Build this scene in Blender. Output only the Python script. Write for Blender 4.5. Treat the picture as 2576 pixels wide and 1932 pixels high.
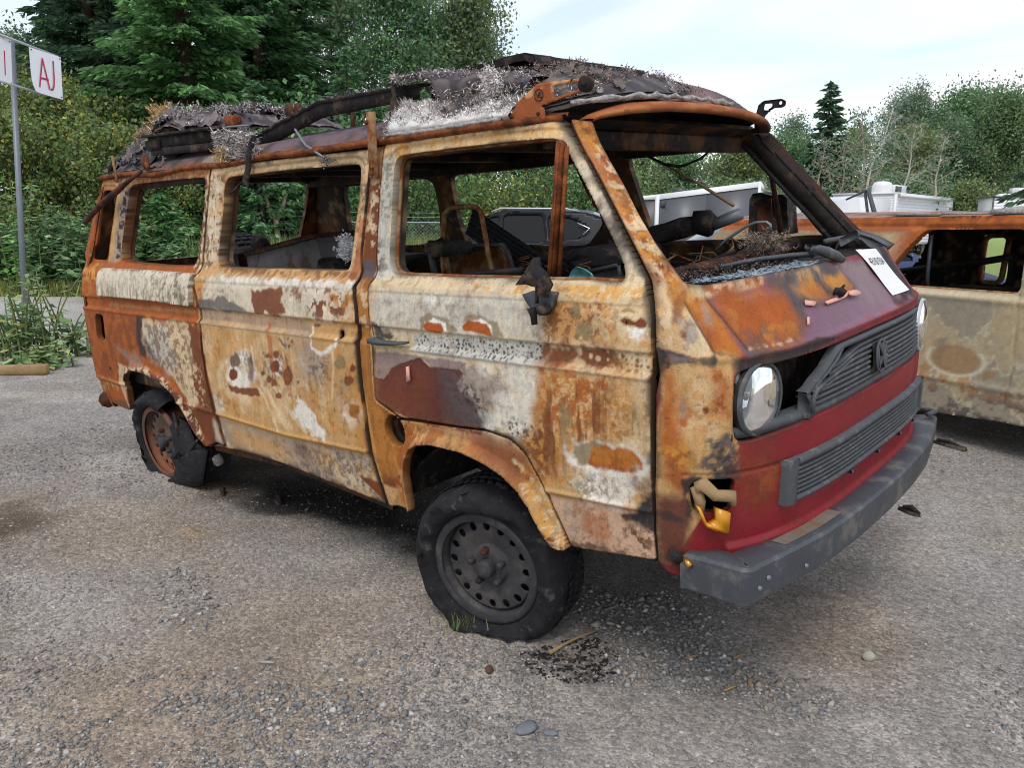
import bpy, math, random
import numpy as np
from mathutils import Vector, Matrix
for o in list(bpy.data.objects): bpy.data.objects.remove(o)
SC = bpy.context.scene
COL = SC.collection
RNG = np.random.default_rng(7)
random.seed(7)
# ------------------------------------------------------------------ camera
cam = bpy.data.cameras.new('camera'); camo = bpy.data.objects.new('camera', cam); COL.objects.link(camo)
cam.sensor_width = 36.0; cam.lens = 27.6555; cam.clip_start = .05; cam.clip_end = 2000
camo.matrix_world = Matrix([(0.744273, -0.137274, 0.653616, 1.748214), (0.667853, 0.144879, -0.730056, -2.651184), (0.005522, 0.979881, 0.199508, 1.394628), (0.0, 0.0, 0.0, 1.0)])
SC.camera = camo
# ------------------------------------------------------------------ sky, sun, exposure
SUN_EL, SUN_AZ = math.radians(56), math.radians(-62)      # azimuth measured from +X towards +Y
wd = bpy.data.worlds.new('World'); SC.world = wd; wd.use_nodes = True
nt = wd.node_tree; N = nt.nodes; Lk = nt.links; N.clear()
out = N.new('ShaderNodeOutputWorld'); bg = N.new('ShaderNodeBackground'); bg.inputs[1].default_value = .12
sky = N.new('ShaderNodeTexSky'); sky.sky_type = 'NISHITA'; sky.sun_disc = False
sky.sun_elevation = SUN_EL; sky.sun_rotation = math.pi/2 - SUN_AZ; sky.air_density = 1.0; sky.dust_density = 1.2
tc = N.new('ShaderNodeTexCoord'); sep = N.new('ShaderNodeSeparateXYZ'); Lk.new(tc.outputs['Generated'], sep.inputs[0])
# cloud sheet: project the direction on a plane overhead, stretch the noise into streaks
zc = N.new('ShaderNodeMath'); zc.operation = 'MAXIMUM'; zc.inputs[1].default_value = .0; Lk.new(sep.outputs[2], zc.inputs[0])
za = N.new('ShaderNodeMath'); za.operation = 'ADD'; za.inputs[1].default_value = .16; Lk.new(zc.outputs[0], za.inputs[0])
dx = N.new('ShaderNodeMath'); dx.operation = 'DIVIDE'; Lk.new(sep.outputs[0], dx.inputs[0]); Lk.new(za.outputs[0], dx.inputs[1])
dy = N.new('ShaderNodeMath'); dy.operation = 'DIVIDE'; Lk.new(sep.outputs[1], dy.inputs[0]); Lk.new(za.outputs[0], dy.inputs[1])
cx = N.new('ShaderNodeCombineXYZ'); Lk.new(dx.outputs[0], cx.inputs[0]); Lk.new(dy.outputs[0], cx.inputs[1])
mp = N.new('ShaderNodeMapping'); mp.inputs['Rotation'].default_value = (0, 0, math.radians(35)); mp.inputs['Scale'].default_value = (.55, 1.5, 1); mp.inputs['Location'].default_value = (2.3, .7, 0)
Lk.new(cx.outputs[0], mp.inputs[0])
cn = N.new('ShaderNodeTexNoise'); cn.inputs['Scale'].default_value = .9; cn.inputs['Detail'].default_value = 5; cn.inputs['Roughness'].default_value = .48; cn.inputs['Distortion'].default_value = .5
Lk.new(mp.outputs[0], cn.inputs['Vector'])
cr = N.new('ShaderNodeMapRange'); cr.inputs[1].default_value = .36; cr.inputs[2].default_value = .60; cr.inputs[3].default_value = .16; cr.inputs[4].default_value = 1.0
Lk.new(cn.outputs[0], cr.inputs[0])
mx = N.new('ShaderNodeMix'); mx.data_type = 'RGBA'; Lk.new(cr.outputs[0], mx.inputs[0])
skm = N.new('ShaderNodeMix'); skm.data_type = 'RGBA'; skm.blend_type = 'MULTIPLY'; skm.inputs[0].default_value = 1; skm.inputs[7].default_value = (1.75, 1.65, 1.55, 1)
Lk.new(sky.outputs[0], skm.inputs[6]); Lk.new(skm.outputs[2], mx.inputs[6])
mx.inputs[7].default_value = (7.5, 7.7, 8.0, 1)
Lk.new(mx.outputs[2], bg.inputs[0]); Lk.new(bg.outputs[0], out.inputs[0])
sl = bpy.data.lights.new('sun', 'SUN'); sl.energy = 1.25; sl.angle = math.radians(22); sl.color = (1, .96, .9)
so = bpy.data.objects.new('sun', sl); COL.objects.link(so)
so.rotation_euler = Vector((math.cos(SUN_EL)*math.cos(SUN_AZ), math.cos(SUN_EL)*math.sin(SUN_AZ), math.sin(SUN_EL))).to_track_quat('Z', 'Y').to_euler()
SC.view_settings.view_transform = 'Standard'; SC.view_settings.look = 'None'; SC.view_settings.gamma = 1
SC.view_settings.exposure = 0.26; SC.view_settings.use_curve_mapping = False
SC.cycles.filter_width = 1.05; SC.cycles.max_bounces = 6; SC.cycles.transparent_max_bounces = 8; SC.cycles.use_denoising = True
# ------------------------------------------------------------------ helpers
def lin(c):
    c = np.asarray(c, float)/255.0
    return np.where(c <= .04045, c/12.92, ((c+.055)/1.055)**2.4)
def hash2(ix, iy, seed):
    h = (ix.astype(np.int64)*374761393 + iy.astype(np.int64)*668265263 + seed*982451653) & 0xffffffff
    h = ((h ^ (h >> 13))*1274126177) & 0xffffffff
    return ((h ^ (h >> 16)) & 0xffff)/65535.0
def vnoise(x, y, seed=0):
    ix, iy = np.floor(x), np.floor(y); fx, fy = x-ix, y-iy
    fx = fx*fx*fx*(fx*(fx*6-15)+10); fy = fy*fy*fy*(fy*(fy*6-15)+10)
    a = hash2(ix, iy, seed); b = hash2(ix+1, iy, seed); c = hash2(ix, iy+1, seed); d = hash2(ix+1, iy+1, seed)
    return (a*(1-fx)+b*fx)*(1-fy)+(c*(1-fx)+d*fx)*fy
def fbm(x, y, seed=0, oct=4, gain=.55):
    s = 0; a = 1; t = 0; c, q = math.cos(.6), math.sin(.6)
    for k in range(oct):
        s = s + a*vnoise(x, y, seed+k*17); t += a; a *= gain
        x, y = (x*c-y*q)*2.03+7.1, (x*q+y*c)*2.03+3.7
    return s/t
def cellnoise(x, y, seed=0):
    ix, iy = np.floor(x), np.floor(y); best = np.full(x.shape, 9.0)
    for i in (-1, 0, 1):
        for j in (-1, 0, 1):
            cxx, cyy = ix+i, iy+j
            px_ = cxx+.15+.7*hash2(cxx, cyy, seed+5); py_ = cyy+.15+.7*hash2(cxx, cyy, seed+9); r = .12+.36*hash2(cxx, cyy, seed+31)**1.5
            best = np.minimum(best, np.hypot(x-px_, y-py_)/r)
    return best
def sstep(a, b, x):
    t = np.clip((x-a)/(b-a), 0, 1); return t*t*(3-2*t)
def polysd(P, poly):
    "signed distance (positive inside) and nearest boundary point"
    P = np.asarray(P, float); poly = np.asarray(poly, float); n = len(poly)
    best = np.full(len(P), 1e18); near = np.zeros_like(P); ins = np.zeros(len(P), bool)
    for i in range(n):
        a = poly[i]; b = poly[(i+1) % n]; e = b-a; L = e@e
        if L < 1e-14: continue
        w = P-a; t = np.clip((w@e)/L, 0, 1); q = a+t[:, None]*e; d = ((P-q)**2).sum(1)
        m = d < best; best[m] = d[m]; near[m] = q[m]
        if a[1] != b[1]:
            c = ((a[1] > P[:, 1]) != (b[1] > P[:, 1])) & (P[:, 0] < (b[0]-a[0])*(P[:, 1]-a[1])/(b[1]-a[1])+a[0])
            ins ^= c
    d = np.sqrt(best); return np.where(ins, d, -d), near
def soften(poly, cut=.015, it=2):
    p = np.asarray(poly, float)
    for _ in range(it):
        o = []
        for i in range(len(p)):
            a, b, c = p[i-1], p[i], p[(i+1) % len(p)]
            for q in (a, c):
                L = np.linalg.norm(q-b)
                if L > 1e-6: o.append(b+(q-b)*min(.28, cut/L))
        p = np.array(o); cut *= .5
    return p
def link(o, parent=None):
    COL.objects.link(o)
    if parent is not None: o.parent = parent
    return o
def tag(o, label=None, cat=None, group=None, kind=None):
    if label: o['label'] = label
    if cat: o['category'] = cat
    if group: o['group'] = group
    if kind: o['kind'] = kind
    return o
def thing(name, label, cat, loc=(0, 0, 0), rz=0, group=None):
    o = bpy.data.objects.new(name, None); o.location = loc; o.rotation_euler = (0, 0, rz); o.empty_display_size = .1
    link(o); return tag(o, label, cat, group)
def meshobj(name, V, F, mat, parent=None, col=None, smooth=False, attr='Col'):
    "V (n,3); F a list of index arrays (m,k) or a list of tuples"
    me = bpy.data.meshes.new(name); V = np.asarray(V, np.float32)
    if isinstance(F, np.ndarray): F = [F]
    if len(F) and isinstance(F[0], np.ndarray):
        F = [f for f in F if len(f)]
        li = np.concatenate([f.ravel() for f in F]).astype(np.int32); cnt = np.concatenate([np.full(len(f), f.shape[1]) for f in F]).astype(np.int32)
    else:
        li = np.array([i for f in F for i in f], np.int32); cnt = np.array([len(f) for f in F], np.int32)
    st = np.concatenate([[0], np.cumsum(cnt)[:-1]]).astype(np.int32)
    me.vertices.add(len(V)); me.vertices.foreach_set('co', V.ravel())
    me.loops.add(len(li)); me.loops.foreach_set('vertex_index', li)
    me.polygons.add(len(cnt)); me.polygons.foreach_set('loop_start', st); me.polygons.foreach_set('loop_total', cnt)
    if smooth: me.polygons.foreach_set('use_smooth', np.ones(len(cnt), bool))
    me.update(calc_edges=True)
    if col is not None:
        a = me.color_attributes.new(attr, 'FLOAT_COLOR', 'POINT'); c = np.asarray(col, np.float32)
        if c.shape[1] == 3: c = np.concatenate([c, np.full((len(c), 1), .75, np.float32)], 1)
        a.data.foreach_set('color', c.ravel())
    if mat is not None: me.materials.append(mat)
    return link(bpy.data.objects.new(name, me), parent)
class MB:
    "collects simple shapes into one mesh"
    def __init__(s): s.V = []; s.F = []; s.n = 0
    def add(s, V, F):
        V = np.asarray(V, float).reshape(-1, 3); s.V.append(V); s.F += [tuple(int(i)+s.n for i in f) for f in F]; s.n += len(V); return s
    def box(s, c, d, R=None, taper=1.0):
        x, y, z = np.array(d)/2; v = np.array([[-x, -y, -z], [x, -y, -z], [x, y, -z], [-x, y, -z], [-x*taper, -y*taper, z], [x*taper, -y*taper, z], [x*taper, y*taper, z], [-x*taper, y*taper, z]])
        if R is not None: v = v@np.asarray(R).T
        return s.add(v+np.array(c), [(3, 2, 1, 0), (4, 5, 6, 7), (0, 1, 5, 4), (1, 2, 6, 5), (2, 3, 7, 6), (3, 0, 4, 7)])
    def bbox(s, c, d, b=.01, R=None):
        "box with chamfered edges"
        x, y, z = np.array(d)/2; b = min(b, x*.45, y*.45, z*.45); V = []; F = []
        for k, zz in enumerate((-z, -z+b, z-b, z)):
            i = b if k in (0, 3) else 0
            V += [(-x+i+b, -y+i, zz), (x-i-b, -y+i, zz), (x-i, -y+i+b, zz), (x-i, y-i-b, zz), (x-i-b, y-i, zz), (-x+i+b, y-i, zz), (-x+i, y-i-b, zz), (-x+i, -y+i+b, zz)]
        for k in range(3):
            for j in range(8): F.append((k*8+j, k*8+(j+1) % 8, k*8+8+(j+1) % 8, k*8+8+j))
        F += [tuple(range(7, -1, -1)), tuple(range(24, 32))]; V = np.array(V)
        if R is not None: V = V@np.asarray(R).T
        return s.add(V+np.array(c), F)
    def tube(s, pts, r, n=8, cap=True, jit=0):
        P = np.asarray(pts, float); m = len(P); r = np.full(m, r) if np.isscalar(r) else np.asarray(r); V = []; F = []
        T = np.gradient(P, axis=0); T /= np.linalg.norm(T, axis=1)[:, None]+1e-9
        up = np.array([0, 0, 1.]) if abs(T[0][2]) < .9 else np.array([1., 0, 0])
        for i in range(m):
            a = np.cross(T[i], up); a /= np.linalg.norm(a)+1e-9; b = np.cross(a, T[i]); up = b
            for j in range(n):
                t = 2*math.pi*j/n; q = r[i]*(1+(random.uniform(-jit, jit) if jit else 0)); V.append(P[i]+q*(math.cos(t)*a+math.sin(t)*b))
        for i in range(m-1):
            for j in range(n): F.append((i*n+j, i*n+(j+1) % n, (i+1)*n+(j+1) % n, (i+1)*n+j))
        if cap: F += [tuple(range(n-1, -1, -1)), tuple((m-1)*n+j for j in range(n))]
        return s.add(V, F)
    def prism(s, poly, axis, lo, hi):
        "extrude a 2D polygon (the two other axes in order) along an axis from lo to hi"
        n = len(poly); V = []
        for q in (lo, hi):
            for p in poly:
                v = [0, 0, 0]; k = [0, 1, 2]; k.remove(axis); v[k[0]], v[k[1]], v[axis] = p[0], p[1], q; V.append(v)
        return s.add(V, [tuple(range(n)), tuple(range(2*n-1, n-1, -1))]+[(i, (i+1) % n, n+(i+1) % n, n+i) for i in range(n)])
    def lathe(s, prof, c=(0, 0, 0), n=32, axis=1, fn=None):
        "profile (offset along axis, radius)"
        V = []; F = []; m = len(prof); k = [0, 1, 2]; k.remove(axis)
        for j in range(n):
            t = 2*math.pi*j/n
            for i, (h, r) in enumerate(prof):
                if fn: h, r = fn(t, i, h, r)
                v = [0, 0, 0]; v[axis] = h; v[k[0]] = r*math.cos(t); v[k[1]] = r*math.sin(t); V.append(v)
        for j in range(n):
            for i in range(m-1): F.append((j*m+i, ((j+1) % n)*m+i, ((j+1) % n)*m+i+1, j*m+i+1))
        return s.add(np.array(V)+np.array(c), F)
    def grid(s, P):
        P = np.asarray(P, float); a, b = P.shape[:2]
        return s.add(P.reshape(-1, 3), [(i*b+j, (i+1)*b+j, (i+1)*b+j+1, i*b+j+1) for i in range(a-1) for j in range(b-1)])
    def obj(s, name, mat, parent=None, smooth=False, col=None):
        return meshobj(name, np.concatenate(s.V), s.F, mat, parent, smooth=smooth, col=col)
def rotz(a): c, s = math.cos(a), math.sin(a); return np.array([[c, -s, 0], [s, c, 0], [0, 0, 1]])
def roty(a): c, s = math.cos(a), math.sin(a); return np.array([[c, 0, s], [0, 1, 0], [-s, 0, c]])
def rotx(a): c, s = math.cos(a), math.sin(a); return np.array([[1, 0, 0], [0, c, -s], [0, s, c]])
# ------------------------------------------------------------------ materials
def new_mat(name):
    m = bpy.data.materials.new(name); m.use_nodes = True; n = m.node_tree; b = n.nodes['Principled BSDF']; return m, n.nodes, n.links, b
def mat(name, rgb, rough=.7, metal=0, var=.12, vscale=12, bump=0., bscale=60, spec=.3, dirt=None, coords='Object'):
    m, N, L, b = new_mat(name); c = lin(rgb)
    tc = N.new('ShaderNodeTexCoord'); nz = N.new('ShaderNodeTexNoise'); nz.inputs['Scale'].default_value = vscale; nz.inputs['Detail'].default_value = 5; nz.inputs['Roughness'].default_value = .62
    L.new(tc.outputs[coords], nz.inputs['Vector'])
    rp = N.new('ShaderNodeValToRGB'); rp.color_ramp.elements[0].position = .3; rp.color_ramp.elements[1].position = .7
    rp.color_ramp.elements[0].color = (*(c*(1-var)), 1); rp.color_ramp.elements[1].color = (*np.minimum(c*(1+var), 1), 1)
    L.new(nz.outputs[0], rp.inputs[0]); last = rp.outputs[0]
    if dirt is not None:
        dc, amt, sc = dirt
        n2 = N.new('ShaderNodeTexNoise'); n2.inputs['Scale'].default_value = sc; n2.inputs['Detail'].default_value = 8; n2.inputs['Roughness'].default_value = .68; L.new(tc.outputs[coords], n2.inputs['Vector'])
        mr = N.new('ShaderNodeMapRange'); mr.inputs[1].default_value = .62-amt*.3; mr.inputs[2].default_value = .70-amt*.2; L.new(n2.outputs[0], mr.inputs[0])
        mm = N.new('ShaderNodeMix'); mm.data_type = 'RGBA'; L.new(mr.outputs[0], mm.inputs[0]); L.new(last, mm.inputs[6]); mm.inputs[7].default_value = (*lin(dc), 1); last = mm.outputs[2]
    L.new(last, b.inputs['Base Color']); b.inputs['Roughness'].default_value = rough; b.inputs['Metallic'].default_value = metal; b.inputs['Specular IOR Level'].default_value = spec
    if bump:
        n3 = N.new('ShaderNodeTexNoise'); n3.inputs['Scale'].default_value = bscale; n3.inputs['Detail'].default_value = 6; L.new(tc.outputs[coords], n3.inputs['Vector'])
        bp = N.new('ShaderNodeBump'); bp.inputs['Strength'].default_value = bump; bp.inputs['Distance'].default_value = .01; L.new(n3.outputs[0], bp.inputs['Height']); L.new(bp.outputs[0], b.inputs['Normal'])
    return m
def attr_mat(name, fine=260, fvar=.16, pits=True, bump=.25, bscale=90, spec=.28, trans=0, rough=None, pitcol=(60, 44, 34)):
    "colour from the painted attribute Col (alpha = roughness), broken up with fine noise"
    m, N, L, b = new_mat(name)
    at = N.new('ShaderNodeAttribute'); at.attribute_name = 'Col'; tc = N.new('ShaderNodeTexCoord')
    nz = N.new('ShaderNodeTexNoise'); nz.inputs['Scale'].default_value = fine; nz.inputs['Detail'].default_value = 3; L.new(tc.outputs['Object'], nz.inputs['Vector'])
    mr = N.new('ShaderNodeMapRange'); mr.inputs[1].default_value = .3; mr.inputs[2].default_value = .7; mr.inputs[3].default_value = 1-fvar; mr.inputs[4].default_value = 1+fvar; L.new(nz.outputs[0], mr.inputs[0])
    ml = N.new('ShaderNodeMix'); ml.data_type = 'RGBA'; ml.blend_type = 'MULTIPLY'; ml.inputs[0].default_value = 1; L.new(at.outputs['Color'], ml.inputs[6]); L.new(mr.outputs[0], ml.inputs[7]); last = ml.outputs[2]
    if pits:
        n2 = N.new('ShaderNodeTexNoise'); n2.inputs['Scale'].default_value = 42; n2.inputs['Detail'].default_value = 9; n2.inputs['Roughness'].default_value = .72; L.new(tc.outputs['Object'], n2.inputs['Vector'])
        m2 = N.new('ShaderNodeMapRange'); m2.inputs[1].default_value = .60; m2.inputs[2].default_value = .65; m2.inputs[4].default_value = .5; L.new(n2.outputs[0], m2.inputs[0])
        mm = N.new('ShaderNodeMix'); mm.data_type = 'RGBA'; L.new(m2.outputs[0], mm.inputs[0]); L.new(last, mm.inputs[6]); mm.inputs[7].default_value = (*lin(pitcol), 1); last = mm.outputs[2]
    L.new(last, b.inputs['Base Color'])
    if rough is None: L.new(at.outputs['Alpha'], b.inputs['Roughness'])
    else: b.inputs['Roughness'].default_value = rough
    b.inputs['Specular IOR Level'].default_value = spec
    if trans:
        b.inputs['Subsurface Weight'].default_value = 0
        tr = N.new('ShaderNodeBsdfTranslucent'); ms = N.new('ShaderNodeMixShader'); ms.inputs[0].default_value = trans; L.new(last, tr.inputs[0])
        L.new(b.outputs[0], ms.inputs[1]); L.new(tr.outputs[0], ms.inputs[2]); L.new(ms.outputs[0], N['Material Output'].inputs[0])
    if bump:
        n3 = N.new('ShaderNodeTexNoise'); n3.inputs['Scale'].default_value = bscale; n3.inputs['Detail'].default_value = 7; n3.inputs['Roughness'].default_value = .65; L.new(tc.outputs['Object'], n3.inputs['Vector'])
        bp = N.new('ShaderNodeBump'); bp.inputs['Strength'].default_value = bump; bp.inputs['Distance'].default_value = .006; L.new(n3.outputs[0], bp.inputs['Height']); L.new(bp.outputs[0], b.inputs['Normal'])
    return m
def glass_mat(name, rgb, rough=.05, alpha=1.0):
    m, N, L, b = new_mat(name); b.inputs['Base Color'].default_value = (*lin(rgb), 1); b.inputs['Roughness'].default_value = rough; b.inputs['Specular IOR Level'].default_value = .6
    b.inputs['Transmission Weight'].default_value = 1-alpha
    return m
M = {}
M['patina'] = attr_mat('burnt_paint')
M['foliage'] = attr_mat('foliage', fine=9, fvar=.25, pits=False, bump=0, spec=.3, trans=.42, rough=.5)
M['bark'] = attr_mat('bark', fine=30, fvar=.3, pits=False, bump=.4, bscale=30, rough=.9)
M['fibre'] = attr_mat('charred_fibre', fine=200, fvar=.2, pits=False, bump=0, rough=.9, spec=.1)
M['char'] = mat('char', (40, 37, 38), .85, var=.45, vscale=18, bump=.5, bscale=50, spec=.2, dirt=((88, 74, 64), .35, 14))
M['interior'] = mat('sooty_metal', (46, 41, 40), .8, var=.5, vscale=9, bump=.25, bscale=40, spec=.25, dirt=((104, 72, 46), .45, 6))
M['rust'] = mat('rust', (132, 74, 40), .85, var=.3, vscale=22, bump=.35, bscale=120, spec=.2, dirt=((84, 48, 28), .6, 18))
M['rustdark'] = mat('dark_rust', (92, 56, 38), .85, var=.35, vscale=20, bump=.35, bscale=100, spec=.2, dirt=((44, 38, 38), .6, 12))
M['rustbeige'] = mat('scorched_steel', (150, 122, 88), .8, var=.25, vscale=18, bump=.25, bscale=100, spec=.25, dirt=((120, 66, 34), .7, 16))
M['blackplastic'] = mat('grey_black_plastic', (74, 77, 81), .62, var=.14, vscale=26, bump=.18, bscale=160, spec=.35, dirt=((104, 104, 104), .25, 20))
M['bumper'] = mat('grey_bumper', (70, 74, 80), .5, var=.18, vscale=9, bump=.15, bscale=120, spec=.4, dirt=((104, 102, 100), .35, 9))
M['rubber'] = mat('burnt_rubber', (33, 33, 37), .8, var=.35, vscale=16, bump=.6, bscale=36, spec=.25, dirt=((74, 70, 68), .16, 24))
M['steelwheel'] = mat('burnt_steel_wheel', (54, 54, 58), .6, var=.25, vscale=14, bump=.15, bscale=90, spec=.35, dirt=((80, 75, 72), .3, 14))
M['rustwheel'] = mat('rusty_steel_wheel', (84, 70, 63), .7, var=.3, vscale=9, bump=.2, bscale=90, spec=.3, dirt=((128, 80, 56), .6, 5))
M['amber'] = mat('amber_plastic', (206, 138, 22), .3, var=.15, vscale=30, spec=.5)
M['ash'] = mat('ash', (158, 154, 151), .95, var=.45, vscale=60, bump=.7, bscale=120, spec=.1)
M['greymetal'] = mat('scorched_grey_metal', (116, 112, 112), .7, var=.25, vscale=8, dirt=((84, 62, 50), .4, 7))
M['headglass'] = glass_mat('lamp_glass', (235, 240, 240), .04, .12)
M['reflector'] = mat('lamp_reflector', (225, 228, 230), .12, metal=1, var=.05, vscale=40)
M['paper'] = mat('white_paper', (236, 236, 236), .6, var=.02)
M['ink'] = mat('black_ink', (40, 42, 46), .6, var=.05)
M['pinkpeel'] = mat('peeled_primer', (222, 164, 150), .7, var=.1, vscale=30)
M['galv'] = mat('galvanised_steel', (120, 126, 134), .5, metal=.4, var=.12, vscale=14, spec=.4)
M['alu'] = mat('bare_aluminium', (196, 200, 204), .45, metal=.5, var=.08, vscale=14)
M['signwhite'] = mat('white_sign_board', (246, 246, 250), .45, var=.03, vscale=6)
M['signred'] = mat('red_letter', (196, 34, 78), .5, var=.05)
M['timber'] = mat('weathered_timber', (150, 124, 90), .85, var=.25, vscale=14, bump=.4, bscale=40)
M['white'] = mat('white_gelcoat', (226, 228, 230), .4, var=.03, vscale=4, spec=.4)
M['whitegrey'] = mat('aged_white', (206, 208, 208), .5, var=.05, vscale=5)
M['trailergrey'] = mat('grey_trailer_skin', (92, 95, 100), .38, var=.03, vscale=2, spec=.45)
M['trailerdark'] = mat('dark_grey_trailer_skin', (74, 76, 80), .4, var=.03, vscale=2, spec=.45)
M['blackpaint'] = mat('black_car_paint', (22, 25, 32), .3, var=.08, vscale=3, spec=.16)
M['bluepaint'] = mat('blue_car_paint', (62, 84, 132), .25, var=.08, vscale=3, spec=.55)
M['navypaint'] = mat('navy_car_paint', (48, 62, 96), .25, var=.08, vscale=3, spec=.55)
M['limepaint'] = mat('pale_lime_car_paint', (186, 208, 132), .3, var=.05, vscale=3, spec=.5)
M['darkglass'] = mat('dark_window_glass', (16, 19, 22), .08, var=.05, spec=.3)
M['chrome'] = mat('chrome', (215, 218, 222), .15, metal=1, var=.05)
M['redlens'] = mat('red_lens', (168, 26, 30), .2, var=.1, spec=.6)
M['soil'] = mat('dark_soil', (70, 60, 48), .95, var=.3, vscale=6)
M['tarmac'] = M['soil']

# surveyed positions: PT gives the place that lies on a sight line of the surveyed view at a given depth, PG the place on the ground
SV_C, SV_R, SV_F = np.array([1.74821, -2.65118, 1.39463]), np.array([[0.744273, 0.667853, 0.005522], [-0.137274, 0.144879, 0.979881], [-0.653616, 0.730056, -0.199508]]), 1978.908
def PT(x, y, D): q = np.array([(x-1288)/SV_F, -(y-966)/SV_F, 1.0])@SV_R; return SV_C+q*D
def PG(x, y): q = np.array([(x-1288)/SV_F, -(y-966)/SV_F, 1.0])@SV_R; return SV_C-q*SV_C[2]/q[2]
# ================================================================== ground
def paint_ground(X, Y):
    n = len(X); g1 = fbm(X*.55, Y*.55, 3, 4); g2 = fbm(X*2.3, Y*2.3, 9, 4); g3 = fbm(X*9, Y*9, 21, 3)
    grey = lin((148, 142, 136)); light = lin((168, 161, 154)); brown = lin((146, 132, 115)); dark = lin((122, 116, 110))
    c = grey+(light-grey)*sstep(.45, .7, g2)[:, None]
    c = c+(dark-c)*(.5*sstep(.52, .68, fbm(X*1.2+4, Y*1.2, 33, 4)))[:, None]
    c = c+(brown-c)*(.55*sstep(.50, .68, g1*.75+g2*.25))[:, None]
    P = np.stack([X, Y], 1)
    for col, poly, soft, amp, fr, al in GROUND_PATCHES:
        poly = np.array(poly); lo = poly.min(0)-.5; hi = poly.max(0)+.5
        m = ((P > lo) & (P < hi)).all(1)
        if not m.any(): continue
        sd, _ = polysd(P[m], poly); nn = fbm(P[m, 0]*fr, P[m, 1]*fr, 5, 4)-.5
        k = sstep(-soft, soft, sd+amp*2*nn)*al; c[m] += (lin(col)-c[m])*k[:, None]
    return c*(.9+.2*g3)[:, None]
GROUND_PATCHES = [
 ((150, 132, 112), [(-0.57, -0.75), (-0.28, -0.79), (-0.03, -0.81), (0.07, -0.98), (-0.03, -1.08), (-0.1, -1.3), (-0.19, -1.66), (-0.34, -2.03), (-0.7, -2.12), (-0.76, -1.18)], .25, .25, 2.2, .35),
 ((150, 130, 108), [(0.7, 0.13), (0.87, 0.39), (1.06, 0.19), (1.08, -0.22), (0.87, -0.41), (0.69, -0.15)], .2, .2, 2.5, .5),
 ((150, 128, 102), [(-0.61, -1.82), (-0.37, -1.42), (0.06, -1.43), (-0.11, -1.82), (-0.42, -2.1)], .3, .3, 2, .4),
 ((158, 140, 116), [(-1.73, -1.12), (-1.69, -1.01), (-1.52, -1.08), (-1.57, -1.16)], .04, .03, 9, .8),
 ((40, 38, 38), [(-1.91, -0.72), (-1.94, -0.44), (-1.49, -0.25), (-0.83, -0.32), (-0.55, -0.48), (-0.64, -0.51), (-1.01, -0.48), (-1.35, -0.59), (-1.65, -0.76)], .06, .12, 5, .9),  # oil and soot, with the van's shade painted into the same dark patch
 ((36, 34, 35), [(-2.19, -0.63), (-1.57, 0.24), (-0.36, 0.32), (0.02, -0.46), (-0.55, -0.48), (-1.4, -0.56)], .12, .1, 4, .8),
 ((58, 54, 52), [(0.16, -0.87), (0.24, -0.73), (0.29, -0.62), (0.41, -0.65), (0.49, -0.73), (0.45, -0.84), (0.36, -0.88), (0.27, -0.93)], .06, .12, 9, .6),
 ((84, 70, 58), [(-2.61, -1.75), (-2.57, -1.49), (-2.31, -1.4), (-2.14, -1.53), (-2.14, -1.72), (-2.22, -1.85)], .15, .18, 5, .8),
 ((90, 80, 68), [(-2.29, -0.77), (-2.0, -0.6), (-1.8, -0.67), (-1.93, -0.86)], .06, .08, 8, .7),
 ((188, 186, 183), [(-15.7, 1.75), (-15.65, 3.51), (-9.81, 1.46), (-7.07, 0.27), (-7.98, 0.28), (-7.91, -0.11), (-8.91, -0.12)], .6, .4, 1, .7),
 ((132, 128, 122), [(0.01, -0.24), (0.41, -0.1), (0.61, -0.32), (0.57, -0.75), (0.35, -0.7)], .15, .15, 4, .6),
 ((172, 170, 168), [(0.47, 2.13), (1.13, 2.09), (1.35, 0.76), (0.95, 0.78), (0.57, 1.18)], .3, .3, 2, .5),
 ((176, 172, 168), [(-1.77, -1.82), (-1.35, -1.48), (-0.77, -1.65), (-1.06, -2.02)], .3, .3, 2, .45),
]
def axis_coords(lo, hi, step, far, grow=1.18):
    a = list(np.arange(lo, hi+1e-6, step)); s = step; x = hi
    while x < far: s *= grow; x += s; a.append(x)
    s = step; x = lo; b = []
    while x > -far: s *= grow; x -= s; b.append(x)
    return np.array(b[::-1]+a)
gx = axis_coords(-6.0, 3.4, .03, 900); gy = axis_coords(-2.6, 3.6, .03, 900)
GX, GY = np.meshgrid(gx, gy, indexing='ij'); fX, fY = GX.ravel(), GY.ravel()
near = np.exp(-((fX+1)**2+fY**2)/160)
gz = near*(.035*(fbm(fX*.8, fY*.8, 41, 3)-.5)+.018*(fbm(fX*5, fY*5, 43, 3)-.5))
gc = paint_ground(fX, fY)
a_, b_ = GX.shape; idx = np.arange(a_*b_).reshape(a_, b_)
gf = np.stack([idx[:-1, :-1].ravel(), idx[1:, :-1].ravel(), idx[1:, 1:].ravel(), idx[:-1, 1:].ravel()], 1)
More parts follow.
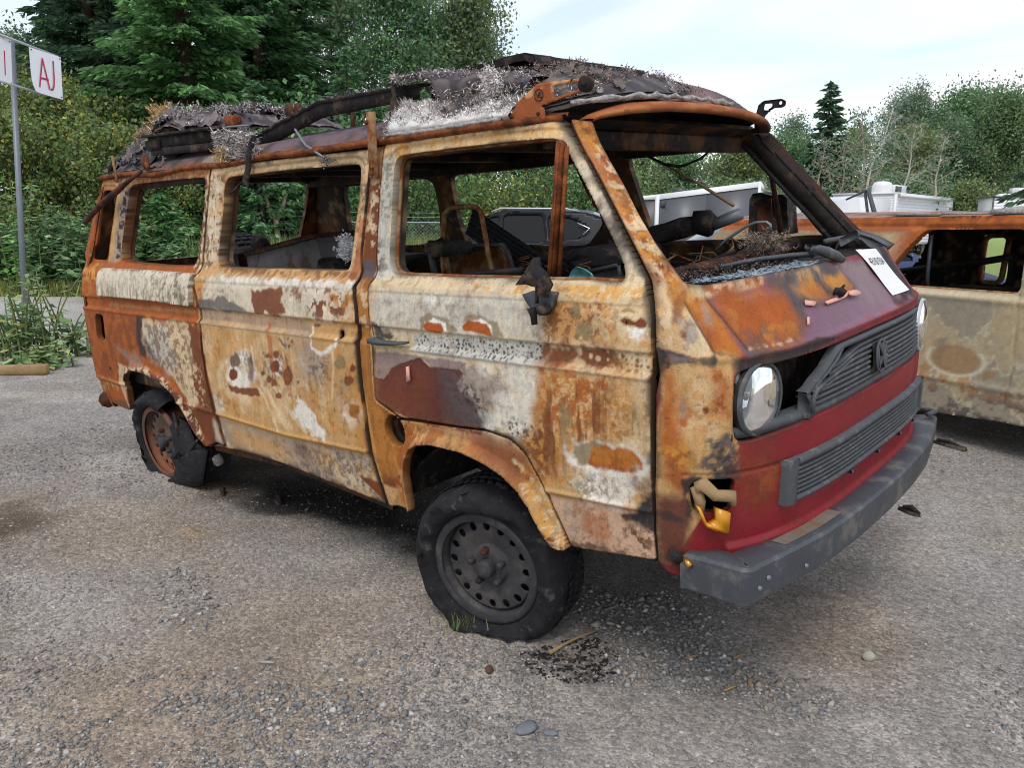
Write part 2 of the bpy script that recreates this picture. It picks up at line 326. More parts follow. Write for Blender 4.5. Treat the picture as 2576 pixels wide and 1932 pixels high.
def ground_material():
    m, N, L, b = new_mat('gravel_ground'); at = N.new('ShaderNodeAttribute'); at.attribute_name = 'Col'; tc = N.new('ShaderNodeTexCoord')
    def vor(scale, lo, hi, src, rnd=1.0):
        v = N.new('ShaderNodeTexVoronoi'); v.inputs['Scale'].default_value = scale; v.inputs['Randomness'].default_value = rnd; L.new(tc.outputs['Object'], v.inputs['Vector'])
        r = N.new('ShaderNodeSeparateColor'); L.new(v.outputs['Color'], r.inputs[0])
        q = N.new('ShaderNodeMapRange'); q.inputs[3].default_value = lo; q.inputs[4].default_value = hi; L.new(r.outputs[0], q.inputs[0])
        x = N.new('ShaderNodeMix'); x.data_type = 'RGBA'; x.blend_type = 'MULTIPLY'; x.inputs[0].default_value = 1; L.new(src, x.inputs[6]); L.new(q.outputs[0], x.inputs[7])
        return x.outputs[2], v
    c1, v1 = vor(80, .66, 1.28, at.outputs['Color']); c2, v2 = vor(210, .72, 1.26, c1)
    # scattered white chips
    v3 = N.new('ShaderNodeTexVoronoi'); v3.inputs['Scale'].default_value = 60; L.new(tc.outputs['Object'], v3.inputs['Vector'])
    s3 = N.new('ShaderNodeSeparateColor'); L.new(v3.outputs['Color'], s3.inputs[0])
    g3 = N.new('ShaderNodeMath'); g3.operation = 'GREATER_THAN'; g3.inputs[1].default_value = .955; L.new(s3.outputs[1], g3.inputs[0])
    l3 = N.new('ShaderNodeMath'); l3.operation = 'LESS_THAN'; l3.inputs[1].default_value = .38; L.new(v3.outputs['Distance'], l3.inputs[0])
    k3 = N.new('ShaderNodeMath'); k3.operation = 'MULTIPLY'; L.new(g3.outputs[0], k3.inputs[0]); L.new(l3.outputs[0], k3.inputs[1])
    w3 = N.new('ShaderNodeMix'); w3.data_type = 'RGBA'; L.new(k3.outputs[0], w3.inputs[0]); L.new(c2, w3.inputs[6]); w3.inputs[7].default_value = (*lin((188, 186, 182)), 1)
    L.new(w3.outputs[2], b.inputs['Base Color']); b.inputs['Roughness'].default_value = .92; b.inputs['Specular IOR Level'].default_value = .15
    h = N.new('ShaderNodeMath'); h.operation = 'MULTIPLY'; h.inputs[1].default_value = -1; L.new(v1.outputs['Distance'], h.inputs[0])
    h2 = N.new('ShaderNodeMath'); h2.operation = 'MULTIPLY_ADD'; h2.inputs[1].default_value = -.5; L.new(v2.outputs['Distance'], h2.inputs[0]); L.new(h.outputs[0], h2.inputs[2])
    bp = N.new('ShaderNodeBump'); bp.inputs['Strength'].default_value = .75; bp.inputs['Distance'].default_value = .006; L.new(h2.outputs[0], bp.inputs['Height']); L.new(bp.outputs[0], b.inputs['Normal'])
    return m
M['ground'] = ground_material()
tag(meshobj('gravel_ground', np.stack([fX, fY, gz], 1), gf, M['ground'], col=gc, smooth=True), 'grey gravel yard with brown dirt patches, oil stains and shade painted in under the van', kind='structure')
def ground_z(x, y):
    x = np.asarray(x, float); y = np.asarray(y, float)
    return np.exp(-((x+1)**2+y**2)/160)*(.035*(fbm(x*.8, y*.8, 41, 3)-.5)+.018*(fbm(x*5, y*5, 43, 3)-.5))
# loose stones: far too many to count
def scatter_stones(name, pts, sizes, seed, label):
    r = np.random.default_rng(seed); n = len(pts)
    base = np.array([[1, 0, 0], [-1, 0, 0], [0, 1, 0], [0, -1, 0], [0, 0, 1], [0, 0, -1], [.7, .7, .35], [-.7, .65, .4], [-.6, -.7, .35], [.7, -.6, .45]], float)
    base = base[[0, 2, 1, 3, 4, 5]]; F0 = np.array([(0, 1, 4), (1, 2, 4), (2, 3, 4), (3, 0, 4), (1, 0, 5), (2, 1, 5), (3, 2, 5), (0, 3, 5)])
    V = base[None]*sizes[:, None, None]*r.uniform(.55, 1.2, (n, 6, 3)); V[:, :, 2] *= .65
    V += r.normal(0, .18, (n, 6, 3))*sizes[:, None, None]
    a = r.uniform(0, 6.28, n); c, s = np.cos(a)[:, None], np.sin(a)[:, None]
    x = V[:, :, 0]*c-V[:, :, 1]*s; y = V[:, :, 0]*s+V[:, :, 1]*c; V[:, :, 0], V[:, :, 1] = x, y
    V[:, :, :2] += pts[:, None]; V[:, :, 2] += (ground_z(pts[:, 0], pts[:, 1])+sizes*.22)[:, None]
    F = (F0[None]+(np.arange(n)*6)[:, None, None]).reshape(-1, 3)
    pal = lin(np.array([(146, 143, 140), (128, 127, 127), (166, 162, 157), (116, 115, 117), (140, 131, 120), (186, 183, 178), (122, 126, 131), (152, 143, 131)]))
    k = r.choice(len(pal), n, p=[.22, .2, .15, .14, .12, .05, .07, .05]); col = np.repeat(pal[k]*r.uniform(.8, 1.15, (n, 1)), 6, 0)
    tag(meshobj(name, V.reshape(-1, 3), F, M['stone'], col=col), label, kind='stuff')
M['stone'] = attr_mat('stone', fine=120, fvar=.15, pits=False, bump=.3, bscale=200, rough=.88)
CAMXY = np.array([1.748, -2.651]); FW = np.array([-0.667, 0.745]); RT = np.array([FW[1], -FW[0]])
r = np.random.default_rng(11); nst = 95000
dd = 1.0*np.exp(r.uniform(0, math.log(9.0), nst)); lat = r.uniform(-.78, .78, nst)*dd
sp = CAMXY+dd[:, None]*FW+lat[:, None]*RT
coarse = fbm(sp[:, 0]*1.1, sp[:, 1]*1.1, 77, 4)
keep = r.random(nst) < .42+.58*sstep(.42, .62, coarse); sp = sp[keep]; coarse = coarse[keep]
sz = np.exp(r.normal(math.log(.0036), .34, len(sp)))*(.8+.75*sstep(.5, .68, coarse)); sz = np.clip(sz, .002, .017)
scatter_stones('loose_gravel', sp, sz, 5, 'loose grey gravel stones scattered over the yard')
cl = []
for poly, n in (([(-0.41, -1.8), (-0.38, -1.71), (-0.18, -1.54), (0.01, -1.31), (0.16, -1.34), (0.11, -1.46), (-0.09, -1.59), (-0.24, -1.75)], 900), ([(0.4, -0.72), (0.66, -0.41), (0.87, -0.41), (1.04, -0.43), (1.02, -0.56), (0.83, -0.62), (0.68, -0.7), (0.48, -0.83)], 900), ([(0.04, -0.35), (0.36, -0.15), (0.76, -0.32), (0.61, -0.59), (0.31, -0.6)], 900), ([(-1.34, -1.37), (-1.16, -1.26), (-0.75, -1.41), (-0.87, -1.53)], 300)):
    poly = np.array(poly); lo, hi = poly.min(0), poly.max(0); q = r.uniform(lo-.1, hi+.1, (n*4, 2)); sd, _ = polysd(q, poly); q = q[sd+.12*(r.random(len(q))-.5) > 0][:n]; cl.append(q)
cl = np.concatenate(cl); scatter_stones('coarse_gravel', cl, np.clip(np.exp(r.normal(math.log(.0072), .35, len(cl))), .004, .02), 6, 'drifts of coarser grey stones in front of the van')
# ================================================================== vegetation
def leaf_cloud(centers, dirs, L, Wd, col, rng, fold=.15):
    "diamond leaves: centers (n,3), direction (n,3), length, width arrays"
    n = len(centers); d = dirs/(np.linalg.norm(dirs, axis=1)[:, None]+1e-9)
    s = np.cross(d, rng.normal(0, 1, (n, 3))); s /= np.linalg.norm(s, axis=1)[:, None]+1e-9; nrm = np.cross(d, s)
    L = np.broadcast_to(L, n)[:, None]; Wd = np.broadcast_to(Wd, n)[:, None]
    V = np.stack([centers-d*L*.5, centers+s*Wd*.5+nrm*fold*Wd-d*L*.05, centers+d*L*.5, centers-s*Wd*.5+nrm*fold*Wd-d*L*.05], 1)
    F = (np.array([[0, 1, 2], [0, 2, 3]])[None]+(np.arange(n)*4)[:, None, None]).reshape(-1, 3)
    return V.reshape(-1, 3), F, np.repeat(col, 4, 0)
def tubes_np(segs):
    mb = MB()
    for pts, r in segs: mb.tube(pts, r, 5, cap=False)
    return mb
GAIN = 1.42
def tinted(cols, n, rng, sd=.16):
    c = lin(np.array(cols))*GAIN; k = rng.integers(0, len(c), n); return c[k]*np.exp(rng.normal(0, sd, (n, 1)))
def conifer(loc, h, r, cols, seed, nb=240, nt=80, name='fir_tree', label='', group=None, twl=.30, droop=.35, bare=.0, trunkcol=(74, 62, 52), sparse=1.0, power=.85, lo=0.0):
    g = np.random.default_rng(seed); root = thing(name, label, 'tree', loc, 0, group)
    mb = MB(); mb.tube([(0, 0, -.1), (0.02*h*.1, 0, h*.5), (0, 0, h)], [h*.014+.05, h*.009+.03, .01], 8)
    C = []; Dv = []; segs = []; tint = []
    for i in range(nb):
        t = lo+(1-lo)*(i+g.random())/nb; t = t**1.15; z = h*(bare+(1-bare)*t); az = g.uniform(0, 6.283)
        Lb = (r*(1-t)**power+.12)*g.uniform(.62, 1.12); dr = droop*g.uniform(.5, 1.3)*(1-t*.9)-.25*t
        s = np.linspace(0, 1, 6); px_ = Lb*s; pz = z-dr*Lb*s+.28*dr*Lb*s**2.6
        P = np.stack([px_*math.cos(az), px_*math.sin(az), pz], 1)
        if t < .8 and i % 3 == 0: segs.append((P[[0, 2, 4]], [.018+.012*(1-t)*h/8, .012, .006]))
        m = max(6, int(nt*sparse*(Lb/(r+.12))**.9)); u = g.uniform(.12, 1.0, m)**.8; c = np.stack([np.interp(u, s, P[:, k]) for k in range(3)], 1)
        side = g.choice([-1, 1], m); lat = np.stack([-math.sin(az)*side, math.cos(az)*side, np.zeros(m)], 1); outv = np.array([math.cos(az), math.sin(az), -dr*.5])
        wdt = Lb*.34*(1-u*.75)*g.random(m)
        c = c+lat*wdt[:, None]; c[:, 2] -= wdt*.25+g.random(m)**2*.16*min(1, Lb)
        d = outv[None]*g.uniform(.5, 1.1, (m, 1))+lat*.7*g.uniform(.3, 1, (m, 1)); d[:, 2] -= g.uniform(.0, .55, m)
        C.append(c); Dv.append(d); tint.append(np.full(m, .80+.42*g.random()))
    C = np.concatenate(C); Dv = np.concatenate(Dv); tint = np.concatenate(tint); n = len(C)
    col = tinted(cols, n, g, .17)*tint[:, None]; ln = twl*g.uniform(.6, 1.25, n)
    V, F, cc = leaf_cloud(C, Dv, ln, ln*g.uniform(.2, .38, n), col, g, .2)
    meshobj('crown', V, F, M['foliage'], root, col=cc)
    for P, rr in segs: mb.tube(P, rr, 4, cap=False)
    b = mb.obj('trunk', M['bark'], root); Vn = len(b.data.vertices)
    a = b.data.color_attributes.new('Col', 'FLOAT_COLOR', 'POINT'); a.data.foreach_set('color', np.tile(np.append(lin(trunkcol), .9), Vn).astype(np.float32))
    return root
def broadleaf(loc, h, r, cols, seed, nleaf=12000, leaf=.12, name='broadleaf_tree', label='', group=None, trunkcol=(96, 88, 78), base=.25, nl=26, shape=1.0, gaps=.5, bareness=0., cat='tree', lean=(0, 0), stems=1, clump=.16, top=.75):
    g = np.random.default_rng(seed); root = thing(name, label, cat, loc, 0, group); mb = MB(); ends = []
    for sidx in range(stems):
        off = np.array([g.normal(0, .25*r*(stems > 1)), g.normal(0, .25*r*(stems > 1)), 0])
        T = np.array([[0, 0, -.1], [lean[0]*.5+g.normal(0, .02*h), lean[1]*.5+g.normal(0, .02*h), h*.5], [lean[0]+g.normal(0, .03*h), lean[1]+g.normal(0, .03*h), h*.96]])+off
        s = np.linspace(0, 1, 9); P = np.stack([np.interp(s, [0, .5, 1], T[:, k]) for k in range(3)], 1); P[1:-1, :2] += g.normal(0, .012*h, (7, 2))
        tr = .010*h+.03; mb.tube(P, tr*(1-s*.88)/math.sqrt(stems), 7)
        for i in range(nl//stems):
            t = base+(1-base)*(i+g.random())/(nl/stems); p0 = np.array([np.interp(t, s, P[:, k]) for k in range(3)])
            prof = math.sin(math.pi*min(1, ((t-base)/(1-base))*.86+.13))**.7
            az = g.uniform(0, 6.283); Lb = r*prof*g.uniform(.45, 1.1)*shape; up = g.uniform(.35, 1.0)
            p2 = p0+np.array([math.cos(az)*Lb, math.sin(az)*Lb, Lb*up*.8]); p1 = (p0+p2)/2+np.array([0, 0, -.06*Lb])+g.normal(0, .04*Lb, 3)
            mb.tube([p0, p1, p2], [tr*.34*(1-t*.7), tr*.2*(1-t*.7), .006], 5, cap=False)
            for q in np.linspace(.35, 1, 4):
                c = p0*(1-q)+p2*q; ends.append(c)
                for _ in range(2):
                    e = c+g.normal(0, .16*r, 3)*np.array([1, 1, .8]); ends.append(e); mb.tube([c, (c+e)/2+g.normal(0, .02*r, 3), e], [.012, .008, .004], 4, cap=False)
    ends = np.array(ends)
    n = int(nleaf*(1-bareness))
    if n > 0:
        w = np.exp(g.normal(0, gaps, len(ends))); w /= w.sum(); k = g.choice(len(ends), n, p=w)
        C = ends[k]+g.normal(0, clump*r, (n, 3))*np.array([1, 1, top]); C[:, 2] = np.maximum(C[:, 2], .05)
        Dv = g.normal(0, 1, (n, 3)); Dv[:, 2] -= .5
        tint = np.exp(g.normal(0, .14, len(ends)))[k]
        ln = leaf*g.uniform(.6, 1.3, n); V, F, cc = leaf_cloud(C, Dv, ln, ln*g.uniform(.5, .75, n), tinted(cols, n, g, .15)*tint[:, None], g, .12)
        meshobj('crown', V, F, M['foliage'], root, col=cc)
    b = mb.obj('trunk', M['bark'], root); Vn = len(b.data.vertices)
    a = b.data.color_attributes.new('Col', 'FLOAT_COLOR', 'POINT'); a.data.foreach_set('color', np.tile(np.append(lin(trunkcol), .9), Vn).astype(np.float32))
    return root
DK = [(58, 82, 60), (68, 96, 68), (50, 72, 56), (82, 112, 78)]; MD = [(74, 110, 66), (94, 132, 80), (66, 96, 62), (108, 146, 92)]
BL = [(92, 122, 98), (108, 140, 112), (78, 108, 86), (122, 152, 122)]; YG = [(104, 124, 74), (90, 112, 66), (118, 136, 84), (82, 102, 60), (106, 124, 70), (92, 114, 68), (172, 160, 76)]
GR = [(100, 122, 98), (120, 142, 116), (86, 106, 86)]; OL = [(112, 126, 82), (96, 112, 74), (130, 142, 94)]
def at(p): return (p[0], p[1], 0.0)
g1 = 'tall conifers behind the van'
conifer(at((-25.232, 7.877, 8.014)), 15, 3.6, DK, 1, 420, 190, label='dark tall fir with a broad crown behind the sign boards', group=g1, twl=.34, droop=.45)
conifer(at((-18.413, 7.482, 6.786)), 14, 3.1, MD, 2, 460, 210, label='bright green fir with drooping boughs rising above the rear of the van roof', group=g1, twl=.30, droop=.5, lo=.02)
conifer(at((-21.908, 7.964, 7.471)), 15, 3.0, DK, 3, 360, 170, label='dark fir half hidden behind the bright green fir', group=g1, twl=.32, droop=.45)
conifer(at((-21.396, 11.319, 8.043)), 14.5, 3.2, DK+MD, 4, 420, 180, label='dark green fir with open gaps to the right of the bright fir', group=g1, twl=.32, droop=.55)
conifer(at((-24.107, 11.781, 8.591)), 16, 3.2, DK, 5, 340, 160, label='tall dark fir filling the gap behind the two front firs', group=g1, twl=.34, droop=.45)
conifer(at((-28.909, 8.919, 8.84)), 13, 3.0, DK, 6, 340, 160, label='dark fir at the far left behind the yellow bushes', group=g1, twl=.34, droop=.45)
conifer(at((-29.926, 10.902, 9.4)), 17, 3.4, DK, 7, 320, 150, label='dark fir farthest back above the yellow bushes', group=g1, twl=.36, droop=.45)
conifer(at((-23.324, 13.931, 8.881)), 15.5, 3.0, DK+MD, 8, 320, 150, label='dark fir standing next to the poplars', group=g1, twl=.34, droop=.5)
g2 = 'young light green conifers'
for x, y, D, r_, sd, lb in ((870, 118, 24, 1.9, 11, 'pale feathery young conifer left of the raised roof panel'), (985, 150, 25, 1.8, 12, 'pale young conifer with thin leader behind the raised roof panel'), (640, 205, 18.5, 1.3, 13, 'small pale spruce tip just above the rusty roof roller'), (770, 190, 22, 1.8, 14, 'bushy pale conifer above the long roof beam'), (1080, 200, 26, 1.7, 15, 'low pale conifer behind the fibre roof heap')):
    p = PT(x, y, D); conifer(at(p), p[2], r_, MD+BL, sd, 150, 70, label=lb, group=g2, twl=.26, droop=.15, power=.7)
p = PT(405, 490, 17.0); conifer(at(p), p[2], .95, MD, 16, 120, 60, label='young bushy spruce seen through the rear side window', group=g2, twl=.2, droop=.1, power=.7)
p = PT(470, 560, 18.0); conifer(at(p), p[2], .9, MD, 18, 90, 50, label='second low spruce seen at the right of the rear side window', group=g2, twl=.2, droop=.1, power=.7)
p = PT(700, 520, 20.0); conifer(at(p), 3.2, 1.6, MD, 17, 140, 60, label='spreading fir bough seen through the sliding door window', group=g2, twl=.24, droop=.25, power=.6)
g3 = 'tall broadleaf trees behind the van'
p = PT(1010, -60, 31); broadleaf(at(p), p[2], 2.7, GR+MD, 21, 21000, .16, label='tall narrow poplar with small grey green leaves reaching the top of the picture', group=g3, nl=40, shape=.9)
p = PT(1190, -30, 32); broadleaf(at(p), p[2], 2.3, OL+GR, 22, 22000, .15, label='tall loose poplar standing rightmost against the sky', group=g3, nl=44, shape=.95)
p = PT(860, -120, 33); broadleaf(at(p), p[2], 2.8, GR+OL, 23, 20000, .17, label='tall open poplar between the firs and the other poplars', group=g3, nl=40)
p = PT(60, 90, 27); broadleaf(at(p), p[2], 2.0, GR, 24, 9000, .13, label='thin grey leaved tree behind the sign boards', group=g3, nl=30, gaps=.8)
p = PT(1120, 60, 34); broadleaf(at(p), p[2], 2.4, MD, 25, 17000, .16, label='mid green poplar between the two tallest poplars', group=g3, nl=36)
GAIN = 1.4
g4 = 'yellow green bushes at the left'
for x, y, D, r_, sd, lb in ((20, 300, 18.2, 1.5, 31, 'yellow green bush at the left edge behind the sign pole'), (115, 190, 19.5, 1.6, 32, 'tall yellow green bush right behind the hanging sign board'), (225, 245, 18.6, 1.5, 33, 'yellowing bush with gold leaves left of the van roof'), (320, 345, 18.0, 1.4, 34, 'lower yellow green bush beside the rear of the van roof'), (-90, 240, 19, 1.7, 35, 'yellow green bush partly outside the left edge')):
    p = PT(x, y, D); broadleaf(at(p), p[2], r_, YG+OL, sd, 11000, .105, name='yellow_bush', label=lb, group=g4, nl=40, base=.04, cat='bush', stems=4, clump=.12, gaps=.75)
for x, y, D, sd, lb in ((1220, 490, 25, 36, 'yellowing bush seen through the front door window'), (1390, 455, 26, 37, 'dull green bush seen beside the rusty window bar'), (1030, 450, 23, 38, 'dark green bush seen at the rear of the front door window'), (1480, 440, 27, 39, 'olive bush seen at the front of the door window')):
    p = PT(x, y, D); broadleaf(at(p), p[2], 2.0, (YG if sd in (36,) else MD+OL), sd, 9000, .12, name='green_bush', label=lb, group='bushes behind the black car', nl=36, base=.03, cat='bush', stems=4, clump=.2)
for x, y, D, sd, lb in ((1180, 370, 29, 41, 'green tree behind the yellowing bush in the front door window'), (1330, 330, 30, 42, 'green tree behind the rusty window bar'), (1450, 330, 31, 43, 'green tree behind the burnt windscreen pillar'), (830, 420, 21, 44, 'dark green tree behind the burnt rear pillar'), (560, 420, 21, 45, 'dark green tree behind the sliding door window')):
    p = PT(x, y, D); broadleaf(at(p), p[2]+.5, 2.4, MD, sd, 11000, .14, name='green_tree', label=lb, group='trees seen through the van', nl=36, base=.05, cat='tree')
# pale forked trunk seen through the sliding door window
p = PT(690, 470, 19.0); fk = MB(); fk.tube([(0, 0, 0), (.02, 0, 1.0), (0, 0, 1.45)], [.09, .075, .07]); fk.tube([(0, 0, 1.42), (-.12, -.12, 1.8), (-.26, -.24, 2.5), (-.3, -.3, 4.2)], [.06, .05, .045, .03]); fk.tube([(0, 0, 1.42), (.13, .12, 1.75), (.24, .22, 2.3), (.5, .4, 4.2)], [.06, .05, .045, .03])
o = fk.obj('forked_tree', M['bark'], smooth=True); o.location = at(p); tag(o, 'pale forked bare trunk seen through the sliding door window', 'tree'); a = o.data.color_attributes.new('Col', 'FLOAT_COLOR', 'POINT'); a.data.foreach_set('color', np.tile(np.append(lin((176, 162, 140)), .9), len(o.data.vertices)).astype(np.float32))
GAIN = 1.42
# far tree line on the right
g5 = 'far tree line on the right'
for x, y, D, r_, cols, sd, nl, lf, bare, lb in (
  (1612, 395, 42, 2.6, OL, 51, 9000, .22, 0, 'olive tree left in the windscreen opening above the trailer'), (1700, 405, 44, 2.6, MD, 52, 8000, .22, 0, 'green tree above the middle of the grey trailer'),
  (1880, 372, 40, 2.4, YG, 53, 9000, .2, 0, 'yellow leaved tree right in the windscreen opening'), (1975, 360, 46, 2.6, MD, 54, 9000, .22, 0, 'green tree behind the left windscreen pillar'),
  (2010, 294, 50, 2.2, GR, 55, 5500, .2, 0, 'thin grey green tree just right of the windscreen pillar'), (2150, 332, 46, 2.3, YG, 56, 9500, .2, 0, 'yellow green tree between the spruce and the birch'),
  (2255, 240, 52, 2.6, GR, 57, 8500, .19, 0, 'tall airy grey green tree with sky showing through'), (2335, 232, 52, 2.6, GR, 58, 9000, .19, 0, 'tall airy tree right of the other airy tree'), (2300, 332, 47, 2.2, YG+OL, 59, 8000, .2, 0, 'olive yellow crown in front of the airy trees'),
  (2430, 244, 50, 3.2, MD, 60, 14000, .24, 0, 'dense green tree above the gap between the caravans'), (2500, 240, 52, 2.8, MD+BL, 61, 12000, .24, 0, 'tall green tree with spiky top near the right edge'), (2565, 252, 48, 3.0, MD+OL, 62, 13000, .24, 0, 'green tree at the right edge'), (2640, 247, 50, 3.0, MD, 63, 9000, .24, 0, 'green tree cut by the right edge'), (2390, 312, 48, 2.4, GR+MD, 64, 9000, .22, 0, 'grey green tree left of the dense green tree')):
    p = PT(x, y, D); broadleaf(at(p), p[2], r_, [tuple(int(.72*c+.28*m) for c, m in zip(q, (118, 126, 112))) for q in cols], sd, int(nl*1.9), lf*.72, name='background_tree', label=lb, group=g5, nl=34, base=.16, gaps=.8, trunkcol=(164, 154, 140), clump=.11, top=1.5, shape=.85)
for i, (x, y, D, sd, lb) in enumerate(((1640, 440, 38, 71, 'low olive bush above the left of the grey trailer'), (1740, 450, 39, 72, 'low bush above the middle of the grey trailer'), (1850, 430, 38, 73, 'low yellow bush above the right end of the trailer'), (1945, 430, 38, 74, 'low bush between the trailer and the pillar'), (2040, 440, 40, 75, 'low green bush behind the dark windscreen pillar'), (2120, 425, 42, 76, 'low green bush below the spruce'), (2200, 420, 42, 77, 'low olive bush behind the white caravan vent'), (2290, 410, 43, 78, 'low bush behind the caravan air conditioner'), (2370, 430, 42, 79, 'low bush at the right end of the left caravan'), (2450, 420, 41, 80, 'low dark bush in the gap between the caravans'), (2530, 420, 42, 81, 'low bush behind the right caravan'), (2610, 420, 42, 82, 'low bush cut by the right edge'))):
    p = PT(x, y, D); broadleaf(at(p), p[2]*(.60+.32*((i*7) % 5)/5), 1.5, OL if i % 3 == 0 else ((MD+GR) if i % 3 == 1 else (OL+MD)), sd, 9000, .15, name='background_bush', label=lb, group='bushes under the far tree line', nl=30, base=.02, cat='bush', stems=4, clump=.22)
p = PT(2092, 206, 40); conifer(at(p), p[2], 2.1, DK+BL[:1], 65, 230, 80, name='spruce_tree', label='dark pointed spruce standing tallest above the caravans', group=g5, twl=.4, droop=.25, bare=.12, power=.75)
p = PT(1735, 345, 46); conifer(at(p), p[2], 2.0, DK, 66, 150, 50, name='spruce_tree', label='dark spruce seen through the windscreen opening', group=g5, twl=.4, droop=.3)
p = PT(2735, 60, 26); conifer(at(p), p[2]+2, 1.7, DK, 67, 120, 70, name='spruce_tree', label='dark drooping conifer bough entering at the right edge', group=g5, twl=.36, droop=.6, bare=.3)
g6 = 'bare pale trunks in the tree line'
for x, y, D, sd, le, tc_, lb in ((2180, 262, 37, 91, (.9, .6), (196, 190, 178), 'leaning white birch trunk with bare twigs'), (2088, 340, 36, 92, (-.2, 0), (176, 164, 148), 'dead grey trunk in front of the spruce'), (2105, 350, 36, 93, (.3, .2), (170, 158, 142), 'second dead trunk close beside the first in front of the spruce'), (2295, 300, 38, 94, (.2, 0), (186, 178, 164), 'thin pale trunk behind the caravan air conditioner'), (1792, 410, 40, 95, (0, 0), (150, 140, 130), 'thin bare trunk in the bright gap of the windscreen opening'), (1822, 420, 40, 96, (.1, 0), (150, 140, 130), 'second thin bare trunk in the bright gap of the windscreen opening'), (2205, 265, 38, 97, (-.3, 0), (160, 150, 140), 'bare grey tree with fine twigs behind the birch'), (2350, 330, 38, 98, (.4, 0), (180, 170, 156), 'pale trunk under the airy trees'), (1900, 470, 30, 99, (.15, .05), (190, 182, 168), 'short broken pale trunk behind the charred mirror')):
    p = PT(x, y, D); broadleaf(at(p), p[2], 1.3, GR, sd, 600, .16, name='bare_tree', label=lb, group=g6, trunkcol=tc_, nl=22, base=.35, bareness=.3, lean=le)
GAIN = 1.5
# undergrowth at the left: big leaved hedge and weeds
def big_leaves(C, Dv, Ln, col, g, wr=.5):
    n = len(C); d = Dv/np.linalg.norm(Dv, axis=1)[:, None]; up = g.normal(0, .35, (n, 3))+np.array([0, 0, 1]); s = np.cross(d, up); s /= np.linalg.norm(s, axis=1)[:, None]; nn = np.cross(s, d)
    L = Ln[:, None]; w = L*wr*.5
    V = np.stack([C, C+d*L*.3+s*w-nn*w*.25, C+d*L*.62+s*w*.72-nn*w*.3-np.array([0, 0, 1])*L*.05, C+d*L-np.array([0, 0, 1])*L*.16, C+d*L*.62-s*w*.72-nn*w*.3-np.array([0, 0, 1])*L*.05, C+d*L*.3-s*w-nn*w*.25, C+d*L*.5], 1)
    F = np.array([[0, 1, 6], [1, 2, 6], [2, 3, 6], [3, 4, 6], [4, 5, 6], [5, 0, 6]])
    return V.reshape(-1, 3), (F[None]+(np.arange(n)*7)[:, None, None]).reshape(-1, 3), np.repeat(col, 7, 0)
def stem_plant(name, loc, h, r, nst, seed, label, cat, group=None, leaf=.13, cols=MD, per=26, spread=.5):
    g = np.random.default_rng(seed); root = thing(name, label, cat, loc, 0, group); mb = MB(); C = []; Dv = []; Ls = []
    for i in range(nst):
        b = g.normal(0, r*.45, 2); hh = h*g.uniform(.45, 1.05); ld = g.normal(0, spread*hh*.45, 2)
        s = np.linspace(0, 1, 7); P = np.stack([b[0]+ld[0]*s**1.6, b[1]+ld[1]*s**1.6, hh*s-.12*hh*s**3], 1); mb.tube(P, .009*(1-.7*s)+.002, 5, cap=False)
        for k in range(per):
            t = g.uniform(.12, 1); p = np.array([np.interp(t, s, P[:, j]) for j in range(3)]); az = g.uniform(0, 6.283)
            C.append(p); Dv.append((math.cos(az), math.sin(az), g.uniform(-.35, .4))); Ls.append(leaf*g.uniform(.55, 1.2)*(1.1-.4*t))
    C = np.array(C); Dv = np.array(Dv); Ls = np.array(Ls); V, F, cc = big_leaves(C, Dv, Ls, tinted(cols, len(C), g, .16), g)
    meshobj('leaves', V, F, M['foliage'], root, col=cc)
    b = mb.obj('stems', M['bark'], root); a = b.data.color_attributes.new('Col', 'FLOAT_COLOR', 'POINT'); a.data.foreach_set('color', np.tile(np.append(lin((106, 112, 74)), .8), len(b.data.vertices)).astype(np.float32))
    return root
HG = [(92, 122, 82), (112, 142, 98), (78, 106, 72), (132, 158, 112), (70, 94, 66)]
g7 = 'big leaved shrubs behind the van'
for x, D, h_, sd, lb in ((-60, 16.6, 2.5, 101, 'big leaved shrub at the left edge'), (25, 16.2, 2.0, 102, 'big leaved shrub behind the sign pole'), (110, 16.4, 1.8, 103, 'big leaved shrub just right of the sign pole'), (190, 16.0, 1.75, 104, 'big leaved shrub left of the van rear corner'), (275, 16.3, 1.8, 105, 'big leaved shrub seen at the left of the rear side window'), (350, 16.2, 1.5, 106, 'big leaved shrub seen through the rear side window')):
    p = PT(x, 600, D); stem_plant('big_leaved_shrub', at(p), h_, 1.15, 60, sd, lb, 'shrub', g7, leaf=.22, cols=HG, per=26)
p = PT(10, 360, 14.5); stem_plant('tall_knotweed', at(p), p[2]+.1, .22, 7, 107, 'tall bright leafy stems left of the sign pole', 'plant', None, leaf=.19, cols=[(120, 160, 96), (104, 146, 84)], per=26, spread=.2)
# grass strip and tall grass: nobody could count the blades
def grass(name, pts, h, seed, cols, label, w=.012):
    g = np.random.default_rng(seed); n = len(pts); hh = h*g.uniform(.4, 1.2, n); az = g.uniform(0, 6.283, n); ln = hh*g.uniform(.1, .7, n)
    b = np.stack([pts[:, 0], pts[:, 1], np.zeros(n)], 1); sx_ = np.stack([-np.sin(az), np.cos(az), np.zeros(n)], 1)*w; d = np.stack([np.cos(az)*ln, np.sin(az)*ln, hh], 1)
    V = np.stack([b-sx_, b+sx_, b+d*.6+sx_*.7-np.array([0, 0, 0.]), b+d], 1); F = (np.array([[0, 1, 2], [0, 2, 3]])[None]+(np.arange(n)*4)[:, None, None]).reshape(-1, 3)
    tag(meshobj(name, V.reshape(-1, 3), F, M['foliage'], col=np.repeat(tinted(cols, n, g, .2), 4, 0)), label, kind='stuff')
g_ = np.random.default_rng(3)
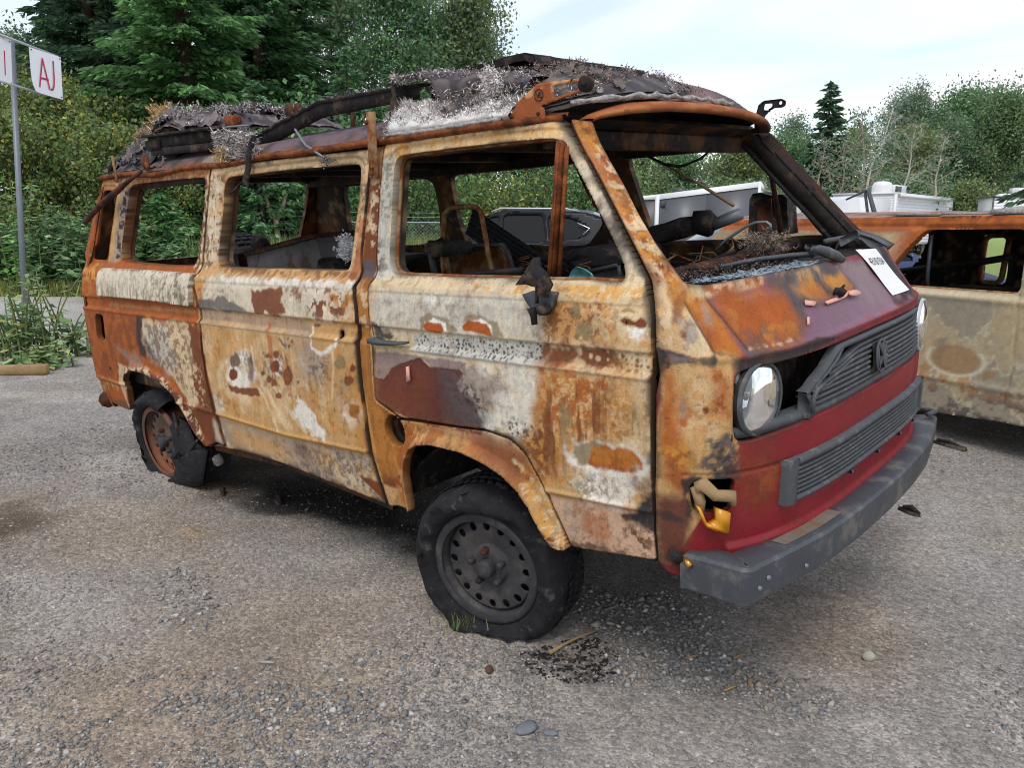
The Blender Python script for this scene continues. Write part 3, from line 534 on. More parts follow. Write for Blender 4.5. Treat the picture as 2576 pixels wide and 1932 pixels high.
def strip(x0, x1, d0, d1, n): 
    A = np.array([PT(x0, 600, 1.0), PT(x1, 600, 1.0)]); t = g_.random(n)[:, None]; dz = g_.uniform(d0, d1, n)[:, None]; q = (A[0]*(1-t)+A[1]*t)[:, :2]-CAMXY; return CAMXY+q*dz
grass('grass_verge', strip(-300, 700, 14.6, 16.0, 9000), .28, 4, [(128, 132, 74), (104, 120, 66), (150, 142, 88), (88, 104, 60)], 'yellow green grass along the foot of the hedge')
grass('tall_grass', strip(480, 1250, 16.5, 21, 14000), 1.0, 5, [(122, 134, 78), (104, 120, 70), (140, 142, 92)], 'tall yellow green grass behind the van', .02)
# weeds at the sign pole
g8 = 'weeds around the sign pole'
for x, y, h_, r_, n_, sd, lb in ((60, 905, .95, .25, 18, 111, 'bushy weed growing round the foot of the sign pole'), (135, 900, 1.05, .28, 18, 112, 'leafy weed with long arching stems right of the sign pole'), (190, 895, .5, .25, 16, 113, 'low weed close to the van rear corner'), (10, 890, .55, .3, 16, 114, 'weed at the left edge by the timber baulk'), (120, 925, .28, .3, 16, 115, 'low broad leaved weed in front of the pole')):
    p = PG(x, y); stem_plant('leafy_weed', (p[0], p[1], 0), h_, r_, n_, sd, lb, 'plant', g8, leaf=.135, cols=[(120, 150, 104), (106, 136, 90), (138, 158, 112), (150, 156, 100), (92, 120, 78)], per=11, spread=.5)
p = PG(1165, 1570); g_ = np.random.default_rng(6); grass('grass_tuft', np.array(p[:2])+g_.normal(0, 1, (90, 2))*np.array([.035, .05]), .045, 6, [(84, 104, 56), (102, 122, 66), (128, 130, 84)], 'small green grass tuft beside the front wheel', .0022)
o = bpy.data.objects['grass_tuft']; o['category'] = 'grass tuft'; o['kind'] = 'thing'

# ================================================================== the burnt van (built in its own frame: x forward, y left, z up)
van = thing('burnt_van', 'burnt out rusty camper van with melted grille and collapsed roof in the foreground', 'van')
van.matrix_world = Matrix([(0.999688, -0.000723, -0.02495, 0.0), (-0.000723, 0.998323, -0.057885, 0.0), (0.02495, 0.057885, 0.998011, -0.001497), (0.0, 0.0, 0.0, 1.0)])
VM = np.array(van.matrix_world)
def vw(p): return (np.atleast_2d(p)@VM[:3, :3].T+VM[:3, 3])
def loose(name, mb, mt, label, cat, smooth=False, col=None, group=None):
    "a thing of its own lying on or in the van: built in the van's frame, placed in the world"
    o = mb.obj(name, mt, None, smooth, col) if isinstance(mb, MB) else mb
    o.matrix_world = van.matrix_world.copy(); return tag(o, label, cat, group)
ZX = np.array([.36, .40, .55, .70, .85, .98, 1.05, 1.10, 1.28, 1.73, 1.80]); XF = np.array([.95, .965, .985, .995, 1.0, 1.0, .992, .97, .85, .43, .365])
ZW = np.array([.33, .45, .60, .90, 1.10, 1.20, 1.245, 1.29, 1.69, 1.76]); WW = np.array([.822, .838, .85, .858, .852, .84, .825, .797, .727, .705])
NS, DS = 3.2, .35
def Xf(z): return np.interp(z, ZX, XF)
def Wd(z): return np.interp(z, ZW, WW)
def Yside(x, z):
    q = np.clip((Xf(z)-x)/DS, 0, 1); return Wd(z)*(1-(1-q)**NS)**(1/NS)
_t = np.linspace(0, 1, 4001); _yh = 1-(1-_t)**2.2; _xh = (1-_yh**NS)**(1/NS)
_s = np.concatenate([[0], np.cumsum(np.hypot(np.diff(_yh*.84), np.diff(_xh*DS)))])
def front_pt(a, z):
    y = np.interp(np.abs(a), _s, _yh)*np.sign(a); return np.stack([Xf(z)-DS*(1-np.interp(np.abs(a), _s, _xh)), Wd(z)*y, z], -1)
def side_map(u, v, off=0): return np.stack([u, -(Yside(u, v)+off), v], -1)
def far_map(u, v, off=0): return np.stack([u, Yside(u, v)+off, v], -1)
def front_map(u, v, off=0):
    p = front_pt(u, v)
    if np.any(off):
        e = 1e-3; n = np.cross(front_pt(u+e, v)-front_pt(u-e, v), front_pt(u, v+e)-front_pt(u, v-e)); n /= np.linalg.norm(n, axis=1)[:, None]+1e-12
        p = p+n*(off[:, None] if np.ndim(off) else off)
    return p
PC = [(206, 184, 148), (206, 196, 176), (180, 179, 171), (188, 148, 98), (184, 124, 52), (156, 82, 30), (162, 82, 30), (112, 58, 28), (98, 64, 50), (92, 48, 42), (46, 44, 48), (80, 76, 78), (140, 122, 120), (128, 112, 82), (226, 224, 216), (132, 32, 42), (116, 76, 94), (192, 158, 132), (150, 138, 128), (198, 144, 66)]
PR = dict(zip(['cream', 'pale', 'greyw', 'tan', 'ochre', 'rust', 'orust', 'drust', 'brown', 'maroon', 'char', 'dgrey', 'lilac', 'olive', 'white', 'red', 'redlilac', 'pink', 'steel', 'gold'], range(99)))
ROUGH = np.full(len(PC), .72); ROUGH[PR['red']] = .36; ROUGH[PR['redlilac']] = .34; ROUGH[PR['maroon']] = .5; ROUGH[PR['char']] = .85; ROUGH[PR['lilac']] = .55
SIDE_PAINT = [
('f',0,[(-0.512,1.745),(0.199,1.74),(0.309,1.734),(0.683,1.246),(0.708,0.769),(0.289,0.685),(0.212,0.743),(-0.18,0.77),(-0.484,0.822),(-0.491,1.234),(-0.491,1.497)],0.004,0,18,1.0),
('f',2,[(-0.476,1.232),(0.243,1.258),(0.337,1.171),(0.34,1.105),(-0.449,1.105)],0.05,0.05,7,0.8),
('k',1,[(-0.476,1.232),(0.243,1.258),(0.337,1.171),(0.34,1.105),(-0.449,1.105)],0.04,0.05,60,0.7),
('k',13,[(-0.091,1.206),(-0.097,1.192),(-0.118,1.181),(-0.147,1.175),(-0.177,1.178),(-0.2,1.187),(-0.209,1.201),(-0.204,1.215),(-0.185,1.226),(-0.156,1.23),(-0.126,1.228),(-0.102,1.219)],0.02,0.02,90,0.7),
('f',14,[(-0.121,1.204),(-0.124,1.197),(-0.134,1.192),(-0.148,1.189),(-0.162,1.191),(-0.172,1.195),(-0.177,1.202),(-0.175,1.209),(-0.166,1.214),(-0.152,1.217),(-0.138,1.216),(-0.126,1.211)],0.02,0.02,50,0.8),
('f',4,[(0.33,1.239),(0.682,1.235),(0.705,1.107),(0.595,1.106),(0.341,1.104)],0.03,0.02,14,0.75),
('k',7,[(0.335,1.219),(0.565,1.229),(0.548,1.113),(0.341,1.104)],0.03,0.03,70,0.75),
('k',0,[(0.486,1.241),(0.682,1.235),(0.705,1.107),(0.45,1.106)],0.03,0.03,55,0.6),
('f',2,[(-0.234,1.084),(0.338,1.103),(0.336,1.035),(0.024,1.02),(-0.239,1.025)],0.006,0.006,30,0.95),
('s',10,[(-0.219,1.085),(0.34,1.099),(0.339,1.046),(0.174,1.034),(-0.223,1.036)],0.01,0.01,66,0.9),
('f',7,[(0.341,1.104),(0.548,1.106),(0.618,1.057),(0.34,1.038)],0.015,0.03,24,0.95),
('s',0,[(0.45,1.097),(0.705,1.107),(0.707,1.039),(0.499,1.037)],0.01,0.01,30,0.8),
('s',8,[(0.524,1.1),(0.705,1.103),(0.707,1.043),(0.572,1.041)],0.01,0.01,55,0.9),
('f',12,[(-0.458,1.014),(0.023,1.015),(0.015,0.985),(-0.155,0.981),(-0.203,1.009),(-0.359,0.956),(-0.4,0.907),(-0.464,0.916)],0.004,0.01,30,0.95),
('f',10,[(-0.467,1.132),(-0.41,1.087),(-0.332,1.072),(-0.373,1.054),(-0.453,1.058)],0.008,0.02,30,0.9),
('f',9,[(-0.46,0.914),(-0.404,0.91),(-0.359,0.956),(-0.303,0.979),(-0.203,1.009),(-0.162,0.983),(-0.092,0.983),(-0.018,0.986),(0.021,0.969),(-0.007,0.942),(0.008,0.92),(0.036,0.905),(0.065,0.875),(0.102,0.866),(0.114,0.83),(0.061,0.779),(-0.18,0.771),(-0.406,0.8),(-0.471,0.826)],0.002,0.003,60,1),
('f',5,[(-0.459,0.895),(-0.196,0.925),(-0.205,0.849),(-0.364,0.811),(-0.465,0.835)],0.12,0.05,10,0.35),
('f',11,[(-0.113,0.983),(0.021,0.969),(-0.007,0.942),(0.036,0.905),(0.102,0.866),(0.114,0.83),(0.061,0.779),(-0.091,0.794)],0.07,0.05,14,0.8),
('f',18,[(0.01,1.005),(0.111,1.004),(0.208,0.945),(0.143,0.9),(0.12,0.831),(0.069,0.852),(-0.007,0.942)],0.008,0.03,26,0.9),
('k',10,[(-0.007,0.947),(0.082,0.92),(0.117,0.831),(0.065,0.813),(0.002,0.891)],0.02,0.03,60,0.8),
('f',14,[(0.1,1.018),(0.33,1.026),(0.315,0.852),(0.217,0.8),(0.097,0.813),(0.142,0.895),(0.214,0.945)],0.03,0.05,12,0.62),
('k',2,[(0.1,1.018),(0.33,1.026),(0.315,0.852),(0.217,0.8),(0.097,0.813),(0.142,0.895),(0.214,0.945)],0.03,0.05,80,0.5),
('f',4,[(0.326,1.032),(0.641,1.036),(0.686,0.929),(0.667,0.858),(0.493,0.828),(0.434,0.714),(0.274,0.682),(0.234,0.784),(0.294,0.849)],0.03,0.05,9,0.9),
('k',0,[(0.338,1.029),(0.702,1.043),(0.701,0.831),(0.327,0.809)],0.03,0.02,110,0.5),
('k',6,[(0.326,1.032),(0.576,1.029),(0.546,0.887),(0.322,0.808)],0.04,0.03,45,0.8),
('v',7,[(0.336,0.964),(0.576,0.989),(0.543,0.828),(0.425,0.737),(0.293,0.73)],0.05,0.03,26,0.85),
('v',13,[(0.379,0.927),(0.447,0.936),(0.419,0.727),(0.36,0.724)],0.04,0.03,34,0.8),
('k',7,[(0.235,0.793),(0.333,0.877),(0.38,0.703),(0.289,0.685)],0.03,0.03,60,0.8),
('s',10,[(0.187,0.855),(0.303,0.85),(0.298,0.795),(0.187,0.795)],0.015,0.01,50,0.8),
('f',3,[(0.595,1.015),(0.707,1.028),(0.704,0.769),(0.663,0.761),(0.641,0.902)],0.05,0.04,12,0.45),
('f',14,[(0.424,0.799),(0.473,0.833),(0.639,0.841),(0.687,0.813),(0.686,0.765),(0.467,0.727),(0.426,0.746)],0.02,0.03,30,0.75),
('f',13,[(0.441,0.81),(0.518,0.832),(0.552,0.826),(0.539,0.759),(0.458,0.757),(0.438,0.775)],0.006,0.01,40,0.9),
('f',6,[(0.513,0.827),(0.629,0.831),(0.665,0.813),(0.674,0.781),(0.635,0.761),(0.539,0.759),(0.489,0.758)],0.006,0.01,40,1),
('v',4,[(0.441,0.81),(0.638,0.832),(0.669,0.784),(0.458,0.757)],0.01,0.01,60,0.6),
('f',13,[(-0.196,1.14),(-0.154,1.163),(-0.065,1.147),(-0.017,1.114),(-0.05,1.102),(-0.078,1.128),(-0.168,1.132),(-0.189,1.102)],0.004,0.01,40,0.8),
('f',13,[(0.002,1.138),(0.02,1.166),(0.09,1.165),(0.157,1.152),(0.182,1.11),(0.141,1.105),(0.115,1.145),(0.04,1.149)],0.004,0.012,40,0.8),
('f',14,[(-0.168,1.13),(-0.133,1.147),(-0.071,1.133),(-0.064,1.106),(-0.104,1.108)],0.004,0.008,40,1.0),
('f',14,[(0.034,1.144),(0.09,1.156),(0.133,1.141),(0.14,1.107),(0.115,1.132)],0.004,0.008,40,1.0),
('f',6,[(-0.183,1.119),(-0.161,1.134),(-0.091,1.131),(-0.07,1.105),(-0.118,1.1),(-0.167,1.104)],0.003,0.006,40,1.0),
('f',6,[(0.003,1.128),(0.034,1.15),(0.115,1.144),(0.137,1.106),(0.054,1.112),(0.01,1.116)],0.003,0.006,40,1.0),
('f',0,[(0.703,1.179),(0.699,1.156),(0.679,1.137),(0.648,1.129),(0.614,1.133),(0.588,1.149),(0.577,1.173),(0.585,1.198),(0.606,1.217),(0.636,1.224),(0.667,1.219),(0.692,1.202)],0.02,0.03,24,0.9),
('f',14,[(0.615,1.164),(0.674,1.167),(0.664,1.141),(0.63,1.139)],0.01,0.02,30,0.9),
('f',7,[(0.603,1.182),(0.613,1.191),(0.635,1.188),(0.648,1.183),(0.663,1.193),(0.681,1.182),(0.68,1.168),(0.662,1.165),(0.645,1.17),(0.614,1.172)],0.003,0.004,60,1.0),
('f',13,[(0.468,1.202),(0.467,1.192),(0.462,1.184),(0.454,1.181),(0.446,1.183),(0.439,1.19),(0.437,1.2),(0.437,1.21),(0.441,1.218),(0.448,1.221),(0.457,1.219),(0.464,1.212)],0.005,0.01,50,0.85),
('f',13,[(0.504,1.149),(0.502,1.134),(0.494,1.123),(0.483,1.118),(0.472,1.121),(0.463,1.131),(0.46,1.146),(0.462,1.161),(0.47,1.173),(0.48,1.177),(0.491,1.174),(0.5,1.164)],0.01,0.02,40,0.8),
('v',13,[(0.613,0.946),(0.668,0.95),(0.667,0.882),(0.607,0.876)],0.02,0.02,60,0.8),
('f',17,[(0.331,0.633),(0.705,0.665),(0.707,0.517),(0.401,0.474)],0.012,0.01,20,0.95),
('k',18,[(0.377,0.616),(0.438,0.63),(0.436,0.498),(0.392,0.496)],0.03,0.03,80,0.7),
('f',14,[(0.41,0.696),(0.604,0.741),(0.67,0.758),(0.664,0.698),(0.572,0.66),(0.46,0.653)],0.03,0.05,20,0.75),
('k',13,[(0.41,0.696),(0.576,0.739),(0.573,0.678),(0.46,0.653)],0.03,0.03,80,0.75),
('f',6,[(0.442,0.612),(0.545,0.623),(0.54,0.55),(0.508,0.536),(0.501,0.572),(0.477,0.533),(0.457,0.551)],0.03,0.03,28,0.7),
('f',11,[(0.642,0.731),(0.707,0.778),(0.705,0.707),(0.669,0.708)],0.03,0.04,26,0.9),
('f',10,[(0.664,0.694),(0.708,0.737),(0.706,0.606),(0.661,0.621),(0.6,0.628),(0.639,0.654),(0.658,0.676)],0.01,0.02,26,1),
('f',8,[(0.398,0.497),(0.459,0.509),(0.591,0.509),(0.56,0.493),(0.407,0.475)],0.008,0.02,40,0.85),
('k',8,[(0.599,0.606),(0.706,0.606),(0.701,0.521),(0.613,0.538)],0.03,0.03,60,0.85),
('f',19,[(0.332,0.64),(0.653,0.66),(0.653,0.653),(0.331,0.631)],0.006,0.006,30,0.5),
('f',19,[(-0.464,1.726),(0.214,1.727),(0.294,1.733),(0.315,1.706),(0.304,1.676),(0.227,1.679),(-0.031,1.682),(-0.348,1.681),(-0.411,1.668),(-0.463,1.667)],0.03,0.03,14,0.85),
('k',7,[(-0.095,1.73),(-0.024,1.727),(-0.02,1.708),(-0.102,1.712),(0.158,1.727),(0.255,1.728),(0.244,1.712),(0.162,1.713)],0.02,0.02,60,0.7),
('k',0,[(-0.464,1.726),(0.214,1.727),(0.294,1.733),(0.315,1.706),(0.304,1.676),(0.227,1.679),(-0.031,1.682),(-0.348,1.681),(-0.411,1.668),(-0.463,1.667)],0.02,0.02,60,0.5),
('f',2,[(-0.465,1.684),(-0.412,1.684),(-0.401,1.29),(-0.334,1.264),(-0.447,1.257),(-0.474,1.372)],0.02,0.02,20,0.9),
('k',11,[(-0.471,1.684),(-0.412,1.684),(-0.411,1.494),(-0.467,1.455)],0.02,0.02,110,0.55),
('k',10,[(-0.488,1.372),(-0.429,1.393),(-0.441,1.289),(-0.466,1.265)],0.03,0.03,50,0.8),
('f',0,[(0.307,1.673),(0.332,1.688),(0.569,1.369),(0.679,1.234),(0.608,1.232),(0.58,1.307)],0.02,0.02,16,0.7),
('f',2,[(0.378,1.581),(0.421,1.578),(0.511,1.464),(0.483,1.46)],0.05,0.04,16,0.8),
('f',11,[(0.458,1.48),(0.514,1.455),(0.593,1.359),(0.567,1.351),(0.533,1.385)],0.025,0.03,22,0.92),
('k',10,[(0.464,1.479),(0.514,1.455),(0.593,1.359),(0.567,1.351)],0.03,0.03,60,0.7),
('f',1,[(0.55,1.354),(0.603,1.356),(0.634,1.307),(0.584,1.301)],0.03,0.04,20,0.7),
('f',0,[(-0.462,1.259),(0.422,1.276),(0.665,1.27),(0.681,1.228),(0.335,1.229),(-0.45,1.232)],0.006,0.01,30,0.7),
('k',19,[(-0.098,1.259),(0.665,1.27),(0.68,1.232),(0.335,1.229)],0.01,0.01,50,0.8),
('f',3,[(-1.693,1.732),(-0.528,1.72),(-0.539,1.256),(-0.534,0.891),(-0.478,0.402),(-1.906,0.394),(-1.798,1.232),(-1.761,1.265)],0.004,0,18,1.0),
('f',0,[(-1.693,1.732),(-0.528,1.72),(-0.545,1.502),(-0.541,1.257),(-0.651,1.283),(-0.584,1.503),(-0.596,1.659),(-1.581,1.688),(-1.59,1.635),(-1.614,1.296),(-1.752,1.265),(-1.7,1.581)],0.01,0.01,20,0.6),
('f',13,[(-1.365,1.726),(-0.53,1.717),(-0.531,1.684),(-0.59,1.658),(-0.619,1.669),(-1.345,1.678)],0.03,0.02,14,0.55),
('k',5,[(-1.694,1.724),(-1.357,1.725),(-1.345,1.678),(-1.58,1.659)],0.03,0.03,30,0.8),
('k',8,[(-0.596,1.659),(-0.532,1.691),(-0.561,1.333),(-0.615,1.302)],0.02,0.02,55,0.75),
('f',6,[(-0.565,1.469),(-0.54,1.502),(-0.538,1.26),(-0.643,1.271),(-0.61,1.305)],0.02,0.03,28,0.75),
('k',8,[(-1.753,1.698),(-1.575,1.687),(-1.605,1.296),(-1.765,1.269)],0.02,0.02,50,0.8),
('k',1,[(-1.69,1.694),(-1.591,1.659),(-1.615,1.326),(-1.703,1.304)],0.02,0.02,40,0.8),
('f',1,[(-1.792,1.251),(-0.528,1.233),(-0.539,1.102),(-1.061,1.1),(-1.767,1.103)],0.01,0.02,20,0.9),
('f',4,[(-1.796,1.251),(-1.648,1.239),(-1.691,1.167),(-1.677,1.13),(-1.775,1.106)],0.02,0.03,26,0.9),
('f',11,[(-1.724,1.139),(-1.463,1.158),(-1.378,1.129),(-1.309,1.104),(-1.394,1.099),(-1.743,1.1)],0.008,0.02,24,0.85),
('f',7,[(-1.265,1.201),(-1.027,1.218),(-1.035,1.158),(-0.999,1.12),(-1.048,1.1),(-1.222,1.105),(-1.254,1.149)],0.006,0.02,26,0.95),
('k',7,[(-1.027,1.218),(-0.556,1.227),(-0.559,1.107),(-0.79,1.105)],0.03,0.03,42,0.95),
('k',4,[(-0.72,1.221),(-0.545,1.221),(-0.549,1.101),(-0.714,1.103)],0.03,0.03,36,0.8),
('k',7,[(-1.55,1.281),(-0.577,1.286),(-0.556,1.253),(-1.063,1.255),(-1.536,1.265)],0.01,0.01,40,0.7),
('f',14,[(-1.523,1.249),(-0.552,1.247),(-0.562,1.227),(-1.513,1.229)],0.01,0.02,40,0.7),
('f',18,[(-1.711,1.098),(-0.848,1.089),(-0.846,1.03),(-1.072,1.034),(-1.726,1.035)],0.02,0.02,20,0.6),
('v',0,[(-1.729,1.019),(-0.536,1.034),(-0.583,0.629),(-1.717,0.633)],0.05,0.04,14,0.5),
('k',4,[(-1.729,1.019),(-0.536,1.034),(-0.554,0.621),(-1.729,0.598)],0.05,0.04,18,0.45),
('f',0,[(-1.192,0.842),(-1.234,0.783),(-1.325,0.732),(-1.442,0.702),(-1.555,0.702),(-1.631,0.735),(-1.644,0.793),(-1.592,0.856),(-1.493,0.907),(-1.377,0.931),(-1.273,0.926),(-1.204,0.894)],0.02,0.03,18,0.75),
('f',3,[(-1.208,0.851),(-1.244,0.803),(-1.32,0.761),(-1.418,0.736),(-1.511,0.737),(-1.574,0.765),(-1.585,0.811),(-1.543,0.862),(-1.461,0.904),(-1.365,0.925),(-1.277,0.921),(-1.219,0.894)],0.015,0.015,18,0.85),
('f',14,[(-1.269,0.852),(-1.298,0.807),(-1.357,0.769),(-1.428,0.749),(-1.495,0.753),(-1.537,0.78),(-1.542,0.823),(-1.509,0.87),(-1.448,0.907),(-1.379,0.925),(-1.315,0.919),(-1.274,0.893)],0.03,0.045,24,0.85),
('f',7,[(-1.443,0.817),(-1.452,0.802),(-1.47,0.79),(-1.491,0.784),(-1.51,0.785),(-1.522,0.794),(-1.522,0.808),(-1.513,0.823),(-1.495,0.835),(-1.474,0.841),(-1.455,0.839),(-1.443,0.831)],0.003,0.006,40,1.0),
('f',8,[(-1.399,0.888),(-1.409,0.871),(-1.431,0.857),(-1.456,0.85),(-1.479,0.852),(-1.494,0.863),(-1.495,0.879),(-1.483,0.896),(-1.463,0.909),(-1.438,0.916),(-1.415,0.913),(-1.4,0.904)],0.006,0.01,40,0.9),
('f',8,[(-1.281,0.866),(-1.294,0.833),(-1.315,0.807),(-1.336,0.796),(-1.353,0.802),(-1.36,0.826),(-1.355,0.858),(-1.341,0.891),(-1.321,0.917),(-1.301,0.927),(-1.285,0.92),(-1.276,0.897)],0.012,0.01,40,0.8),
('f',7,[(-1.554,0.761),(-1.433,0.758),(-1.28,0.776),(-1.276,0.74),(-1.37,0.727),(-1.531,0.728)],0.004,0.008,40,0.95),
('k',11,[(-1.29,0.887),(-1.309,0.863),(-1.351,0.842),(-1.404,0.83),(-1.455,0.831),(-1.489,0.844),(-1.495,0.867),(-1.474,0.892),(-1.431,0.913),(-1.379,0.923),(-1.33,0.922),(-1.297,0.909)],0.02,0.02,70,0.7),
('f',0,[(-1.333,0.857),(-1.343,0.841),(-1.362,0.827),(-1.386,0.821),(-1.407,0.822),(-1.419,0.832),(-1.421,0.848),(-1.41,0.864),(-1.39,0.877),(-1.367,0.883),(-1.347,0.882),(-1.334,0.872)],0.01,0.01,40,0.6),
('f',14,[(-1.062,0.894),(-1.075,0.873),(-1.098,0.856),(-1.127,0.848),(-1.154,0.85),(-1.17,0.863),(-1.173,0.883),(-1.16,0.903),(-1.137,0.92),(-1.109,0.927),(-1.083,0.925),(-1.066,0.912)],0.012,0.02,40,0.7),
('f',7,[(-1.08,0.892),(-1.089,0.877),(-1.105,0.866),(-1.124,0.86),(-1.142,0.862),(-1.152,0.871),(-1.154,0.884),(-1.145,0.899),(-1.13,0.91),(-1.111,0.916),(-1.094,0.914),(-1.082,0.905)],0.003,0.006,50,1.0),
('f',7,[(-1.155,0.828),(-1.159,0.82),(-1.17,0.813),(-1.183,0.81),(-1.195,0.811),(-1.203,0.815),(-1.204,0.822),(-1.199,0.83),(-1.188,0.836),(-1.175,0.84),(-1.163,0.839),(-1.155,0.835)],0.003,0.008,50,0.9),
('f',7,[(-1.101,0.763),(-1.105,0.755),(-1.116,0.749),(-1.128,0.745),(-1.14,0.746),(-1.148,0.75),(-1.149,0.757),(-1.144,0.765),(-1.133,0.772),(-1.121,0.775),(-1.109,0.775),(-1.101,0.771)],0.003,0.008,50,0.9),
('f',7,[(-1.116,0.816),(-1.123,0.807),(-1.133,0.8),(-1.147,0.796),(-1.16,0.797),(-1.168,0.802),(-1.17,0.81),(-1.164,0.819),(-1.153,0.826),(-1.139,0.829),(-1.126,0.829),(-1.118,0.824)],0.003,0.008,50,0.9),
('f',7,[(-1.134,0.931),(-1.139,0.925),(-1.149,0.919),(-1.163,0.917),(-1.176,0.917),(-1.184,0.92),(-1.187,0.926),(-1.182,0.932),(-1.172,0.937),(-1.158,0.94),(-1.146,0.94),(-1.137,0.936)],0.003,0.008,50,0.9),
('f',7,[(-1.075,0.943),(-1.08,0.933),(-1.09,0.926),(-1.104,0.922),(-1.116,0.923),(-1.124,0.929),(-1.126,0.938),(-1.121,0.948),(-1.111,0.956),(-1.097,0.959),(-1.085,0.958),(-1.077,0.952)],0.003,0.008,50,0.9),
('f',7,[(-0.998,0.859),(-1.007,0.838),(-1.023,0.821),(-1.041,0.813),(-1.057,0.817),(-1.066,0.831),(-1.064,0.852),(-1.055,0.874),(-1.038,0.89),(-1.02,0.898),(-1.005,0.894),(-0.996,0.88)],0.003,0.008,50,0.9),
('f',7,[(-0.726,0.942),(-0.727,0.938),(-0.732,0.935),(-0.736,0.933),(-0.741,0.934),(-0.745,0.936),(-0.745,0.94),(-0.744,0.944),(-0.739,0.947),(-0.734,0.949),(-0.73,0.948),(-0.726,0.946)],0.003,0.008,50,0.9),
('f',7,[(-0.58,0.889),(-0.587,0.879),(-0.601,0.87),(-0.618,0.865),(-0.635,0.866),(-0.646,0.872),(-0.648,0.881),(-0.642,0.892),(-0.628,0.901),(-0.611,0.905),(-0.594,0.904),(-0.583,0.898)],0.003,0.008,50,0.9),
('f',7,[(-1.202,0.852),(-1.206,0.846),(-1.213,0.842),(-1.222,0.839),(-1.229,0.84),(-1.234,0.843),(-1.235,0.848),(-1.231,0.854),(-1.224,0.858),(-1.216,0.861),(-1.208,0.86),(-1.203,0.857)],0.003,0.008,50,0.9),
('f',7,[(-1.065,0.866),(-1.068,0.862),(-1.074,0.858),(-1.081,0.856),(-1.087,0.857),(-1.091,0.859),(-1.091,0.864),(-1.089,0.868),(-1.083,0.872),(-1.076,0.874),(-1.07,0.873),(-1.066,0.871)],0.003,0.008,50,0.9),
('f',7,[(-0.952,0.84),(-0.954,0.836),(-0.958,0.834),(-0.963,0.832),(-0.968,0.833),(-0.971,0.834),(-0.971,0.838),(-0.969,0.842),(-0.965,0.844),(-0.96,0.845),(-0.955,0.845),(-0.952,0.843)],0.003,0.008,50,0.9),
('v',6,[(-1.217,1.087),(-0.953,1.089),(-1.003,0.816),(-1.266,0.8)],0.04,0.03,22,0.7),
('k',8,[(-1.218,0.937),(-0.962,0.953),(-1.007,0.802),(-1.228,0.79)],0.03,0.03,46,0.6),
('f',18,[(-0.969,0.987),(-0.835,1.024),(-0.734,0.954),(-0.795,0.855),(-0.947,0.851)],0.05,0.04,18,0.7),
('k',11,[(-1.064,1.007),(-0.953,1.015),(-0.97,0.98),(-1.045,0.974)],0.01,0.02,60,0.9),
('k',11,[(-0.867,0.962),(-0.71,0.969),(-0.75,0.86),(-0.884,0.865)],0.04,0.03,70,0.7),
('f',14,[(-0.837,1.073),(-0.659,1.037),(-0.673,1.004),(-0.776,0.966),(-0.841,0.984)],0.006,0.01,30,0.8),
('f',3,[(-0.827,1.08),(-0.663,1.081),(-0.676,1.023),(-0.78,0.975),(-0.833,0.998)],0.004,0.008,30,1),
('f',8,[(-0.782,1.08),(-0.786,1.076),(-0.794,1.073),(-0.806,1.071),(-0.817,1.071),(-0.824,1.073),(-0.827,1.077),(-0.823,1.081),(-0.815,1.084),(-0.803,1.086),(-0.792,1.086),(-0.785,1.084)],0.003,0.004,60,0.9),
('f',13,[(-0.618,0.952),(-0.625,0.937),(-0.639,0.926),(-0.658,0.92),(-0.675,0.922),(-0.687,0.931),(-0.691,0.945),(-0.683,0.96),(-0.669,0.972),(-0.65,0.977),(-0.633,0.975),(-0.622,0.966)],0.004,0.008,50,0.9),
('f',7,[(-0.562,0.935),(-0.565,0.927),(-0.573,0.92),(-0.582,0.917),(-0.591,0.918),(-0.598,0.924),(-0.599,0.932),(-0.596,0.94),(-0.588,0.947),(-0.578,0.95),(-0.569,0.949),(-0.563,0.944)],0.003,0.005,50,1.0),
('f',14,[(-0.554,0.763),(-0.565,0.74),(-0.588,0.72),(-0.617,0.71),(-0.644,0.712),(-0.662,0.725),(-0.665,0.747),(-0.653,0.771),(-0.629,0.79),(-0.6,0.8),(-0.574,0.797),(-0.557,0.784)],0.02,0.03,30,0.6),
('f',7,[(-0.564,0.774),(-0.572,0.76),(-0.586,0.748),(-0.605,0.741),(-0.622,0.742),(-0.633,0.751),(-0.636,0.764),(-0.628,0.779),(-0.613,0.791),(-0.594,0.798),(-0.577,0.796),(-0.566,0.788)],0.004,0.01,50,1.0),
('k',18,[(-0.708,0.851),(-0.618,0.875),(-0.659,0.778),(-0.722,0.783)],0.02,0.02,60,0.8),
('f',14,[(-0.974,0.763),(-0.89,0.739),(-0.808,0.64),(-0.831,0.614),(-0.893,0.622),(-0.994,0.652),(-1.046,0.692)],0.008,0.03,34,0.8),
('f',0,[(-1.281,0.961),(-1.273,0.874),(-1.231,0.804),(-1.144,0.711),(-1.049,0.629),(-1.064,0.619),(-1.16,0.698),(-1.254,0.794),(-1.292,0.865),(-1.295,0.96)],0.004,0.004,40,0.85),
('f',0,[(-1.176,0.737),(-1.089,0.623),(-1.104,0.613),(-1.199,0.726)],0.004,0.004,40,0.85),
('f',0,[(-1.086,0.734),(-0.94,0.625),(-0.954,0.615),(-1.107,0.727)],0.004,0.004,40,0.85),
('f',0,[(-1.247,0.773),(-1.161,0.597),(-1.176,0.59),(-1.262,0.767)],0.004,0.004,40,0.85),
('f',0,[(-0.693,1.003),(-0.699,0.905),(-0.729,0.802),(-0.74,0.8),(-0.713,0.904),(-0.706,1.002)],0.004,0.004,40,0.85),
('f',0,[(-1.274,0.578),(-1.089,0.463),(-1.101,0.457),(-1.288,0.572)],0.004,0.004,40,0.85),
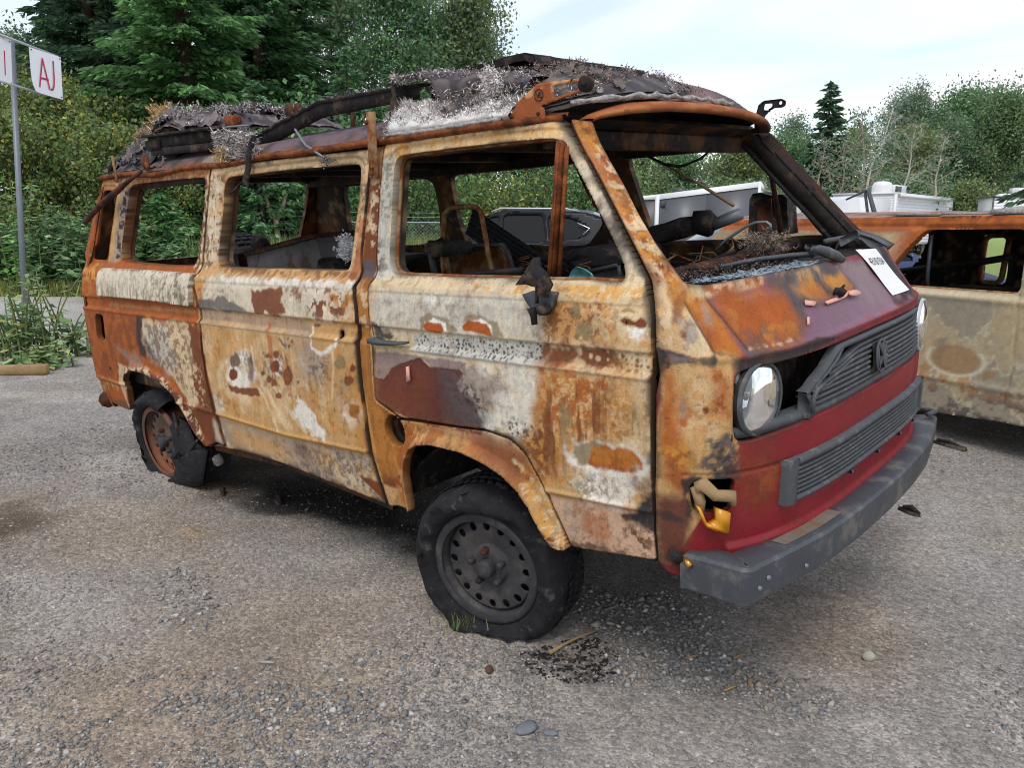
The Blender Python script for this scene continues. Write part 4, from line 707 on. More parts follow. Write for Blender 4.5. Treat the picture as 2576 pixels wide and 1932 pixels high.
('f',0,[(-0.912,0.593),(-0.915,0.504),(-0.928,0.502),(-0.925,0.591)],0.004,0.004,40,0.85),
('f',0,[(-0.867,0.586),(-0.885,0.488),(-0.895,0.486),(-0.879,0.584)],0.004,0.004,40,0.85),
('f',0,[(-1.172,0.564),(-1.161,0.519),(-1.175,0.517),(-1.186,0.562)],0.004,0.004,40,0.85),
('f',18,[(-1.721,0.578),(-0.538,0.597),(-0.486,0.407),(-0.978,0.425),(-1.514,0.44),(-1.753,0.431)],0.01,0.01,20,0.8),
('f',3,[(-1.623,0.547),(-1.186,0.562),(-1.089,0.463),(-1.253,0.447),(-1.63,0.453)],0.04,0.04,16,0.85),
('k',3,[(-0.96,0.555),(-0.542,0.582),(-0.534,0.417),(-0.855,0.434)],0.04,0.04,26,0.9),
('k',11,[(-1.052,0.577),(-0.538,0.597),(-0.497,0.405),(-1.039,0.426)],0.04,0.04,60,0.55),
('f',8,[(-0.97,0.517),(-0.996,0.503),(-1.026,0.496),(-1.056,0.498),(-1.074,0.509),(-1.077,0.525),(-1.064,0.543),(-1.038,0.557),(-1.007,0.564),(-0.978,0.562),(-0.961,0.551),(-0.958,0.535)],0.02,0.02,40,0.6),
('k',0,[(-0.817,0.559),(-0.513,0.574),(-0.514,0.415),(-0.795,0.439)],0.04,0.03,50,0.7),
('f',19,[(-1.737,0.597),(-1.175,0.594),(-0.535,0.611),(-0.538,0.597),(-1.182,0.574),(-1.737,0.578)],0.004,0.004,30,0.8),
('f',0,[(-1.727,1.031),(-0.834,1.031),(-0.847,1.02),(-1.729,1.019)],0.004,0.004,30,0.6),
('f',1,[(-1.728,0.698),(-1.639,0.676),(-1.617,0.622),(-1.709,0.609),(-1.731,0.664)],0.01,0.02,26,0.7),
('k',14,[(-1.723,0.573),(-1.652,0.44),(-1.753,0.431)],0.02,0.02,30,0.6),
('f',4,[(-0.616,1.225),(-0.545,1.221),(-0.538,1.022),(-0.577,1.031),(-0.59,1.092)],0.02,0.03,24,0.5),
('f',4,[(-0.575,0.887),(-0.533,0.624),(-0.626,0.621),(-0.637,0.781)],0.05,0.05,14,0.6),
('f',5,[(-2.983,1.788),(-1.694,1.737),(-1.781,1.233),(-1.733,0.876),(-1.679,0.418),(-3.681,0.291),(-3.215,1.14)],0.004,0,18,1.0),
('f',3,[(-2.925,1.753),(-1.694,1.707),(-1.695,1.657),(-1.76,1.686),(-2.544,1.707),(-2.899,1.721)],0.02,0.02,20,0.7),
('k',5,[(-2.924,1.769),(-1.699,1.724),(-1.696,1.665),(-2.899,1.721)],0.03,0.03,26,0.9),
('f',3,[(-2.732,1.682),(-2.516,1.696),(-2.65,1.469),(-2.681,1.298),(-2.821,1.296)],0.02,0.02,18,0.8),
('k',11,[(-2.706,1.661),(-2.55,1.693),(-2.65,1.469),(-2.681,1.318),(-2.77,1.317)],0.02,0.02,40,0.85),
('f',3,[(-2.927,1.722),(-2.716,1.711),(-2.745,1.678),(-2.927,1.686)],0.02,0.01,20,0.6),
('k',19,[(-3.144,1.261),(-2.927,1.29),(-2.891,1.109),(-3.112,1.122)],0.04,0.03,36,0.7),
('k',7,[(-3.12,1.027),(-2.37,1.047),(-2.476,0.753),(-3.141,0.562)],0.06,0.05,18,0.6),
('f',6,[(-3.132,1.191),(-2.84,1.198),(-2.826,1.116),(-3.13,1.105)],0.03,0.03,14,0.5),
('f',10,[(-2.428,1.022),(-2.334,1.032),(-2.375,0.799),(-2.452,0.81),(-2.454,0.901)],0.015,0.012,20,0.9),
('f',18,[(-2.763,0.839),(-2.473,0.808),(-2.403,0.733),(-2.587,0.742)],0.03,0.03,20,0.5),
('f',0,[(-2.35,1.014),(-1.793,1.027),(-1.804,0.788),(-1.797,0.639),(-1.954,0.583),(-2.083,0.714),(-2.221,0.792),(-2.363,0.827),(-2.392,0.906)],0.015,0.03,18,0.9),
('f',2,[(-2.345,0.997),(-2.078,0.996),(-2.034,0.797),(-2.162,0.749),(-2.343,0.829)],0.04,0.04,14,0.7),
('k',8,[(-2.34,1.014),(-1.746,1.018),(-1.803,0.621),(-2.064,0.717),(-2.367,0.818)],0.02,0.03,40,0.65),
('f',10,[(-2.381,0.942),(-2.303,0.877),(-2.219,0.796),(-2.3,0.789),(-2.389,0.861)],0.02,0.03,26,0.6),
('f',7,[(-1.837,1.016),(-1.749,1.002),(-1.767,0.824),(-1.742,0.629),(-1.752,0.449),(-1.885,0.403),(-1.984,0.481),(-2.001,0.576),(-1.847,0.615),(-1.896,0.694),(-1.852,0.865)],0.006,0.02,26,0.95),
('k',0,[(-1.977,0.854),(-1.801,0.821),(-1.785,0.624),(-2.002,0.594)],0.02,0.03,46,0.7),
('f',1,[(-1.759,0.585),(-1.695,0.432),(-1.786,0.429)],0.02,0.02,26,0.7),
('k',5,[(-2.788,1.081),(-1.777,1.095),(-1.788,1.047),(-2.807,1.024)],0.02,0.02,30,0.9),
('f',3,[(-2.79,1.076),(-1.778,1.087),(-1.799,1.07),(-2.784,1.058)],0.01,0.01,24,0.5),
('f',8,[(-3.15,0.509),(-2.727,0.503),(-2.761,0.463),(-3.031,0.462)],0.02,0.03,20,0.8),
('k',3,[(-3.108,0.618),(-2.7,0.634),(-2.719,0.593),(-3.102,0.546)],0.02,0.02,30,0.6),
('f',0,[(-2.762,0.743),(-2.655,0.735),(-2.776,0.527),(-2.751,0.46),(-2.817,0.581)],0.01,0.015,30,0.7),
('f',9,[(-2.694,0.722),(-2.397,0.747),(-2.18,0.703),(-2.053,0.648),(-1.986,0.552),(-1.917,0.438),(-1.893,0.388),(-1.992,0.461),(-2.111,0.641),(-2.264,0.685),(-2.454,0.709),(-2.604,0.702),(-2.707,0.643)],0.01,0.01,24,0.9),
('k',0,[(-2.692,0.727),(-2.395,0.752),(-2.178,0.708),(-2.053,0.648),(-1.967,0.555),(-1.874,0.391),(-1.992,0.461),(-2.111,0.641),(-2.264,0.685),(-2.604,0.702),(-2.712,0.633)],0.01,0.01,38,0.9),
('f',8,[(-1.764,1.684),(-1.708,1.695),(-1.709,1.573),(-1.736,1.411),(-1.765,1.269),(-1.838,1.287),(-1.803,1.368),(-1.758,1.562)],0.012,0.02,24,0.85),
('k',0,[(-1.764,1.684),(-1.7,1.699),(-1.704,1.573),(-1.736,1.411),(-1.758,1.267),(-1.838,1.287),(-1.803,1.368)],0.01,0.015,42,0.95),
('f',18,[(-2.669,1.659),(-2.562,1.693),(-2.638,1.494),(-2.675,1.303),(-2.77,1.297),(-2.701,1.52)],0.015,0.02,20,0.8),
('k',10,[(-2.657,1.659),(-2.562,1.693),(-2.638,1.494),(-2.675,1.303),(-2.744,1.297)],0.01,0.02,46,0.9),
('f',3,[(-2.794,1.614),(-2.682,1.685),(-2.701,1.52),(-2.77,1.302),(-2.835,1.296)],0.02,0.02,20,0.8),
('f',8,[(-2.926,1.756),(-1.695,1.711),(-1.694,1.695),(-1.788,1.692),(-2.448,1.702),(-2.541,1.699),(-2.686,1.7)],0.02,0.02,16,0.5),
('k',3,[(-2.926,1.756),(-1.695,1.711),(-1.692,1.678),(-2.447,1.697),(-2.683,1.69)],0.01,0.01,40,0.7),
('f',7,[(-0.531,1.72),(-0.458,1.728),(-0.468,1.269),(-0.476,0.823),(0.401,0.469),(-0.639,0.498),(-0.478,0.402),(-0.542,0.984),(-0.556,1.227)],0.004,0,18,1.0),
('f',4,[(-0.549,1.252),(-0.453,1.245),(-0.465,0.948),(-0.459,0.825),(-0.33,0.773),(-0.257,0.753),(-0.345,0.553),(-0.546,0.514),(-0.538,1.047)],0.04,0.03,12,0.65),
('k',0,[(-0.514,1.6),(-0.46,1.597),(-0.475,1.367),(-0.549,1.401)],0.02,0.02,50,0.85),
('f',3,[(-0.527,1.717),(-0.473,1.715),(-0.461,1.614),(-0.504,1.616)],0.02,0.02,20,0.8),
('f',11,[(-0.554,1.327),(-0.482,1.327),(-0.467,1.262),(-0.536,1.267)],0.006,0.01,40,0.9),
('k',0,[(-0.549,1.252),(-0.453,1.245),(-0.454,1.053),(-0.521,1.048)],0.02,0.02,40,0.7),
('f',9,[(-0.484,0.822),(-0.33,0.773),(-0.181,0.76),(-0.221,0.743),(-0.409,0.783)],0.02,0.02,30,0.6),
('f',5,[(-0.352,0.757),(-0.054,0.783),(0.19,0.784),(0.298,0.675),(0.245,0.605),(0.16,0.664),(-0.029,0.712),(-0.245,0.695),(-0.326,0.621),(-0.347,0.418),(-0.417,0.431)],0.03,0.02,14,0.75),
('k',3,[(-0.352,0.757),(-0.054,0.783),(0.078,0.779),(-0.062,0.721),(-0.261,0.692),(-0.337,0.563),(-0.347,0.418),(-0.417,0.431)],0.02,0.02,30,0.8),
('f',9,[(0.012,0.769),(0.19,0.781),(0.256,0.73),(0.218,0.637),(0.16,0.664),(0.069,0.695)],0.03,0.03,20,0.5),
('k',0,[(0.196,0.719),(0.298,0.675),(0.375,0.516),(0.398,0.469),(0.323,0.477),(0.26,0.579)],0.01,0.01,42,0.95),
('k',19,[(0.225,0.71),(0.308,0.656),(0.378,0.517),(0.323,0.477),(0.26,0.579)],0.01,0.01,40,0.8)]
FRONT_PAINT = [
('f',3,[(-0.785,1.731),(-0.717,1.721),(-0.792,1.3),(-0.735,1.262),(-0.756,1.09),(-0.766,1.046),(-0.768,0.897),(-0.75,0.862),(-0.921,0.515),(-0.966,0.518),(-0.988,0.767),(-0.937,1.139),(-0.885,1.28)],0.004,0,18,1.0),
('f',6,[(-0.785,1.731),(-0.717,1.721),(-0.78,1.464),(-0.802,1.304),(-0.792,1.3),(-0.815,1.23),(-0.89,1.162),(-0.862,1.278),(-0.88,1.28)],0.03,0.03,14,0.7),
('k',4,[(-0.785,1.731),(-0.717,1.721),(-0.78,1.464),(-0.802,1.304),(-0.792,1.3),(-0.815,1.23),(-0.89,1.162),(-0.862,1.278),(-0.88,1.28)],0.02,0.02,26,0.95),
('k',5,[(-0.779,1.726),(-0.717,1.721),(-0.764,1.53),(-0.816,1.557)],0.02,0.02,30,0.9),
('k',7,[(-0.759,1.703),(-0.738,1.684),(-0.804,1.366),(-0.804,1.289),(-0.85,1.276)],0.02,0.02,55,0.8),
('k',0,[(-0.771,1.667),(-0.744,1.652),(-0.798,1.298),(-0.808,1.291),(-0.843,1.278),(-0.851,1.368)],0.02,0.02,45,0.8),
('s',10,[(-0.858,1.337),(-0.795,1.334),(-0.844,1.234),(-0.877,1.221)],0.02,0.01,48,0.8),
('f',0,[(-0.839,1.307),(-0.827,1.277),(-0.832,1.225),(-0.788,1.2),(-0.789,1.113),(-0.865,1.101),(-0.895,1.118),(-0.927,1.12)],0.02,0.03,16,0.85),
('k',3,[(-0.876,1.221),(-0.788,1.2),(-0.789,1.113),(-0.865,1.101),(-0.927,1.12)],0.03,0.03,40,0.7),
('f',4,[(-0.873,1.226),(-0.863,1.226),(-0.904,1.144),(-0.92,1.132)],0.02,0.02,26,0.8),
('f',7,[(-0.831,1.237),(-0.798,1.247),(-0.833,1.191),(-0.857,1.179)],0.01,0.02,30,0.8),
('f',18,[(-0.832,1.179),(-0.809,1.189),(-0.804,1.148),(-0.816,1.143),(-0.839,1.127),(-0.857,1.133)],0.005,0.01,40,0.9),
('f',7,[(-0.823,1.184),(-0.812,1.178),(-0.836,1.15),(-0.848,1.144)],0.006,0.015,46,0.8),
('f',18,[(-0.83,1.183),(-0.833,1.179),(-0.837,1.177),(-0.841,1.176),(-0.843,1.177),(-0.844,1.18),(-0.843,1.184),(-0.84,1.187),(-0.836,1.19),(-0.833,1.191),(-0.83,1.19),(-0.829,1.187)],0.003,0.006,50,0.9),
('f',5,[(-0.803,1.23),(-0.74,1.234),(-0.694,1.105),(-0.749,1.089),(-0.776,1.088),(-0.791,1.11)],0.006,0.01,20,1),
('f',4,[(-0.798,1.227),(-0.723,1.227),(-0.707,1.152),(-0.755,1.127),(-0.772,1.187)],0.05,0.04,12,0.65),
('f',18,[(-0.771,1.222),(-0.753,1.224),(-0.747,1.173),(-0.762,1.16),(-0.776,1.181)],0.01,0.015,40,0.5),
('f',0,[(-0.793,1.278),(-0.772,1.267),(-0.736,1.262),(-0.737,1.234),(-0.769,1.239),(-0.786,1.266)],0.01,0.01,30,0.7),
('k',5,[(-0.793,1.278),(-0.736,1.262),(-0.72,1.233),(-0.781,1.234)],0.01,0.015,40,0.8),
('f',0,[(-0.773,1.266),(-0.654,1.268),(-0.51,1.272),(-0.518,1.247),(-0.63,1.233),(-0.734,1.234)],0.006,0.01,24,0.8),
('k',5,[(-0.769,1.265),(-0.511,1.271),(-0.52,1.244),(-0.72,1.233)],0.02,0.02,34,0.9),
('k',7,[(-0.671,1.267),(-0.622,1.26),(-0.654,1.236),(-0.682,1.244)],0.02,0.02,50,0.6),
('f',16,[(-0.511,1.271),(-0.035,1.259),(0.194,1.253),(0.557,1.275),(0.591,1.119),(0.522,1.095),(-0.295,1.076),(-0.593,1.084),(-0.71,1.074),(-0.74,1.234),(-0.52,1.244)],0.006,0,18,1.0),
('f',11,[(-0.521,1.272),(-0.162,1.281),(-0.163,1.288),(-0.022,1.238),(0.026,1.186),(-0.066,1.17),(-0.305,1.178),(-0.388,1.176),(-0.42,1.13),(-0.53,1.104),(-0.646,1.087),(-0.71,1.074),(-0.723,1.181),(-0.472,1.213),(-0.52,1.244)],0.012,0.02,16,0.95),
('f',18,[(-0.349,1.266),(-0.192,1.265),(-0.172,1.233),(-0.346,1.238)],0.03,0.03,18,0.6),
('k',3,[(-0.5,1.27),(-0.289,1.271),(-0.199,1.256),(-0.392,1.247)],0.03,0.03,40,0.7),
('k',3,[(-0.349,1.266),(-0.178,1.259),(-0.189,1.222),(-0.362,1.24)],0.03,0.03,34,0.8),
('f',5,[(-0.713,1.232),(-0.594,1.231),(-0.453,1.215),(-0.444,1.15),(-0.49,1.131),(-0.563,1.107),(-0.609,1.111),(-0.689,1.128),(-0.701,1.166)],0.03,0.03,12,1),
('f',6,[(-0.681,1.22),(-0.456,1.212),(-0.449,1.151),(-0.521,1.129),(-0.591,1.132),(-0.658,1.164)],0.07,0.05,10,0.9),
('k',4,[(-0.705,1.231),(-0.456,1.212),(-0.449,1.151),(-0.588,1.114),(-0.688,1.129)],0.05,0.04,16,0.6),
('k',11,[(-0.671,1.142),(-0.568,1.135),(-0.57,1.105),(-0.67,1.121)],0.03,0.03,50,0.7),
('f',4,[(-0.382,1.226),(-0.252,1.237),(-0.198,1.202),(-0.198,1.181),(-0.292,1.18),(-0.378,1.204)],0.02,0.02,22,0.95),
('f',4,[(-0.175,1.231),(-0.011,1.237),(0.021,1.187),(-0.05,1.179),(-0.162,1.19)],0.012,0.015,22,0.98),
('f',6,[(-0.316,1.211),(-0.177,1.208),(-0.198,1.181),(-0.292,1.18)],0.03,0.03,18,0.6),
('f',11,[(-0.223,1.261),(-0.194,1.248),(-0.187,1.189),(-0.216,1.184),(-0.215,1.212)],0.008,0.015,26,0.95),
('f',12,[(-0.027,1.25),(0.194,1.253),(0.267,1.174),(0.084,1.139),(-0.01,1.159),(0.037,1.185)],0.06,0.05,10,0.55),
('f',18,[(-0.035,1.259),(0.275,1.237),(0.146,1.215),(-0.004,1.241)],0.01,0.02,26,0.5),
('f',15,[(-0.26,1.091),(0.394,1.101),(0.379,1.078),(-0.295,1.076)],0.012,0.02,20,0.75),
('f',11,[(0.363,1.277),(0.563,1.264),(0.598,1.118),(0.53,1.095),(0.348,1.08),(0.467,1.107),(0.398,1.251)],0.012,0.01,20,0.95),
('f',10,[(0.46,1.277),(0.545,1.271),(0.591,1.119),(0.522,1.095),(0.305,1.083),(0.253,1.109),(0.411,1.124),(0.44,1.227)],0.02,0.03,16,0.9),
('f',10,[(-0.793,1.106),(-0.756,1.088),(-0.762,1.052),(-0.442,1.064),(-0.286,1.075),(-0.413,1.094),(-0.592,1.085),(-0.655,1.089),(-0.703,1.08)],0.004,0.004,22,1),
('f',8,[(-0.742,1.088),(-0.69,1.097),(-0.53,1.085),(-0.379,1.085),(-0.533,1.082),(-0.72,1.072)],0.03,0.02,20,0.4),
('f',17,[(-0.688,1.107),(-0.578,1.105),(-0.526,1.107),(-0.524,1.099),(-0.581,1.102),(-0.646,1.105),(-0.693,1.101)],0.003,0.008,60,0.8),
('f',3,[(-0.79,1.1),(-0.75,1.087),(-0.757,1.06),(-0.766,1.046),(-0.78,1.035),(-0.798,1.072)],0.02,0.02,20,0.8),
('f',10,[(-0.929,1.118),(-0.895,1.112),(-0.866,1.098),(-0.829,1.095),(-0.79,1.103),(-0.8,1.067),(-0.82,1.071),(-0.841,1.085),(-0.871,1.085),(-0.909,1.081),(-0.959,1.046)],0.004,0.007,30,1),
('f',12,[(-0.902,1.099),(-0.863,1.097),(-0.854,1.089),(-0.879,1.086),(-0.904,1.086)],0.01,0.01,30,0.7),
('f',8,[(-0.844,1.087),(-0.846,1.083),(-0.85,1.08),(-0.854,1.08),(-0.858,1.081),(-0.86,1.084),(-0.859,1.087),(-0.857,1.091),(-0.853,1.094),(-0.849,1.095),(-0.845,1.094),(-0.843,1.091)],0.003,0.003,50,1.0),
('f',0,[(-0.89,1.074),(-0.818,1.068),(-0.812,1.028),(-0.83,0.952),(-0.814,0.888),(-0.874,0.904),(-0.888,0.998),(-0.911,1.059)],0.05,0.04,12,0.55),
('f',6,[(-0.947,1.056),(-0.912,1.074),(-0.904,1.028),(-0.92,0.933),(-0.914,0.868),(-0.957,0.862)],0.03,0.03,16,0.95),
('k',7,[(-0.816,1.05),(-0.78,1.035),(-0.781,0.949),(-0.809,0.941),(-0.82,0.998)],0.03,0.03,40,0.9),
('f',6,[(-0.81,1.046),(-0.777,1.032),(-0.782,0.942),(-0.809,0.951)],0.03,0.03,20,0.9),
('k',4,[(-0.941,1.072),(-0.779,1.041),(-0.783,0.885),(-0.937,0.865)],0.05,0.04,34,0.5),
('f',6,[(-0.908,1.0),(-0.888,1.005),(-0.888,0.945),(-0.892,0.92),(-0.908,0.931)],0.01,0.02,40,0.9),
('f',18,[(-0.902,0.995),(-0.893,0.998),(-0.893,0.954),(-0.902,0.944)],0.006,0.012,50,0.9),
('f',7,[(-0.847,0.969),(-0.833,0.971),(-0.833,0.958),(-0.842,0.952)],0.004,0.01,50,1.0),
('k',5,[(-0.863,0.952),(-0.83,0.946),(-0.823,0.914),(-0.85,0.921)],0.02,0.02,50,0.7),
('f',5,[(-0.963,0.807),(-0.938,0.86),(-0.909,0.873),(-0.869,0.842),(-0.881,0.773),(-0.894,0.727),(-0.952,0.769)],0.02,0.03,20,0.9),
('k',19,[(-0.952,0.867),(-0.873,0.875),(-0.869,0.817),(-0.928,0.812)],0.03,0.03,40,0.8),
('v',6,[(-0.952,0.944),(-0.9,0.948),(-0.9,0.844),(-0.948,0.839)],0.04,0.03,26,0.7),
('f',11,[(-0.825,0.875),(-0.784,0.896),(-0.755,0.873),(-0.741,0.852),(-0.743,0.785),(-0.819,0.788),(-0.864,0.798),(-0.829,0.832)],0.01,0.03,24,0.9),
('k',3,[(-0.86,0.842),(-0.765,0.86),(-0.748,0.785),(-0.855,0.789)],0.02,0.03,46,0.7),
('k',10,[(-0.825,0.884),(-0.745,0.867),(-0.743,0.785),(-0.824,0.788)],0.02,0.03,60,0.8),
('f',10,[(-0.899,0.771),(-0.877,0.78),(-0.738,0.784),(-0.742,0.765),(-0.863,0.769),(-0.885,0.728),(-0.865,0.659),(-0.897,0.666)],0.006,0.015,30,0.95),
('f',9,[(-0.975,0.714),(-0.899,0.727),(-0.864,0.649),(-0.88,0.569),(-0.89,0.497),(-0.966,0.508)],0.02,0.02,20,0.95),
('f',10,[(-0.974,0.673),(-0.879,0.663),(-0.883,0.647),(-0.971,0.658)],0.01,0.015,30,0.8),
('f',10,[(-0.955,1.071),(-0.952,1.053),(-0.957,0.861),(-0.968,0.859)],0.012,0.015,26,0.9),
('f',15,[(-0.739,0.847),(-0.691,0.868),(-0.558,0.87),(-0.384,0.861),(0.266,0.881),(0.421,0.919),(0.419,0.798),(0.289,0.656),(-0.064,0.659),(-0.334,0.631),(-0.73,0.564),(-0.875,0.564),(-0.859,0.628),(-0.772,0.654),(-0.74,0.779)],0.004,0.006,30,1),
('f',7,[(-0.739,0.847),(-0.655,0.856),(-0.602,0.76),(-0.738,0.784)],0.08,0.04,14,0.55),
('f',7,[(-0.737,0.779),(-0.61,0.772),(-0.615,0.672),(-0.757,0.662)],0.06,0.04,14,0.6),
('k',5,[(-0.732,0.783),(-0.61,0.777),(-0.627,0.716),(-0.73,0.718)],0.04,0.04,30,0.5),
('f',7,[(-0.875,0.575),(-0.777,0.655),(-0.755,0.621),(-0.82,0.571)],0.06,0.05,12,0.4)]
def run_paint(u, v, plist, base, seed=1):
    P = np.stack([u, v], 1); n = len(u); c = np.tile(np.append(lin(PC[PR[base]]), .72), (n, 1))
    cache = {}
    lo = P.min(0)-.05; hi = P.max(0)+.05
    def nz(fr, sx, sz, sd):
        k = (fr, sx, sz, sd)
        if k not in cache: cache[k] = fbm(u*fr*sx, v*fr*sz, sd, 5)
        return cache[k]
    jit = fbm(u*9, v*9, 71, 4)-.5
    for i, (mode, k, pts, soft, amp, fr, al) in enumerate(plist):
        poly = np.array(pts); a, b = poly.min(0)-.06, poly.max(0)+.06
        if (b < lo).any() or (a > hi).any(): continue
        m = ((P > a) & (P < b)).all(1)
        if not m.any(): continue
        sd, _ = polysd(P[m], poly); nn = nz(fr, 1, 1, 11+i % 5)[m]-.5
        mask = sstep(-soft, soft, sd+amp*2.2*nn)*al
        if mode == 'k':
            q = nz(fr*1.0, 1, 1, 41+i % 7)[m]; mask = mask*sstep(.50, .545, q+.04*(nz(fr*3, 1, 1, 3)[m]-.5))
        elif mode == 'v':
            q = nz(fr, 1, .10, 51+i % 5)[m]; mask = mask*sstep(.47, .56, q+.10*(nz(fr*2, 1, 1, 5)[m]-.5))
        elif mode == 's':
            q = cellnoise(u[m]*fr*1.1, v[m]*fr*1.1, i); mask = mask*sstep(1.05, .8, q)
        cc = np.append(lin(PC[k]), ROUGH[k]); t = cc*np.array([1, 1, 1, 1]); tint = (1+.28*jit[m]); tgt = np.tile(t, (m.sum(), 1)); tgt[:, :3] *= tint[:, None]
        c[m] += (tgt-c[m])*mask[:, None]
    g = fbm(u*26, v*26, 91, 5); f2 = fbm(u*110, v*110, 97, 3)
    st = fbm(u*90, v*9, 93, 4); f3 = fbm(u*48, v*48, 99, 5)
    w_ = (.3+.7*sstep(.45, .6, c[:, 3]))[:, None]; c[:, :3] *= 1+w_*((.84+.32*g)[:, None]*(.88+.24*f2)[:, None]*(.97+.06*st)[:, None]-1)
    burnt = sstep(.45, .6, c[:, 3]); k = burnt*sstep(.61, .67, f3)*.35*sstep(.40, .52, fbm(u*6, v*6, 95, 3)); c[:, :3] += (lin((84, 58, 40))-c[:, :3])*k[:, None]
    k = burnt*sstep(.62, .68, fbm(u*90, v*12, 94, 3))*.16; c[:, :3] += (lin((120, 74, 36))-c[:, :3])*k[:, None]
    return c
def inset(poly, d):
    p = np.asarray(poly, float); a = np.roll(p, 1, 0); b = np.roll(p, -1, 0); t = b-a; t /= np.linalg.norm(t, axis=1)[:, None]+1e-12
    s_ = np.sign(((p[:, 0]*np.roll(p[:, 1], -1))-(np.roll(p[:, 0], -1)*p[:, 1])).sum()); return p+np.stack([-t[:, 1], t[:, 0]], 1)*d*s_
def panel(name, parent, outline, holes, mp, step, mt, colf, lip=.018, relief=None, flip=False, lipcol=None, cut=.008, hcut=.02, holelip=None, gap=0.0, soot=0.0):
    outline = soften(outline, cut, 2)
    if gap: outline = inset(outline, gap)
    holes = [soften(h, hcut, 2) for h in holes]
    lo, hi = outline.min(0)-step, outline.max(0)+step
    nu, nv = int((hi[0]-lo[0])/step)+2, int((hi[1]-lo[1])/step)+2
    U, Vv = np.meshgrid(lo[0]+step*np.arange(nu), lo[1]+step*np.arange(nv), indexing='ij'); P = np.stack([U.ravel(), Vv.ravel()], 1)
    sd, nr = polysd(P, outline); near_h = np.full(len(P), 9.0); lipd = np.full(len(P), lip)
    for hi_, h in enumerate(holes):
        s2, n2 = polysd(P, h); near_h = np.minimum(near_h, np.abs(s2)); m = -s2 < sd; sd = np.where(m, -s2, sd); nr[m] = n2[m]
        if holelip: lipd[m] = holelip[hi_]
    snap = np.abs(sd) < .62*step; P[snap] = nr[snap]; ok = (sd > 0) | snap
    idx = np.arange(nu*nv).reshape(nu, nv); q = np.stack([idx[:-1, :-1].ravel(), idx[1:, :-1].ravel(), idx[1:, 1:].ravel(), idx[:-1, 1:].ravel()], 1)
    good = ok[q].all(1); q = q[good]; cen = P[q].mean(1)
    inner = ~snap[q].all(1)
    if (~inner).any():
        s3, _ = polysd(cen[~inner], outline); ok3 = s3 > -1e-9
        for h in holes: s4, _ = polysd(cen[~inner], h); ok3 &= s4 < 1e-9
        kk = np.ones(len(q), bool); kk[np.where(~inner)[0]] = ok3; q = q[kk]
    used = np.unique(q); rm = -np.ones(nu*nv, int); rm[used] = np.arange(len(used)); q = rm[q]; P = P[used]; near_h = near_h[used]; lipd = lipd[used]
    off = relief(P[:, 0], P[:, 1], near_h) if relief else np.zeros(len(P))
    V = mp(P[:, 0], P[:, 1], off); col = colf(P[:, 0], P[:, 1])
    if soot:
        se, _ = polysd(P, outline); q1 = fbm(P[:, 0]*9, P[:, 1]*9, 301, 4); k = np.exp(-(np.maximum(se, 0)/(.003+.012*sstep(.5, .66, q1)))**2)*soot*sstep(.30, .5, q1+.1); col[:, :3] += (lin((50, 42, 38))-col[:, :3])*k[:, None]
        k = np.exp(-(near_h/(.002+.009*sstep(.48, .65, q1)))**2)*soot*.7*sstep(.35, .55, q1); col[:, :3] += (lin((58, 46, 38))-col[:, :3])*k[:, None]
    e = np.concatenate([q[:, [0, 1]], q[:, [1, 2]], q[:, [2, 3]], q[:, [3, 0]]]); key = np.sort(e, 1); _, inv, cnt = np.unique(key, axis=0, return_inverse=True, return_counts=True); be = e[cnt[inv.ravel()] == 1]
    bv = np.unique(be); r2 = -np.ones(len(P), int); r2[bv] = len(P)+np.arange(len(bv))
    V2 = mp(P[bv, 0], P[bv, 1], off[bv]-lipd[bv]); c2 = col[bv].copy()
    if lipcol is not None: c2[:, :3] = lin(lipcol)*(.7+.6*fbm(P[bv, 0]*30, P[bv, 1]*30, 3)[:, None])
    lq = np.stack([be[:, 1], be[:, 0], r2[be[:, 0]], r2[be[:, 1]]], 1)
    V = np.concatenate([V, V2]); col = np.concatenate([col, c2]); F = np.concatenate([q, lq])
    if flip: F = F[:, ::-1]
    me = meshobj(name, V, F, mt, parent, col=col)
    sm = np.zeros(len(F), bool); sm[:len(q)] = True; me.data.polygons.foreach_set('use_smooth', sm)
    return me
# ---- pressings of the side: swage band, belt shoulder, lower crease, window frames
def band(v, c, w): return np.exp(-((v-c)/w)**2)
ARCH_F = np.array([(0.379, 0.521), (0.356, 0.568), (0.326, 0.634), (0.298, 0.68), (0.246, 0.754), (0.19, 0.788), (0.093, 0.8), (-0.053, 0.79), (-0.33, 0.779)]); ARCH_R = np.array([(-2.689, 0.66), (-2.575, 0.72), (-2.428, 0.721), (-2.242, 0.692), (-2.111, 0.641), (-2.049, 0.552), (-1.978, 0.455), (-1.887, 0.398)])
ARCH_FI = np.array([(0.398, 0.469), (0.35, 0.462), (0.323, 0.477), (0.293, 0.518), (0.26, 0.579), (0.218, 0.627), (0.16, 0.663), (0.081, 0.691), (-0.029, 0.711), (-0.169, 0.71), (-0.245, 0.695), (-0.287, 0.674), (-0.317, 0.628), (-0.336, 0.563), (-0.336, 0.495), (-0.336, 0.417)])
def linedist(u, v, L):
    P = np.stack([u, v], 1); best = np.full(len(P), 9.0)
    for a, b in zip(L[:-1], L[1:]):
        e = b-a; t = np.clip(((P-a)@e)/(e@e+1e-12), 0, 1); best = np.minimum(best, np.linalg.norm(P-a-t[:, None]*e, axis=1))
    return best
